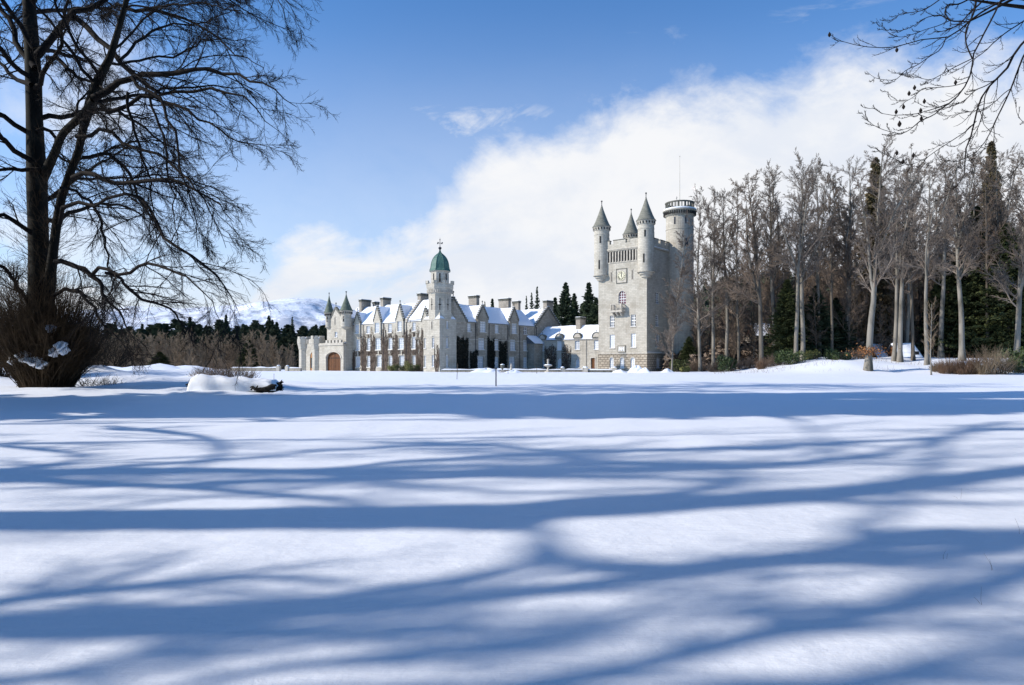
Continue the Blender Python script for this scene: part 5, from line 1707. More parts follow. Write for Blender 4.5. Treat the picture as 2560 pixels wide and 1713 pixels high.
    for (px, py, sx_, sz_, dy) in ((58, 893, .36, .22, -1.5), (82, 905, .44, .17, -1.55), (104, 912, .30, .14, -1.5), (36, 903, .20, .14, -1.4), (136, 882, .22, .15, -1.4), (152, 868, .30, .20, -1.4), (160, 876, .2, .16, -1.4), (128, 822, .20, .12, -1.15)):
        c = np.array(at(px, py, BD + dy * 1.15)) - base
        u, v = np.meshgrid(np.linspace(0, 2 * np.pi, 22), np.linspace(0, np.pi, 12))
        k = 1 + .22 * np.sin(3 * u + px) * np.sin(2 * v) + .15 * np.sin(5 * u + 4 * v + py)
        Vx = np.stack([c[0] + sx_ * k * np.cos(u) * np.sin(v), c[1] + .4 * k * np.sin(u) * np.sin(v), c[2] + sz_ * k * np.cos(v) + .12 * np.sin(u * 2 + 1)], -1).reshape(-1, 3)
        i = np.arange(11)[:, None] * 22 + np.arange(21)[None]
        quads_obj('snow', Vx, np.stack([i, i + 1, i + 23, i + 22], -1).reshape(-1, 4), M['snow_cap'], root)
    tag(root, 'huge dark spreading beech with shaggy snow flecked foot at the left', 'tree')


big_beech()


# ---- beech branches hanging in from the top right, trunk outside the frame
def right_beech():
    rs = np.random.RandomState(21)
    D = 9.5
    c8 = lambda x, y: (2040 + x / 3.267, y / 3.267)
    lines = [
        ([(1900, -260, 12), (1700, -100, 9), (1540, 0, 7), (1400, 70, 6.5), (1270, 160, 6), (1180, 240, 5), (1090, 300, 4.5), (960, 315, 3.6), (830, 330, 3.4), (740, 360, 3.2), (640, 385, 3), (500, 390, 2.6), (380, 378, 2.4), (250, 350, 2), (170, 320, 1.6), (110, 285, 1.2)], 0, -.5),
        ([(1560, -60, 7), (1500, 20, 6), (1450, 130, 6), (1380, 260, 5.5), (1310, 400, 5.2), (1275, 470, 5), (1275, 560, 5), (1240, 660, 4.8), (1180, 760, 4.8), (1080, 850, 4.8), (960, 890, 3.2), (820, 930, 2.6), (700, 940, 2.2), (580, 940, 1.8), (500, 910, 1.5), (455, 875, 1)], -.1, -1.0),
        ([(1090, 845, 4), (1020, 890, 4), (960, 940, 3.6), (850, 990, 4), (780, 1050, 2.8), (700, 1090, 2.4), (600, 1075, 2), (500, 1040, 1.8), (430, 990, 1.4), (370, 915, 1)], -.9, -1.4),
        ([(1275, 475, 5), (1230, 370, 5), (1222, 300, 5), (1228, 240, 5.5), (1262, 165, 6), (1300, 60, 7), (1310, -80, 8)], -.1, .5),
        ([(1275, 480, 3.4), (1150, 540, 3), (1040, 600, 2.6), (940, 650, 2.2), (860, 640, 1.8), (720, 600, 1)], -.4, -.9),
        ([(1235, 670, 3), (1130, 700, 2.6), (1000, 715, 2.4), (870, 725, 2.4), (820, 775, 2), (760, 815, 1.8), (720, 830, 1.8), (660, 820, 1.4), (600, 810, 1.2), (585, 745, .8)], -.5, .2),
        ([(1980, 60, 10), (1820, 220, 9), (1699, 340, 8), (1620, 440, 8), (1560, 560, 7.5), (1480, 640, 7), (1420, 700, 6), (1350, 800, 5.5), (1310, 920, 5.5), (1275, 1080, 5), (1240, 1180, 4.6), (1215, 1250, 4.2), (1218, 1400, 3.4), (1180, 1480, 2.6), (1110, 1568, 1.8), (980, 1640, 1)], .3, -1.2),
        ([(1480, 640, 4), (1390, 700, 3.6), (1300, 740, 3.2), (1200, 830, 2.6), (1050, 880, 2), (930, 850, 1)], .1, .6),
        ([(1980, 100, 9), (1800, 300, 7), (1699, 450, 6), (1640, 600, 5.5), (1590, 730, 5), (1520, 880, 4.4), (1450, 1020, 3.6), (1400, 1130, 3.2), (1300, 1250, 2.6), (1150, 1320, 2), (1050, 1310, 1.5), (970, 1300, 1)], .4, .9),
        ([(1310, 990, 3), (1240, 1060, 2.8), (1170, 1110, 2.8), (1000, 1220, 2.4), (900, 1290, 2.2), (830, 1325, 2), (760, 1345, 1.9), (680, 1320, 1.7), (560, 1255, 1.4), (455, 1190, .9)], -.4, -1.0),
        ([(1065, 300, 3.6), (1020, 400, 3.2), (930, 460, 3), (830, 530, 2.8), (740, 570, 2.6), (700, 610, 2.2), (650, 650, 2.2), (580, 655, 1.9), (480, 635, 1.5), (410, 580, .9)], 0, -.9),
        ([(1990, -60, 8), (1820, 60, 5), (1699, 170, 4.4), (1560, 260, 4), (1450, 350, 3.6), (1380, 420, 3.2), (1280, 490, 2.6), (1180, 560, 2.2), (1080, 610, 1.4)], .6, .2),
        ([(1245, 180, 5), (1180, 175, 5), (1100, 170, 4.5), (1030, 130, 3.6), (950, 130, 3), (870, 160, 2.4), (800, 210, 1.8), (690, 250, 1.5), (600, 235, 1)], .3, .6),
        ([(1240, 0, 5), (1160, 35, 5), (1080, 40, 5), (1055, 110, 4), (1100, 170, 4)], .6, .3),
        ([(1060, -40, 4), (950, 40, 3.5), (870, 85, 3), (760, 105, 2.4), (700, 110, 1.8), (620, 160, 1.2), (560, 180, .8)], .5, 1.2),
        ([(1100, 165, 3), (1000, 210, 2.6), (900, 240, 2.2), (760, 290, 2), (660, 300, 1.4), (560, 240, 1.0), (490, 150, .8)], .2, -.3),
        ([(1420, 705, 4), (1380, 790, 3.6), (1370, 880, 3), (1340, 1000, 3), (1300, 1090, 2.4), (1250, 1200, 1.6)], .1, .9),
        ([(1600, 720, 3), (1540, 760, 3), (1440, 850, 2.6), (1360, 890, 2.2), (1220, 920, 2), (1050, 950, 1.4), (980, 920, .9)], .5, 1.0),
        ([(1450, 1020, 3), (1455, 1100, 2.6), (1440, 1170, 2), (1360, 1230, 1.4), (1300, 1290, .9)], .6, .8),
        ([(1970, 420, 6), (1830, 620, 4), (1780, 800, 3), (1760, 900, 2.5), (1699, 1000, 2), (1640, 920, 1.5), (1630, 830, .8)], .8, 1.0),
        ([(2000, 900, 5), (1850, 1180, 3.4), (1699, 1300, 2.6), (1560, 1480, 2), (1470, 1540, 1.5), (1300, 1600, 1)], 1.5, 2.0),
        ([(1420, -60, 6), (1330, 40, 6), (1250, 110, 5), (1180, 190, 4), (1060, 250, 3), (960, 262, 2)], .8, 1.2),
    ]
    K = 18
    lp = []; lr = []
    for poly, y0, y1 in lines:
        poly = [(*c8(x, y), r / 3.267 * 1.15) for x, y, r in poly]
        p, r = limb3(poly, D + y0, D + y1, K); lp.append(p); lr.append(r)
    lp = np.array(lp); lr = np.array(lr)
    g = [tubes(lp, lr, 7)]
    P, Dd, L, R = kids(lp, lr, 13, .22, 1.0, .30, .75, .18, rs, .6, flat=.1)
    L = np.clip(L, .12, .55)
    Dd = nrm(Dd + np.array([-.25, 0, .0]))
    p2, r2 = grow(P, Dd, L, np.clip(R, .003, .006), .0022, 8, .10, np.linspace(-.10, .22, 8), rs); g.append(tubes(p2, r2, 4))
    P, Dd, L, R = kids(p2, r2, 4, .2, 1.0, .4, .8, .5, rs, .9)
    p3, r3 = grow(P, Dd, np.clip(L, .03, .20), .0026, .0019, 4, .12, .14, rs); g.append(tubes(p3, r3, 3))
    # pointed buds standing on the twigs
    P, Dd, L, R = kids(np.concatenate([p2]), np.concatenate([r2]), 8, .1, 1.0, .5, .9, 1, rs)
    p4, r4 = grow(P, nrm(Dd + np.array([0, 0, .3])), np.full(len(P), .022), .0030, .0012, 2, .02, .1, rs); g.append(tubes(p4, r4, 3))
    bx_, by_ = 14.5, 11.5
    base = np.array([bx_, by_, gz(bx_, by_)])
    root = empty('overhanging_beech', tuple(base))
    # trunk and the big limbs that carry the hanging branches, to the right of the view
    tpoly = resample([(bx_, by_, base[2] - .3, .62), (bx_ - .1, by_, 3, .46), (bx_ + .1, by_ + .2, 7, .40), (bx_ - .2, by_, 12, .30), (bx_, by_, 17, .16), (bx_ - .3, by_, 21, .04)], K)
    T = [tubes(tpoly[None, :, :3], tpoly[None, :, 3], 14)]
    for li in (0, 1, 3, 6, 8, 11, 12, 14, 19, 20, 21):
        e = lp[li, 0] if li != 3 else lp[3, -1]
        r_e = float(lr[li, 0] if li != 3 else lr[3, -1])
        zt = 3.4 + .9 * (li % 7) + max(0, e[2] - 5) * .4
        m = (e + np.array([bx_, by_, zt])) / 2 + np.array([0, 0, 1.0])
        pl = resample([(bx_, by_, zt, .12), (*m, .07), (*e, r_e)], K)
        T.append(tubes(pl[None, :, :3], pl[None, :, 3], 7))
    P, Dd, L, R = kids(tpoly[None, :, :3], tpoly[None, :, 3], 18, .3, .98, .6, 1.1, 1, rs, .35)
    Dd[:, 0] = np.abs(Dd[:, 0])
    p5, r5 = grow(P, nrm(Dd), rs.uniform(4, 7, len(P)), R, .02, 9, .1, .02, rs); g.append(tubes(p5, r5, 5))
    P, Dd, L, R = kids(p5, r5, 9, .2, 1, .4, .8, .4, rs, .5)
    p6, r6 = grow(P, Dd, L, R, .006, 5, .12, 0, rs); g.append(tubes(p6, r6, 3))
    V, Q = join(T); quads_obj('trunk', V - base, Q, M['bark_dark'], root)
    V, Q = join(g); quads_obj('branches', V - base, Q, M['twig_dark'], root)
    for x, y in ((110, 285), (660, 410), (805, 718), (760, 765), (715, 875), (655, 915), (855, 905), (885, 830), (860, 970), (682, 1015), (660, 1250), (795, 1270), (710, 1322), (1140, 675)):
        q = np.array(at(*c8(x, y), D - .7)) - base
        mb = MB(); r = .020 + .006 * ((x * 7) % 5) / 5
        mb.lathe([(.003, q[2] + r * 1.9), (r * .45, q[2] + r * 1.2), (r * .95, q[2] + r * .4), (r, q[2] - r * .2), (r * .6, q[2] - r * 1.0), (.004, q[2] - r * 1.5)], (q[0], q[1]), 8)
        mb.build('seed_husk', M['twig_dark'], root, smooth=True)
    tag(root, 'beech boughs with seed husks hanging in from the top right', 'tree')


right_beech()
# ------------------------------------------------------------------ trees outside the left edge that throw the shadows
SHK = math.tan(SUN_EL)


def shadow_to_tree(px, py, r_px, xt):
    """ground point seen at (px,py) -> point of a tree standing in the plane x=xt whose shadow falls there"""
    Y = EYE * F / (py - HZ)
    X = (px - 1280) / F * Y
    run = (X - xt) / math.cos(SUN_AZ)
    r = r_px * Y * Y / (EYE * F) / 2
    return (xt, Y - (X - xt) * math.tan(SUN_AZ), run * SHK, r)


def shadow_tree(name, label, trunk, limbs, xt, seed, n2=8, n3=6, n4=4, auto=8, jit=1.2):
    rs = np.random.RandomState(seed)
    K = 16
    def mk(poly, j):
        I = resample(poly, K)
        dI = np.gradient(I[:, :2], axis=0); dI /= np.linalg.norm(dI, axis=1)[:, None]
        def gnd(p): Yg = EYE * F / np.maximum(p[:, 1] - HZ, 8); return np.stack([(p[:, 0] - 1280) / F * Yg, Yg], 1)
        nI = np.stack([-dI[:, 1], dI[:, 0]], 1) * I[:, 2:3] / 2
        G = gnd(I[:, :2]); tg = np.gradient(G, axis=0); tg /= np.linalg.norm(tg, axis=1)[:, None]
        ng = np.stack([-tg[:, 1], tg[:, 0]], 1)
        gw = np.abs(((gnd(I[:, :2] + nI) - gnd(I[:, :2] - nI)) * ng).sum(1)) / 2
        R = 1.3 * gw / np.sqrt(ng[:, 1] ** 2 + (ng[:, 0] / math.sin(SUN_EL)) ** 2)
        run = (G[:, 0] - xt) / math.cos(SUN_AZ)
        Q = np.stack([np.full(K + 1, float(xt)), G[:, 1] - (G[:, 0] - xt) * math.tan(SUN_AZ), run * SHK, np.maximum(R, .02)], 1)
        if j:   # push the limb off the plane along the sun's own direction, so it keeps its height and shadow
            t = np.linspace(0, 1, K + 1) * j
            Q[:, 0] += t * math.cos(SUN_AZ); Q[:, 1] += t * math.sin(SUN_AZ); Q[:, 2] -= t * SHK
        return Q
    tr = mk(trunk, 0)
    foot = tr[0].copy()
    b = np.array([xt, foot[1], gz(xt, foot[1])])
    # carry the trunk down to the ground
    down = resample([(b[0], b[1], b[2] - .3, foot[3] * 1.5), (b[0], b[1], b[2] + .6, foot[3] * 1.12), tuple((b[i] if i < 2 else 0) * .5 + foot[i] * .5 for i in range(3)) + (foot[3] * 1.05,), tuple(foot)], K)
    lp = np.array([mk(l, rs.uniform(-jit, jit)) for l in limbs])
    T = [tubes(down[None, :, :3], down[None, :, 3], 12), tubes(tr[None, :, :3], tr[None, :, 3], 12)]
    pts = lp[:, :, :3]; rad = lp[:, :, 3]
    allp, allr = pts, rad
    if auto:
        P, D, L, R = kids(tr[None, :, :3], tr[None, :, 3], auto, .25, .98, .6, 1.2, 1, rs, .45)
        ap, ar = grow(P, D, rs.uniform(4, 9, len(P)), R, .02, K, .08, .02, rs)
        allp = np.concatenate([pts, ap]); allr = np.concatenate([rad, ar])
    C = [tubes(allp, allr, 8)]
    P, D, L, R = kids(allp, allr, n2, .15, 1, .35, .9, .38, rs, .45)
    p2, r2 = grow(P, D, np.clip(L, 1, 5), np.clip(R, .015, .09), .012, 7, .1, .02, rs); C.append(tubes(p2, r2, 4))
    P, D, L, R = kids(p2, r2, n3, .15, 1, .35, .85, .45, rs, .6)
    p3, r3 = grow(P, D, np.clip(L, .4, 2.5), np.clip(R, .010, .03), .007, 5, .12, .02, rs); C.append(tubes(p3, r3, 3))
    if n4:
        P, D, L, R = kids(p3, r3, n4, .15, 1, .35, .85, .5, rs, .6)
        p4, r4 = grow(P, D, np.clip(L, .25, 1.2), .008, .005, 3, .12, .0, rs); C.append(tubes(p4, r4, 3))
    root = empty(name, tuple(b))
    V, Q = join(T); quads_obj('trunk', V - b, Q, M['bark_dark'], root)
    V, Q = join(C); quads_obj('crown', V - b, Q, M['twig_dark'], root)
    tag(root, label, 'tree', 'trees left of the view that shade the lawn')
    return root


# shadow tracks on the lawn: (x, y, width) in a 0.9156-scale crop starting at photo row 920
def tk(*p):
    return [(x * 1.0922, 920 + y * 1.0922, w * 1.0922) for x, y, w in p]


shadow_tree('beech_tree', 'tall bare beech outside the left edge, its forked shadow crossing the nearest lawn',
            tk((-500, 338, 34), (0, 341, 34), (350, 340, 35), (700, 340, 36), (1000, 338, 38), (1180, 338, 46)),
            [tk((1150, 336, 40), (1300, 322, 40), (1500, 313, 32), (1800, 293, 28), (2100, 262, 30), (2344, 236, 26), (2700, 200, 20)),
             tk((1180, 340, 50), (1235, 365, 60), (1250, 410, 60), (1180, 455, 44), (1020, 495, 30), (820, 528, 26), (500, 548, 22), (200, 545, 14), (0, 540, 8)),
             tk((1230, 400, 50), (1300, 445, 34), (1480, 460, 30), (1680, 440, 26), (1850, 425, 30), (1980, 400, 40), (2150, 385, 44), (2344, 385, 40), (2700, 340, 30)),
             tk((1350, 305, 16), (1550, 288, 13), (1650, 268, 14), (1700, 242, 18), (1650, 224, 10), (1400, 215, 6)),
             tk((1980, 395, 40), (2010, 340, 34), (2080, 270, 34), (2130, 210, 28), (2200, 150, 14), (2300, 120, 8)),
             tk((900, 330, 14), (800, 305, 10), (600, 285, 9), (380, 268, 9), (220, 262, 9), (0, 252, 9), (-200, 248, 8))],
            -19.0, 31, 8, 6, 4, auto=0, jit=2.0)
shadow_tree('beech_tree', 'second bare beech outside the left edge, throwing the broad lowest shadow band',
            tk((-600, 575, 44), (-200, 580, 46), (0, 580, 44), (250, 578, 40), (500, 572, 36), (700, 560, 32)),
            [tk((500, 575, 34), (750, 560, 28), (1000, 545, 26), (1200, 520, 26), (1400, 492, 26), (1700, 452, 22), (2100, 425, 20), (2344, 410, 16)),
             tk((-200, 570, 24), (0, 522, 22), (200, 500, 16), (450, 480, 12), (700, 470, 8)),
             tk((0, 600, 30), (300, 606, 22), (560, 600, 14), (760, 590, 8)),
             tk((-200, 700, 26), (0, 706, 22), (180, 680, 16), (330, 655, 10), (460, 645, 6))],
            -15.0, 32, 8, 6, 4, auto=0, jit=1.0)
shadow_tree('beech_tree', 'third bare beech outside the left edge, bent over the corner nearest the viewer',
            tk((-400, 800, 40), (0, 790, 38), (400, 760, 34), (800, 745, 32), (1150, 745, 34)),
            [tk((300, 762, 24), (500, 705, 20), (700, 678, 18), (950, 660, 22), (1150, 645, 26), (1340, 612, 26), (1460, 560, 18), (1600, 500, 12)),
             tk((1100, 745, 36), (1350, 712, 44), (1500, 680, 44), (1750, 620, 48), (2000, 565, 52), (2200, 512, 54), (2400, 450, 50), (2700, 360, 40)),
             tk((1500, 680, 30), (1620, 590, 26), (1720, 560, 22), (1900, 590, 20), (2050, 520, 20), (2200, 420, 26), (2300, 360, 20)),
             tk((1150, 745, 34), (1500, 770, 44), (1900, 740, 50), (2200, 690, 40), (2500, 620, 40))],
            -13.5, 35, 7, 6, 4, auto=0, jit=.6)
shadow_tree('beech_tree', 'fourth bare beech outside the left edge, its twigs dappling the middle lawn',
            tk((-600, 225, 9), (0, 240, 9), (430, 234, 8), (700, 238, 8), (1100, 236, 8), (1400, 228, 9)),
            [tk((380, 268, 8), (480, 261, 8), (900, 250, 8), (1250, 240, 8), (1500, 225, 9), (1700, 222, 10), (1950, 202, 10), (2100, 182, 9), (2200, 160, 7), (2330, 125, 5)),
             tk((1400, 228, 8), (1300, 200, 7), (1150, 180, 5), (950, 172, 4)),
             tk((1950, 210, 10), (1900, 180, 9), (1850, 140, 8), (1820, 118, 6), (1700, 105, 4)),
             tk((430, 234, 7), (520, 190, 16), (480, 165, 10), (400, 150, 6), (250, 140, 4)),
             tk((0, 240, 6), (180, 215, 8), (150, 195, 6), (0, 180, 4)),
             tk((2100, 182, 8), (2230, 150, 6), (2400, 140, 5), (2600, 120, 4)),
             tk((700, 238, 6), (1000, 210, 5), (1400, 190, 5), (1800, 180, 5), (2200, 165, 4))],
            -22.0, 33, 11, 8, 5, auto=8)
rsx = np.random.RandomState(77)
# two more bare beeches and a row of tall firs, all standing left of the frame
for i, (x, y, h, sd) in enumerate(((-31, 9.5, 27, 3), (-36, 13.0, 29, 4), (-29, 5.6, 27, 8), (-33, 15.5, 30, 9))):
    t = bare_tree('beech_tree', h, np.random.RandomState(sd), .22, clear=.34, n1=11, n2=7, n3=6, n4=3, twr=.010, trunk_m='bark_dark', twig_m='twig_dark', loc=(x, y, gz(x, y) - .1), spread=.26)
    tag(t, 'slim bare beech outside the left edge, one of the row whose twigs dapple the lawn', 'tree', 'trees left of the view that shade the lawn')
fir = conifer('fir_tree', 38, 4.6, np.random.RandomState(9), 520, 34, .42, 'needle', clear=.12, power=.55)
pine = conifer('pine_tree', 34, 4.4, np.random.RandomState(10), 360, 34, .42, 'needle', clear=.48, power=.45)
place = [(fir, -26, 24.5, 35, 'fir nearest the frame'), (fir, -31, 27.2, 39, ''), (fir, -35, 23.5, 37, ''), (fir, -29, 25.5, 41, ''), (fir, -36, 26.5, 43, ''), (fir, -23.5, 20.5, 31, ''), (pine, -24, 18.0, 31, ''), (pine, -29, 16.8, 35, ''), (pine, -33, 19.5, 38, '')]
seen = set()
for i, (src, x, y, h, _) in enumerate(place):
    base_h = 38 if src is fir else 34
    if src not in seen:
        seen.add(src); t = src; t.location = (x, y, gz(x, y) - .2); t.scale = (1, 1, h / base_h)
    else:
        t = copy_tree(src, (x, y, gz(x, y) - .2), i * 1.7, 1.0, h / base_h)
    if src is fir:
        tag(t, 'tall dark fir outside the left edge, shading the middle of the lawn', 'tree', 'firs left of the view')
    else:
        tag(t, 'tall bare stemmed pine outside the left edge, in front of the firs', 'tree', 'pines left of the view')
# unseen firs behind and right of the camera, added to cut the sky light
for i, (x, y, h) in enumerate(((-24, -13, 30), (-16, -10, 27), (-9, -12, 31), (-2, -9, 26), (5, -11, 30), (12, -9, 28), (19, -10, 31), (24, -4, 28), (27, 3, 30), (26, 10, 27), (31, 15, 30), (-32, -12, 32), (-6, -19, 36), (9, -18, 36), (22, -17, 37), (33, 6, 36), (36, -6, 36), (-19, -20, 36))):
    t = copy_tree(fir, (x, y, gz(x, y) - .2), i * 2.1, 1.0, h / 38)
    tag(t, 'unseen dark fir added behind the viewpoint to block sky light', 'tree', 'unseen firs added behind the viewpoint')


# ------------------------------------------------------------------ the wood on the right
def find_y(px, py, lo=60, hi=135):
    """depth at which the ground shows at (px,py)"""
    best = None
    for Y in np.linspace(hi, lo, 300):
        X = (px - 1280) / F * Y
        d = abs(EYE + (HZ - py) / F * Y - gz(X, Y))
        if best is None or d < best[0]:
            best = (d, Y)
    return best[1]


RW = [  # px base, depth, py top, trunk half width px, options, label
    (1751, 112, 505, 4.2, dict(n1=22, clear=.18, spread=.30, twig_m='twig_grey'), 'slender bare tree right of the keep, first tall one beyond the round tower'),
    (1679, 108, 590, 2.2, dict(n1=34, clear=.08, spread=.24, twig_m='twig_grey', up=.25), 'thin pale birch standing in front of the shaded side of the keep'),
    (1846, 112, 468, 3.6, dict(n1=26, clear=.25, spread=.25, twig_m='twig_brown'), 'slim brown twigged tree behind the evergreen bush, right of the first tall tree'),
    (1904, 104, 440, 6.0, dict(n1=22, clear=.32, spread=.26, twig_m='twig_brown'), 'bare tree with a shaggy brown foot at the edge of the snow bank'),
    (1990, 106, 415, 5.4, dict(n1=18, clear=.38, spread=.30, fork=1), 'left trunk of the close pair of pale bare beeches'),
    (2007, 107.5, 425, 5.8, dict(n1=18, clear=.40, spread=.30, lean=(.015, 0), fork=1), 'right trunk of the close pair of pale bare beeches'),
    (2170, 88, 395, 8.6, dict(n1=22, clear=.34, spread=.31, fork=2, lean=(-.01, 0)), 'thickest pale beech standing forward on the snow bank, rust leaves at its foot'),
    (2235, 104, 440, 5.4, dict(n1=16, clear=.38, spread=.27, lean=(.03, 0)), 'leaning bare tree left of the snowy roofed hut'),
    (2250, 103, 432, 6.2, dict(n1=18, clear=.38, spread=.27, lean=(.012, 0), fork=1), 'straight bare beech in front of the snowy roofed hut'),
    (2283, 104, 450, 4.4, dict(n1=18, clear=.35, spread=.24, twig_m='twig_brown'), 'slim dark tree in front of the right end of the hut roof'),
    (2317, 94, 428, 5.2, dict(n1=18, clear=.40, spread=.28, lean=(-.01, 0), fork=1), 'straight pale beech right of the hut, beside the sapling'),
    (2405, 98, 402, 7.0, dict(n1=22, clear=.36, spread=.31, lean=(.01, 0), fork=1), 'tall pale beech behind the reddish shrubs'),
    (2541, 96, 388, 7.0, dict(n1=20, clear=.25, spread=.32, fork=1, lean=(.0, 0)), 'forked pale beech at the right edge above the dark rhododendron'),
    (2470, 112, 400, 4.0, dict(n1=20, clear=.35, spread=.26, twig_m='twig_brown'), 'brown twigged tree between the two rightmost pale beeches'),
    (2080, 112, 440, 3.6, dict(n1=20, clear=.36, spread=.26, twig_m='twig_brown'), 'thin brown twigged tree between the pale pair and the thickest beech'),
]
rwt = []
for i, (px, Y, pt, hw, kw, lab) in enumerate(RW):
    X = (px - 1280) / F * Y; z0 = gz(X, Y) - .15
    H = (EYE + (HZ - pt) / F * Y - z0) * 1.05
    kw = dict(kw)
    kw.setdefault('twig_m', 'twig_grey'); kw['n1'] = int(kw['n1'] * 1.6); kw['spread'] *= 1.0; kw.setdefault('up', .20)
    if hw > 5 and kw.get('fork', 0) < 2: kw['fork'] = 2
    t = bare_tree('beech_tree' if kw['twig_m'] == 'twig_grey' else 'broadleaf_tree', H, np.random.RandomState(100 + i), hw / F * Y, n2=13, n3=9, n4=5, twr=.0155, loc=(X, Y, z0), trunk_m='bark_pale' if kw['twig_m'] == 'twig_grey' else 'bark_mid', **kw)
    tag(t, lab, 'tree'); rwt.append(t)
for j, (px, Y, pt, k) in enumerate(((1783, 115, 505, 4), (1816, 117, 480, 10), (1938, 116, 440, 11), (2048, 115, 428, 4), (2118, 117, 425, 11), (2268, 117, 425, 4), (2352, 115, 428, 11), (2438, 116, 410, 4), (2505, 115, 405, 11))):
    X = (px - 1280) / F * Y; z0 = gz(X, Y) - .15
    src = rwt[k]; hs = EYE + (HZ - RW[k][2]) / F * RW[k][1] - src.location.z
    t = copy_tree(src, (X, Y, z0), 1.3 + j * 2.2, (EYE + (HZ - pt) / F * Y - z0) / hs)
    tag(t, 'grey bare beech in the second row of the right wood', 'tree', 'second row beeches of the right wood')
# sapling
X = (2328 - 1280) / F * 82; z0 = gz(X, 82)
t = bare_tree('sapling', EYE + (HZ - 752) / F * 82 - z0, np.random.RandomState(55), .09, n1=26, clear=.28, spread=.34, n2=6, n3=4, n4=0, twr=.009, up=.7, loc=(X, 82, z0 - .1), trunk_m='bark_pale', twig_m='twig_buff')
tag(t, 'small buff sapling standing forward of the straight pale beech', 'tree')

# second and third rows: copies of five kinds, thinner and browner
rb = []
for i in range(5):
    t = bare_tree('broadleaf_tree', 22, np.random.RandomState(200 + i), .17, n1=34, clear=.14, spread=.30, n2=11, n3=8, n4=4, twr=.0175, trunk_m='bark_mid', twig_m='twig_brown', loc=(0, 0, 0), up=.24)
    rb.append(t)
rr = random.Random(8)
spots = []
for row, (Y, n, h0, h1) in enumerate(((121, 12, 19, 27), (128, 16, 20, 28), (138, 20, 20, 29), (152, 24, 20, 28), (118, 18, 7, 13), (168, 22, 19, 27))):
    for k in range(n):
        px = 1725 + (2620 - 1725) * (k + rr.uniform(.1, .9)) / n
        y = Y + rr.uniform(-5, 5)
        spots.append((px, y, rr.uniform(h0, h1) * 1.12 * (.60 + .38 * min(1, (px - 1725) / 330))))
for k in range(12):
    spots.append((1640 + k * 9 + rr.uniform(-4, 4), 141 + rr.uniform(-6, 12), rr.uniform(10, 15)))
first = [True] * 5
rowname = 'slim brown twigged tree deep in the wood behind the pale beeches'
for j, (px, y, h) in enumerate(spots):
    i = j % 5
    X = (px - 1280) / F * y; z = gz(X, y) - .2
    if first[i]:
        t = rb[i]; first[i] = False
        t.location = (X, y, z); t.rotation_euler = (0, 0, rr.uniform(0, 6)); s = h / 22; t.scale = (s, s, s)
    else:
        t = copy_tree(rb[i], (X, y, z), rr.uniform(0, 6), h / 22)
    tag(t, rowname, 'tree', 'brown trees deep in the right wood')

# conifers of the right wood and behind the castle
spr = [conifer('spruce_tree', 20, 3.0, np.random.RandomState(300), 650, 64, .20, 'needle_brown', clear=.02, power=.85),
       conifer('spruce_tree', 20, 4.6, np.random.RandomState(301), 700, 64, .22, 'needle_olive', clear=.02, power=.8),
       conifer('fir_tree', 20, 4.4, np.random.RandomState(302), 520, 60, .24, 'needle', clear=.03, power=.85),
       conifer('fir_tree', 20, 3.2, np.random.RandomState(303), 170, 34, .20, 'needle', clear=.12, power=.8, droop=.1),
       conifer('pine_tree', 20, 4.6, np.random.RandomState(304), 330, 46, .28, 'needle_far', clear=.30, power=.45)]
used = [False] * 5


def put_conifer(k, px, Y, pt, s_w, label, group=None, zb=None):
    X = (px - 1280) / F * Y; z = (gz(X, Y) if zb is None else zb) - .2
    H = EYE + (HZ - pt) / F * Y - z
    sz = H / 20; s = s_w
    if not used[k]:
        t = spr[k]; used[k] = True
        t.location = (X, Y, z); t.scale = (s, s, sz)
    else:
        t = copy_tree(spr[k], (X, Y, z), rr.uniform(0, 6), s, sz)
    tag(t, label, 'tree', group)
    return t


put_conifer(0, 2189, 125, 396, 1.9, 'tall brownish narrow spruce rising behind the thickest pale beech')
put_conifer(0, 2478, 128, 356, 1.7, 'tallest brown green conifer, its tip above the wood near the right edge')
put_conifer(1, 2440, 116, 520, 1.7, 'broad olive evergreen behind the tall pale beech at the right')
put_conifer(1, 2520, 112, 560, 1.6, 'broad olive evergreen behind the forked beech at the right edge')
put_conifer(1, 2375, 118, 640, 1.35, 'olive evergreen left of the tall pale beech')
put_conifer(1, 1968, 113, 700, .95, 'olive green spruce just left of the pale pair of beeches')
put_conifer(2, 2040, 116, 715, 1.1, 'dark fir just right of the pale pair of beeches')
put_conifer(2, 2090, 118, 745, 1.0, 'low dark fir between the pale pair and the thickest beech')
put_conifer(2, 2345, 122, 700, 1.2, 'dark fir between the straight beech and the olive evergreen')
put_conifer(2, 2590, 118, 500, 1.6, 'dark fir half cut by the right edge')
put_conifer(1, 1722, 120, 842, .62, 'low green conifer beside the dark side of the keep')
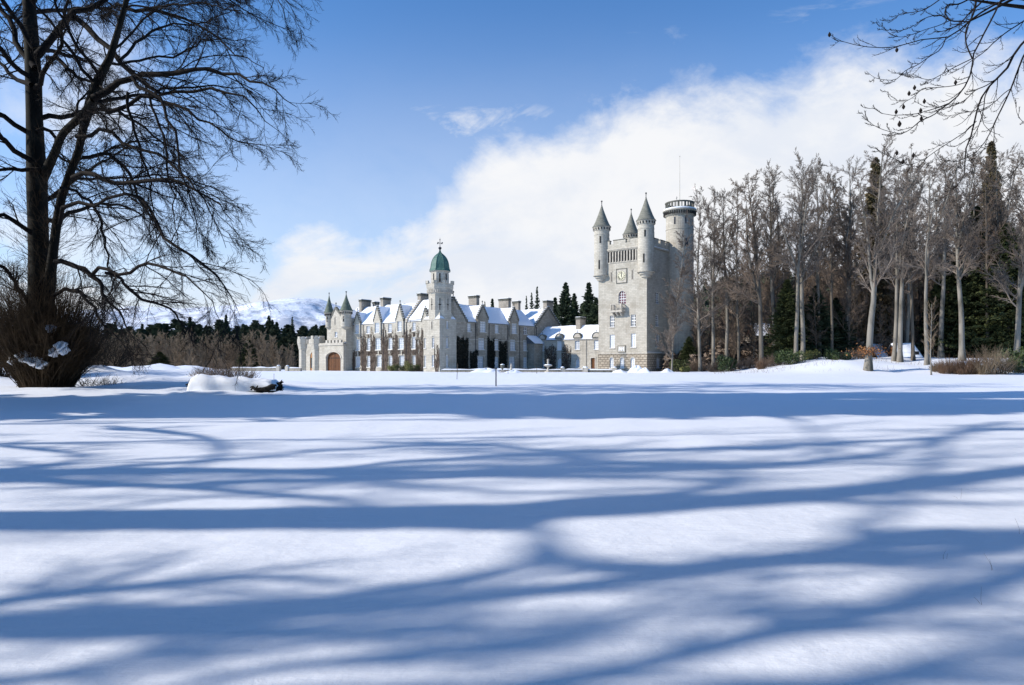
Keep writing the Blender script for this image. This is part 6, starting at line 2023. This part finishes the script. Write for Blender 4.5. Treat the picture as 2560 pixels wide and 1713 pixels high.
# behind the castle
BC = [(1414, 172, 708, 1.35, 2, 'broad dark fir behind the chimney of the gabled block'), (1388, 176, 745, 1.0, 2, 'lower fir at the left of the broad dark fir'), (1436, 178, 735, 1.1, 2, 'fir at the right of the broad dark fir behind the castle'),
      (1472, 168, 708, 1.25, 2, 'dark fir left of the keep, darkest of its clump'), (1490, 165, 745, 1.2, 2, 'dark fir cut off by the left wall of the keep'), (1455, 182, 760, 1.0, 2, 'small dark fir in the gap between two broad firs'),
      (1343, 190, 718, .78, 3, 'thin ragged larch like fir, tallest of three over the roof'), (1329, 192, 733, .7, 3, 'thin ragged fir, middle one of three over the roof'), (1316, 196, 741, .55, 3, 'thin ragged fir, leftmost of three over the roof'),
      (1231, 180, 748, .75, 2, 'small dark fir top between two roof gables'), (1212, 184, 755, .45, 3, 'thin fir top just behind the first shaded gable')]
for px, Y, pt, w, k, lab in BC:
    put_conifer(k, px, Y, pt, w, lab)
# belt of dark conifers on the left, with bare larches in front
lb = random.Random(4)
dk = 'dark conifer in the belt of forest left of the castle'
for row, (Y, n, t0, t1, w) in enumerate(((196, 26, 800, 822, .95), (206, 28, 795, 815, 1.0), (188, 20, 812, 835, .9))):
    for k in range(n):
        px = 150 + (830 - 150) * (k + lb.uniform(0, 1)) / n
        top = lb.uniform(t0, t1) + (6 if px < 400 else 0)
        if px > 700: top += lb.uniform(0, 18)
        put_conifer(lb.choice((2, 4, 4, 2)), px, Y + lb.uniform(-4, 4), top, w * lb.uniform(.8, 1.15), dk, 'dark conifers in the left forest belt')
for px, top, w, k in ((565, 788, .8, 2), (672, 790, .9, 2), (731, 793, .75, 3), (475, 793, .9, 2), (758, 835, 1.0, 2), (790, 812, 1.0, 2), (704, 850, 1.1, 2), (735, 845, 1.0, 4), (775, 858, 1.0, 2)):
    put_conifer(k, px, 182 if top > 840 else 200, top, w, dk, 'dark conifers in the left forest belt')
put_conifer(1, 622, 165, 850, .8, 'lone green spruce among the brown larches left of the castle')
put_conifer(1, 400, 150, 880, .8, 'low green spruce behind the drifts, right of the beech foot')
lt = [bare_tree('larch_tree', 9, np.random.RandomState(400 + i), .09, n1=40, clear=.05, spread=.34, n2=9, n3=7, n4=3, twr=.022, trunk_m='bark_mid', twig_m='twig_larch', up=.15) for i in range(3)]
fl_ = [True] * 3
for j in range(100):
    i = j % 3
    px = 215 + (735 - 215) * (j + lb.uniform(0, 1)) / 100
    Y = lb.uniform(158, 176)
    X = (px - 1280) / F * Y; z = gz(X, Y) - .2; h = lb.uniform(6.2, 9.6)
    if px > 690: h *= .7
    if fl_[i]:
        fl_[i] = False; t = lt[i]; t.location = (X, Y, z); t.scale = (h / 9,) * 3
    else:
        t = copy_tree(lt[i], (X, Y, z), lb.uniform(0, 6), h / 9)
    tag(t, 'brown leafless larch in front of the dark conifers left of the castle', 'tree', 'brown larches left of the castle')


# far woods that read as one mass
def mass(name, X, Y, Z, h, m, rs, per, label, size=.9, flatc=.6):
    n = len(X)
    hh = h * rs.uniform(.6, 1.15, n)
    u = rs.uniform(0, 1, (n, per)); a = rs.uniform(0, 2 * np.pi, (n, per))
    r = hh[:, None] * .28 * (1 - u) ** flatc * rs.uniform(.4, 1, (n, per))
    C = np.stack([X[:, None] + r * np.cos(a), Y[:, None] + r * np.sin(a), Z[:, None] + u * hh[:, None]], -1).reshape(-1, 3)
    V, Q = leaf_quads(C, size, rs, flat=.5, asp=.5)
    o = quads_obj(name, V, Q, M[m], smooth=False)
    tag(o, label, 'wood', kind='stuff')


rs_ = np.random.RandomState(66)
HX, HY, HZg = HILL
idx = rs_.randint(0, HX.size, 2600)
hx = HX.ravel()[idx] + rs_.uniform(-4, 4, 2600); hy = HY.ravel()[idx] + rs_.uniform(-3, 3, 2600); hz_ = HZg.ravel()[idx]
k_ = hy < 440
mass('distant_wood', hx[k_], hy[k_], hz_[k_], 6.5, 'needle_far', rs_, 44, 'dark far off trees covering the hill behind the right wood', size=1.0)
idx = rs_.randint(0, HX.size, 2600)
hx = HX.ravel()[idx] + rs_.uniform(-4, 4, 2600); hy = HY.ravel()[idx] + rs_.uniform(-3, 3, 2600); hz_ = HZg.ravel()[idx]
k_ = hy < 425
mass('distant_wood', hx[k_], hy[k_], hz_[k_], 6.5, 'twig_brown', rs_, 44, 'brown leafless far off trees on the hill behind the right wood', size=.8, flatc=.4)
n = 700
X = rs_.uniform(-215, -40, n); Y = rs_.uniform(206, 225, n)
mass('distant_wood', X, Y, np.full(n, .2), 11, 'needle_far', rs_, 90, 'solid dark background of the forest belt left of the castle', size=.8)
# brown undergrowth inside the right wood
n = 1400
X = rs_.uniform(26, 110, n); Y = rs_.uniform(116, 170, n)
mass('undergrowth', X, Y, ground_h(X, Y), 3.6, 'twig_brown', rs_, 80, 'brown tangled undergrowth filling the right wood', size=.42, flatc=.3)


# ------------------------------------------------------------------ shrubs, huts, small things
def on(px, Y, dz=0.0):
    X = (px - 1280) / F * Y
    return (X, Y, gz(X, Y) + dz)


for (px, Y, rx, rz_, n, m, lab, sd) in ((1826, 108, 1.7, 2.6, 2600, 'leaf', 'dark green rhododendron at the wood edge, between two slim trees', 1),
                                    (1972, 104, 1.8, 2.3, 2400, 'leaf', 'evergreen bush at the foot of the pale pair of beeches', 2),
                                    (2550, 84, 2.4, 2.5, 4200, 'leaf', 'glossy rhododendron at the right edge, nearest bush on the bank', 3),
                                    (1713, 109, .9, .9, 1200, 'leaf_yel', 'yellowish low bush beside the thin birch', 4),
                                    (2095, 106, 1.7, 1.5, 1800, 'leaf', 'low green laurel right of the pale pair of beeches', 5),
                                    (2030, 108, 1.6, 1.4, 1500, 'leaf_yel', 'low yellow green shrub between beech trunks', 6),
                                    (1697, 112, 1.3, 2.2, 1500, 'needle_olive', 'dark olive shrub against the shaded keep wall', 7)):
    t = bush('rhododendron' if m == 'leaf' else 'evergreen_bush', rx, rz_, np.random.RandomState(500 + sd), n, .14, m, on(px, Y))
    tag(t, lab, 'bush')
for j, (px, Y, w, h, n, m, lab) in enumerate(((2378, 84, 2.6, 2.2, 420, 'twig_red', 'rust brown twiggy shrub, left one of the hedge on the bank'),
                                          (2425, 83, 3.0, 2.4, 460, 'twig_red', 'rust brown twiggy shrub, middle one of the hedge on the bank'),
                                          (2480, 82, 3.2, 3.4, 380, 'twig_buff', 'tall buff twiggy shrub at the right end of the hedge'),
                                          (2345, 86, 1.6, 1.5, 240, 'twig_buff', 'low buff shrub beside the sapling'),
                                          (1790, 109, 2.2, 2.0, 260, 'twig_brown', 'low brown brushwood right of the first tall tree'),
                                          (1868, 110, 3.0, 2.0, 320, 'twig_brown', 'low brown brushwood behind the shaggy footed tree'),
                                          (2130, 106, 4.0, 1.6, 320, 'twig_brown', 'low brown brushwood left of the thickest beech'),
                                          (1935, 107, 3.0, 2.0, 300, 'twig_brown', 'low brown brushwood right of the shaggy footed tree'),
                                          (1740, 114, 2.6, 2.4, 280, 'twig_brown', 'brown brushwood at the end of the keep'),
                                          (1904, 103.5, .9, 2.0, 200, 'twig_red', 'shaggy brown shoots round the foot of the slim tree'))):
    t = twig_shrub('twiggy_shrub', w, h, n, np.random.RandomState(540 + j), m, on(px, Y), r=.016)
    tag(t, lab, 'shrub')
rs_ = np.random.RandomState(31)
n = 900
bxp = rs_.uniform(1780, 2330, n); bY = rs_.uniform(88, 106, n)
P0 = np.stack([(bxp - 1280) / F * bY, bY], 1); P0 = np.concatenate([P0, ground_h(P0[:, 0], P0[:, 1])[:, None] - .05], 1)
P0 = P0[sn(P0[:, 0], P0[:, 1], 9, 2) > .2]
p, q = grow(P0, nrm(np.stack([rs_.normal(size=len(P0)) * .3, rs_.normal(size=len(P0)) * .3, np.ones(len(P0))], 1)), rs_.uniform(.2, .75, len(P0)), .014, .006, 3, .15, 0, rs_)
tag(quads_obj('dead_grass', *tubes(p, q, 3), M['twig_buff']), 'dead stems poking through the snow of the bank before the wood', 'grass', kind='stuff')
# dry leaves still hanging round the thickest beech
rs_ = np.random.RandomState(9)
C = np.stack([rs_.normal(size=420) * 1.1, rs_.normal(size=420) * .6, 2.6 + rs_.normal(size=420) * .33 - .25 * 0], 1)
V, Q = leaf_quads(C, .13, rs_, asp=.55)
p = on(2172, 87.4)
P0 = np.zeros((26, 3)); P0[:, 2] = 1.9 + rs_.uniform(0, .6, 26); az = rs_.uniform(0, 6.28, 26)
D0 = nrm(np.stack([np.cos(az), np.sin(az) * .6, rs_.uniform(0, .5, 26)], 1)); tp, trr = grow(P0, D0, rs_.uniform(1, 2.4, 26), .02, .006, 5, .1, -.02, rs_)
t = empty('beech_spray', p)
quads_obj('leaves', V, Q, M['leaf_rust'], t, smooth=False); quads_obj('twigs', *tubes(tp, trr, 3), M['twig_red'], t)
tag(t, 'spray of rust coloured dry leaves low on the thickest beech', 'foliage')
# shrubs at the foot of the left wing
for j, (cx, w, h) in enumerate(((1030, 1.6, 1.2), (1130, 2.0, 1.4), (1215, 2.4, 1.9), (1280, 1.8, 1.3))):
    q = to_world((pick(*c1(cx, 1420), 'y', LY0)[0], LY0 - .7, 0))
    t = bush('evergreen_bush', w * .6, h, np.random.RandomState(570 + j), 800, .10, 'leaf_yel' if j % 2 == 0 else 'needle_olive', (q[0], q[1], CZ - .05), stems=14)
    tag(t, ['small yellowish bush under the fourth window column', 'olive bush under the fifth window column', 'tallest yellowish bush under the sixth window column', 'olive bush nearest the green domed tower'][j], 'bush', 'bushes along the foot of the left wing')


def hut(name, px0, px1, Y, zt_py, ze_py, label, depth=5.0, wallm='rustic', gx=0):
    X0 = (px0 - 1280) / F * Y; X1 = (px1 - 1280) / F * Y
    zt = EYE + (HZ - zt_py) / F * (Y + depth / 2); ze = EYE + (HZ - ze_py) / F * Y
    b = on((px0 + px1) / 2, Y)
    w = (X1 - X0) / 2
    root = empty(name, b)
    zt -= b[2]; ze -= b[2]
    MB().box(-w, w, 0, depth, -1, ze).build('wall', M[wallm], root)
    g = MB(); g.prism([(-w, -.001, ze), (-w, depth + .001, ze), (-w, depth / 2, zt - .15)], (.2, 0, 0)); g.prism([(w - .2, 0, ze), (w - .2, depth, ze), (w - .2, depth / 2, zt - .15)], (.2, 0, 0)); g.build('gable', M['wood'], root)
    r = MB()
    for s, y0 in ((1, -.4), (-1, depth + .4)):
        r.prism([(-w - .3, y0, ze - .15), (w + .3, y0, ze - .15), (w + .3, depth / 2, zt), (-w - .3, depth / 2, zt)], (0, 0, -.12))
    r = r.build('roof', M['slate'], root)
    sm = MB()
    snow_slope(sm, (-w - .25, -.38, ze - .14), (w + .25, -.38, ze - .14), (-w - .25, depth / 2, zt + .01), (w + .25, depth / 2, zt + .01), 16, 8, .22)
    snow_slope(sm, (-w - .25, depth + .38, ze - .14), (w + .25, depth + .38, ze - .14), (-w - .25, depth / 2, zt + .01), (w + .25, depth / 2, zt + .01), 16, 8, .22)
    sm.build('snow', M['snow_cap'], r, smooth=True)
    d = MB(); d.box(-w * .3, -w * .3 + .8, -.05, -.002, .2, ze - .3); d.box(w * .3, w * .3 + .8, -.05, -.002, .9, ze - .4); d.build('door', M['dark'], root)
    tag(root, label, 'hut')


hut('cottage', 2252, 2303, 112, 860, 894, 'low hut with a broad snow covered roof seen between the beech trunks')
hut('cottage', 2196, 2232, 116, 862, 893, 'smaller snow roofed hut left of the broad roofed one')
hut('cottage', 2025, 2070, 126, 866, 878, 'low snow roofed shed right of the pale pair of beeches', 4)
hut('cottage', 1888, 1936, 150, 810, 838, 'snow roofed lodge glimpsed high behind the shaggy footed tree', 6)


# ---- snow covered fallen log on the left, with its dark broken end showing
def log_():
    Y = 35.0
    c = on(590, Y)
    root = empty('fallen_log', c)
    x0, x1 = (478 - 590) / F * Y, (700 - 590) / F * Y
    n, m_ = 46, 20
    rs = np.random.RandomState(2)
    V = []
    for i in range(n + 1):
        t = i / n; x = x0 + (x1 - x0) * t
        h = (.86 + .07 * math.sin(t * 5.0 + .6) + .03 * math.sin(t * 13)) * min(1, (t * 14) ** .5 + .15) * (1 - .25 * t)
        if t > .93: h *= (1 - (t - .93) / .07 * .55)
        wd = .62 + .1 * math.sin(t * 6)
        for j in range(m_ + 1):
            a = math.pi * j / m_
            yy = -math.cos(a) * wd * (1 + .07 * math.sin(x * 4 + a * 3)); zz_ = h * math.sin(a) ** .55 + .035 * math.sin(x * 6 + a * 4) * math.sin(a)
            V.append((x, yy, zz_ - .06 + .12 * t))
    V = np.array(V)
    i = np.arange(n)[:, None] * (m_ + 1) + np.arange(m_)[None]
    quads_obj('snow', V, np.stack([i, i + 1, i + m_ + 2, i + m_ + 1], -1).reshape(-1, 4), M['snow_cap'], root)
    # wood underneath
    P = resample([(x0 - .06, .0, .22, .30), (x0 * .5, 0, .22, .30), (x1 * .5, 0, .20, .28), (x1 - .05, -.02, .26, .25), (x1 + .04, -.02, .28, .2)], 20)
    P[:, 3] *= 1 + .1 * np.sin(np.arange(21) * 2.2)
    g = [tubes(P[None, :, :3], P[None, :, 3], 16)]
    quads_obj('trunk', *join(g), M['bark_dark'], root)
    # splintered ends
    pts = []
    for (cx_, n_, sg) in ((x1 + .02, 44, 1), (x0 - .04, 30, -1)):
        for k in range(n_):
            a = rs.uniform(0, 2 * math.pi); r = rs.uniform(.02, .27)
            pts.append(((cx_, r * math.cos(a) - .05, .30 * (1 if sg > 0 else .8) + r * math.sin(a)), (sg * rs.uniform(.2, 1), rs.normal() * .3 - .2, rs.normal() * .35)))
    P0 = np.array([p for p, d in pts]); D0 = nrm(np.array([d for p, d in pts]))
    p, q = grow(P0, D0, rs.uniform(.05, .20, len(P0)), .04, .012, 4, .12, 0, rs)
    quads_obj('splinter', *tubes(p, q, 5), M['bark_dark'], root, smooth=False)
    # dark root plate breaking through the snow on the front right
    rp = MB()
    P0 = np.array([[x1 - 1.25 + k * .11, -.60, .10 + .12 * math.sin(k * 1.3)] for k in range(11)]); D0 = nrm(np.stack([rs.normal(size=11) * .8 + .4, -np.ones(11) * .6, rs.normal(size=11) * .4 + .3], 1))
    p, q = grow(P0, D0, rs.uniform(.10, .26, 11), .05, .02, 5, .25, 0, rs)
    p2 = np.array([[[x1 - 1.0 + k * .2, -.58, .06 + .045 * k + .03 * math.sin(k * 2)] for k in range(6)], [[x1 - 1.3 + k * .13, -.60, .24 - .03 * k + .06 * math.sin(k * 2)] for k in range(6)]])
    q2 = np.array([[.05, .09, .12, .13, .15, .12], [.03, .06, .09, .08, .06, .03]])
    quads_obj('root', *join([tubes(p, q, 5), tubes(p2, q2, 8)]), M['bark_dark'], root)
    tag(root, 'fallen log buried in snow, its dark broken end showing at the right', 'log')


log_()
t = twig_shrub('twiggy_shrub', 4.0, 1.5, 330, np.random.RandomState(600), 'twig_brown', on(560, 47), r=.011, spread=.7)
tag(t, 'brown twiggy shrub poking from the drift behind the fallen log', 'shrub')
t = twig_shrub('twiggy_shrub', 2.6, 1.1, 120, np.random.RandomState(601), 'bark_dark', on(250, 42), r=.009, spread=.9)
tag(t, 'thin dark shoots in the drift right of the beech foot', 'shrub')
t = twig_shrub('twiggy_shrub', 4.5, 6.2, 300, np.random.RandomState(602), 'bark_dark', on(20, 46), r=.02, spread=.25)
tag(t, 'tall dark brushwood at the left edge behind the beech', 'shrub')
t = twig_shrub('twiggy_shrub', 4.5, 3.2, 260, np.random.RandomState(603), 'bark_dark', on(235, 50), r=.014, spread=.5)
tag(t, 'dark brushwood behind the beech foot on its right', 'shrub')


def pole(px, Y, py_top, r, label, m='iron', lean=0.0, knob=False):
    b = on(px, Y)
    h = EYE + (HZ - py_top) / F * Y - b[2]
    root = MB().tube((0, 0, -.3), (lean, 0, h), r, r * .9, 8)
    if knob:
        root.lathe([(r, h - .02), (r * 1.7, h), (r * 1.7, h + .05), (r * .6, h + .08)], (lean, 0), 8)
    o = root.build('marker_post', M[m], loc=b)
    tag(o, label, 'post')


pole(1240, 47, 922, .045, 'dark marker post, nearest and thickest on the open snow', knob=True)
pole(1142, 68, 909, .028, 'thin leaning cane in the snow before the green domed tower', 'bark_mid', lean=.08)
pole(1270, 92, 913, .035, 'thin short stake before the shaded wing, left of the fountain', 'bark_mid')
pole(1342, 94, 917, .035, 'thin short stake just left of the fountain', 'bark_mid')
pole(685, 62, 934, .022, 'tiny thin cane beyond the fallen log', 'bark_mid')

# fountain
b = on(1370, 106)
f = empty('fountain', b)
MB().lathe([(.55, -.1), (.55, .12), (.30, .2), (.16, .45), (.14, .75), (.22, .85)], (0, 0), 20).build('pedestal', M['trim'], f)
MB().lathe([(.2, .85), (.62, 1.0), (.70, 1.12), (.66, 1.13), (.5, 1.05), (.1, 1.0)], (0, 0), 24).build('basin', M['trim'], f)
MB().lathe([(.12, 1.0), (.09, 1.3), (.20, 1.5), (.12, 1.62), (.17, 1.8), (.14, 1.95), (.22, 2.0), (.05, 2.08)], (0, 0), 14).build('finial', M['trim'], f)
MB().lathe([(.64, 1.131), (.45, 1.24), (.15, 1.28), (.12, 1.3)], (0, 0), 20).build('snow', M['snow_cap'], f, smooth=True)
tag(f, 'stone fountain with a round basin in front of the low wing', 'fountain')
for j, (px, Y, lab) in enumerate(((1256, 104, 'stone garden urn with snow on top, left of its pair before the shaded wing'), (1278, 103, 'slimmer stone garden figure right of the urn before the shaded wing'))):
    f = empty('urn' if j == 0 else 'statue', on(px, Y))
    if j == 0:
        MB().box(-.25, .25, -.25, .25, -.1, .35).build('plinth', M['trim'], f)
        MB().lathe([(.12, .35), (.10, .5), (.30, .72), (.34, .95), (.26, 1.0), (.38, 1.12)], (0, 0), 16).build('bowl', M['dark_trim'], f)
        MB().lathe([(.36, 1.121), (.25, 1.24), (.05, 1.3)], (0, 0), 14).build('snow', M['snow_cap'], f, smooth=True)
    else:
        MB().box(-.22, .22, -.22, .22, -.1, .4).build('plinth', M['trim'], f)
        MB().lathe([(.16, .4), (.20, .6), (.13, .85), (.19, 1.0), (.08, 1.12), (.11, 1.2), (.10, 1.28), (.02, 1.34)], (0, 0), 14).build('figure', M['trim'], f)
    tag(f, lab, 'garden ornament')


def low_wall(name, pxa, pxb, Ya, Yb, h, label, piers=(), m='stone_shade_old', th=.45):
    a = Vector(on(pxa, Ya)); b = Vector(on(pxb, Yb)); d = b - a; L = d.length
    root = empty(name, a, math.atan2(d.y, d.x))
    MB().box(0, L, 0, th, -.5, h).build('wall', M[m], root)
    k = MB(); n = int(L * 2)
    sm = MB(); snow_slope(sm, (0, -.04, h + .01), (L, -.04, h + .01), (0, th + .04, h + .02), (L, th + .04, h + .02), n, 4, .16)
    sm.build('snow', M['snow_cap'], root, smooth=True)
    for t in piers:
        p = MB().box(t * L - .32, t * L + .32, -.12, th + .12, -.5, h + .35).build('pier', M['trim'], root)
        MB().lathe([(.30, h + .351), (.24, h + .50), (.05, h + .56)], (t * L, th / 2), 12).build('snow', M['snow_cap'], p, smooth=True)
    tag(root, label, 'wall')


low_wall('garden_wall', 1102, 1408, 108, 107, .36, 'low terrace wall capped with snow in front of the shaded wing', (.995,))
low_wall('garden_wall', 1412, 1462, 109, 109, .36, 'short piece of snow capped wall right of the fountain', (.99,))
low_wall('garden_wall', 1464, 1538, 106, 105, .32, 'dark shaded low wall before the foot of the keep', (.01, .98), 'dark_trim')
low_wall('garden_wall', 575, 696, 128, 126, .55, 'long snow capped wall between the forest and the arched porch', (.99,))
low_wall('garden_wall', 716, 751, 126, 125, .55, 'short snow capped wall joining the corner of the porch', (.02,))


def heap(px, Y, rx, h, label, sd):
    rs = np.random.RandomState(sd)
    b = on(px, Y)
    n = 26
    u, v = np.meshgrid(np.linspace(0, 2 * np.pi, n), np.linspace(0, 1, 9))
    k = 1 + .22 * np.sin(u * 2 + sd) + .12 * np.sin(u * 5 + sd * 2)
    zz_ = h * np.cos(v * np.pi / 2) ** 1.3 * (1 + .18 * np.sin(u * 3 + v * 5 + sd)) - .05
    V = np.stack([rx * v * k * np.cos(u), rx * .6 * v * k * np.sin(u), zz_], -1).reshape(-1, 3)
    i = np.arange(8)[:, None] * n + np.arange(n - 1)[None]
    o = quads_obj('snow_heap', V, np.stack([i, i + 1, i + n + 1, i + n], -1).reshape(-1, 4), M['snow_cap'], loc=b)
    tag(o, label, 'snow heap')


heap(1215, 105, 2.4, .65, 'snow heap left of the stone urn', 1)
heap(1592, 104, 1.3, 1.0, 'highest snow heap before the keep base', 2)
heap(1612, 103, 1.0, .7, 'smaller snow heap right of the highest one', 3)
heap(1550, 103, 1.4, .45, 'low snow heap at the end of the dark low wall', 4)
heap(1668, 106, 1.4, .55, 'snow heap near the foot of the thin birch', 5)
heap(1235, 104, 1.6, .5, 'snow heap against the stone urn', 6)
heap(1284, 102, 1.5, .4, 'snow heap at the foot of the stone figure', 7)

# a few dry stalks standing in the nearest snow on the right
rs_ = np.random.RandomState(12)
for j, (px, py, h) in enumerate(((2452, 1512, .14), (2480, 1425, .16), (2360, 1395, .11), (2402, 1240, .16), (2552, 1330, .20))):
    Y = EYE * F / (py - HZ)
    X = (px - 1280) / F * Y
    P0 = np.array([[0, 0, -.03], [.03, .02, -.03]]); D0 = nrm(np.array([[.2 * rs_.normal(), .1, 1], [.5 * rs_.normal(), 0, .8]]))
    p, q = grow(P0, D0, np.array([h, h * .7]), .0012, .0006, 5, .12, -.03, rs_)
    o = quads_obj('dry_stalk', *tubes(p, q, 4), M['bark_mid'], loc=(X, Y, gz(X, Y)))
    tag(o, 'thin dry stalk poking from the nearest snow at the right', 'stalk', 'dry stalks in the near snow')
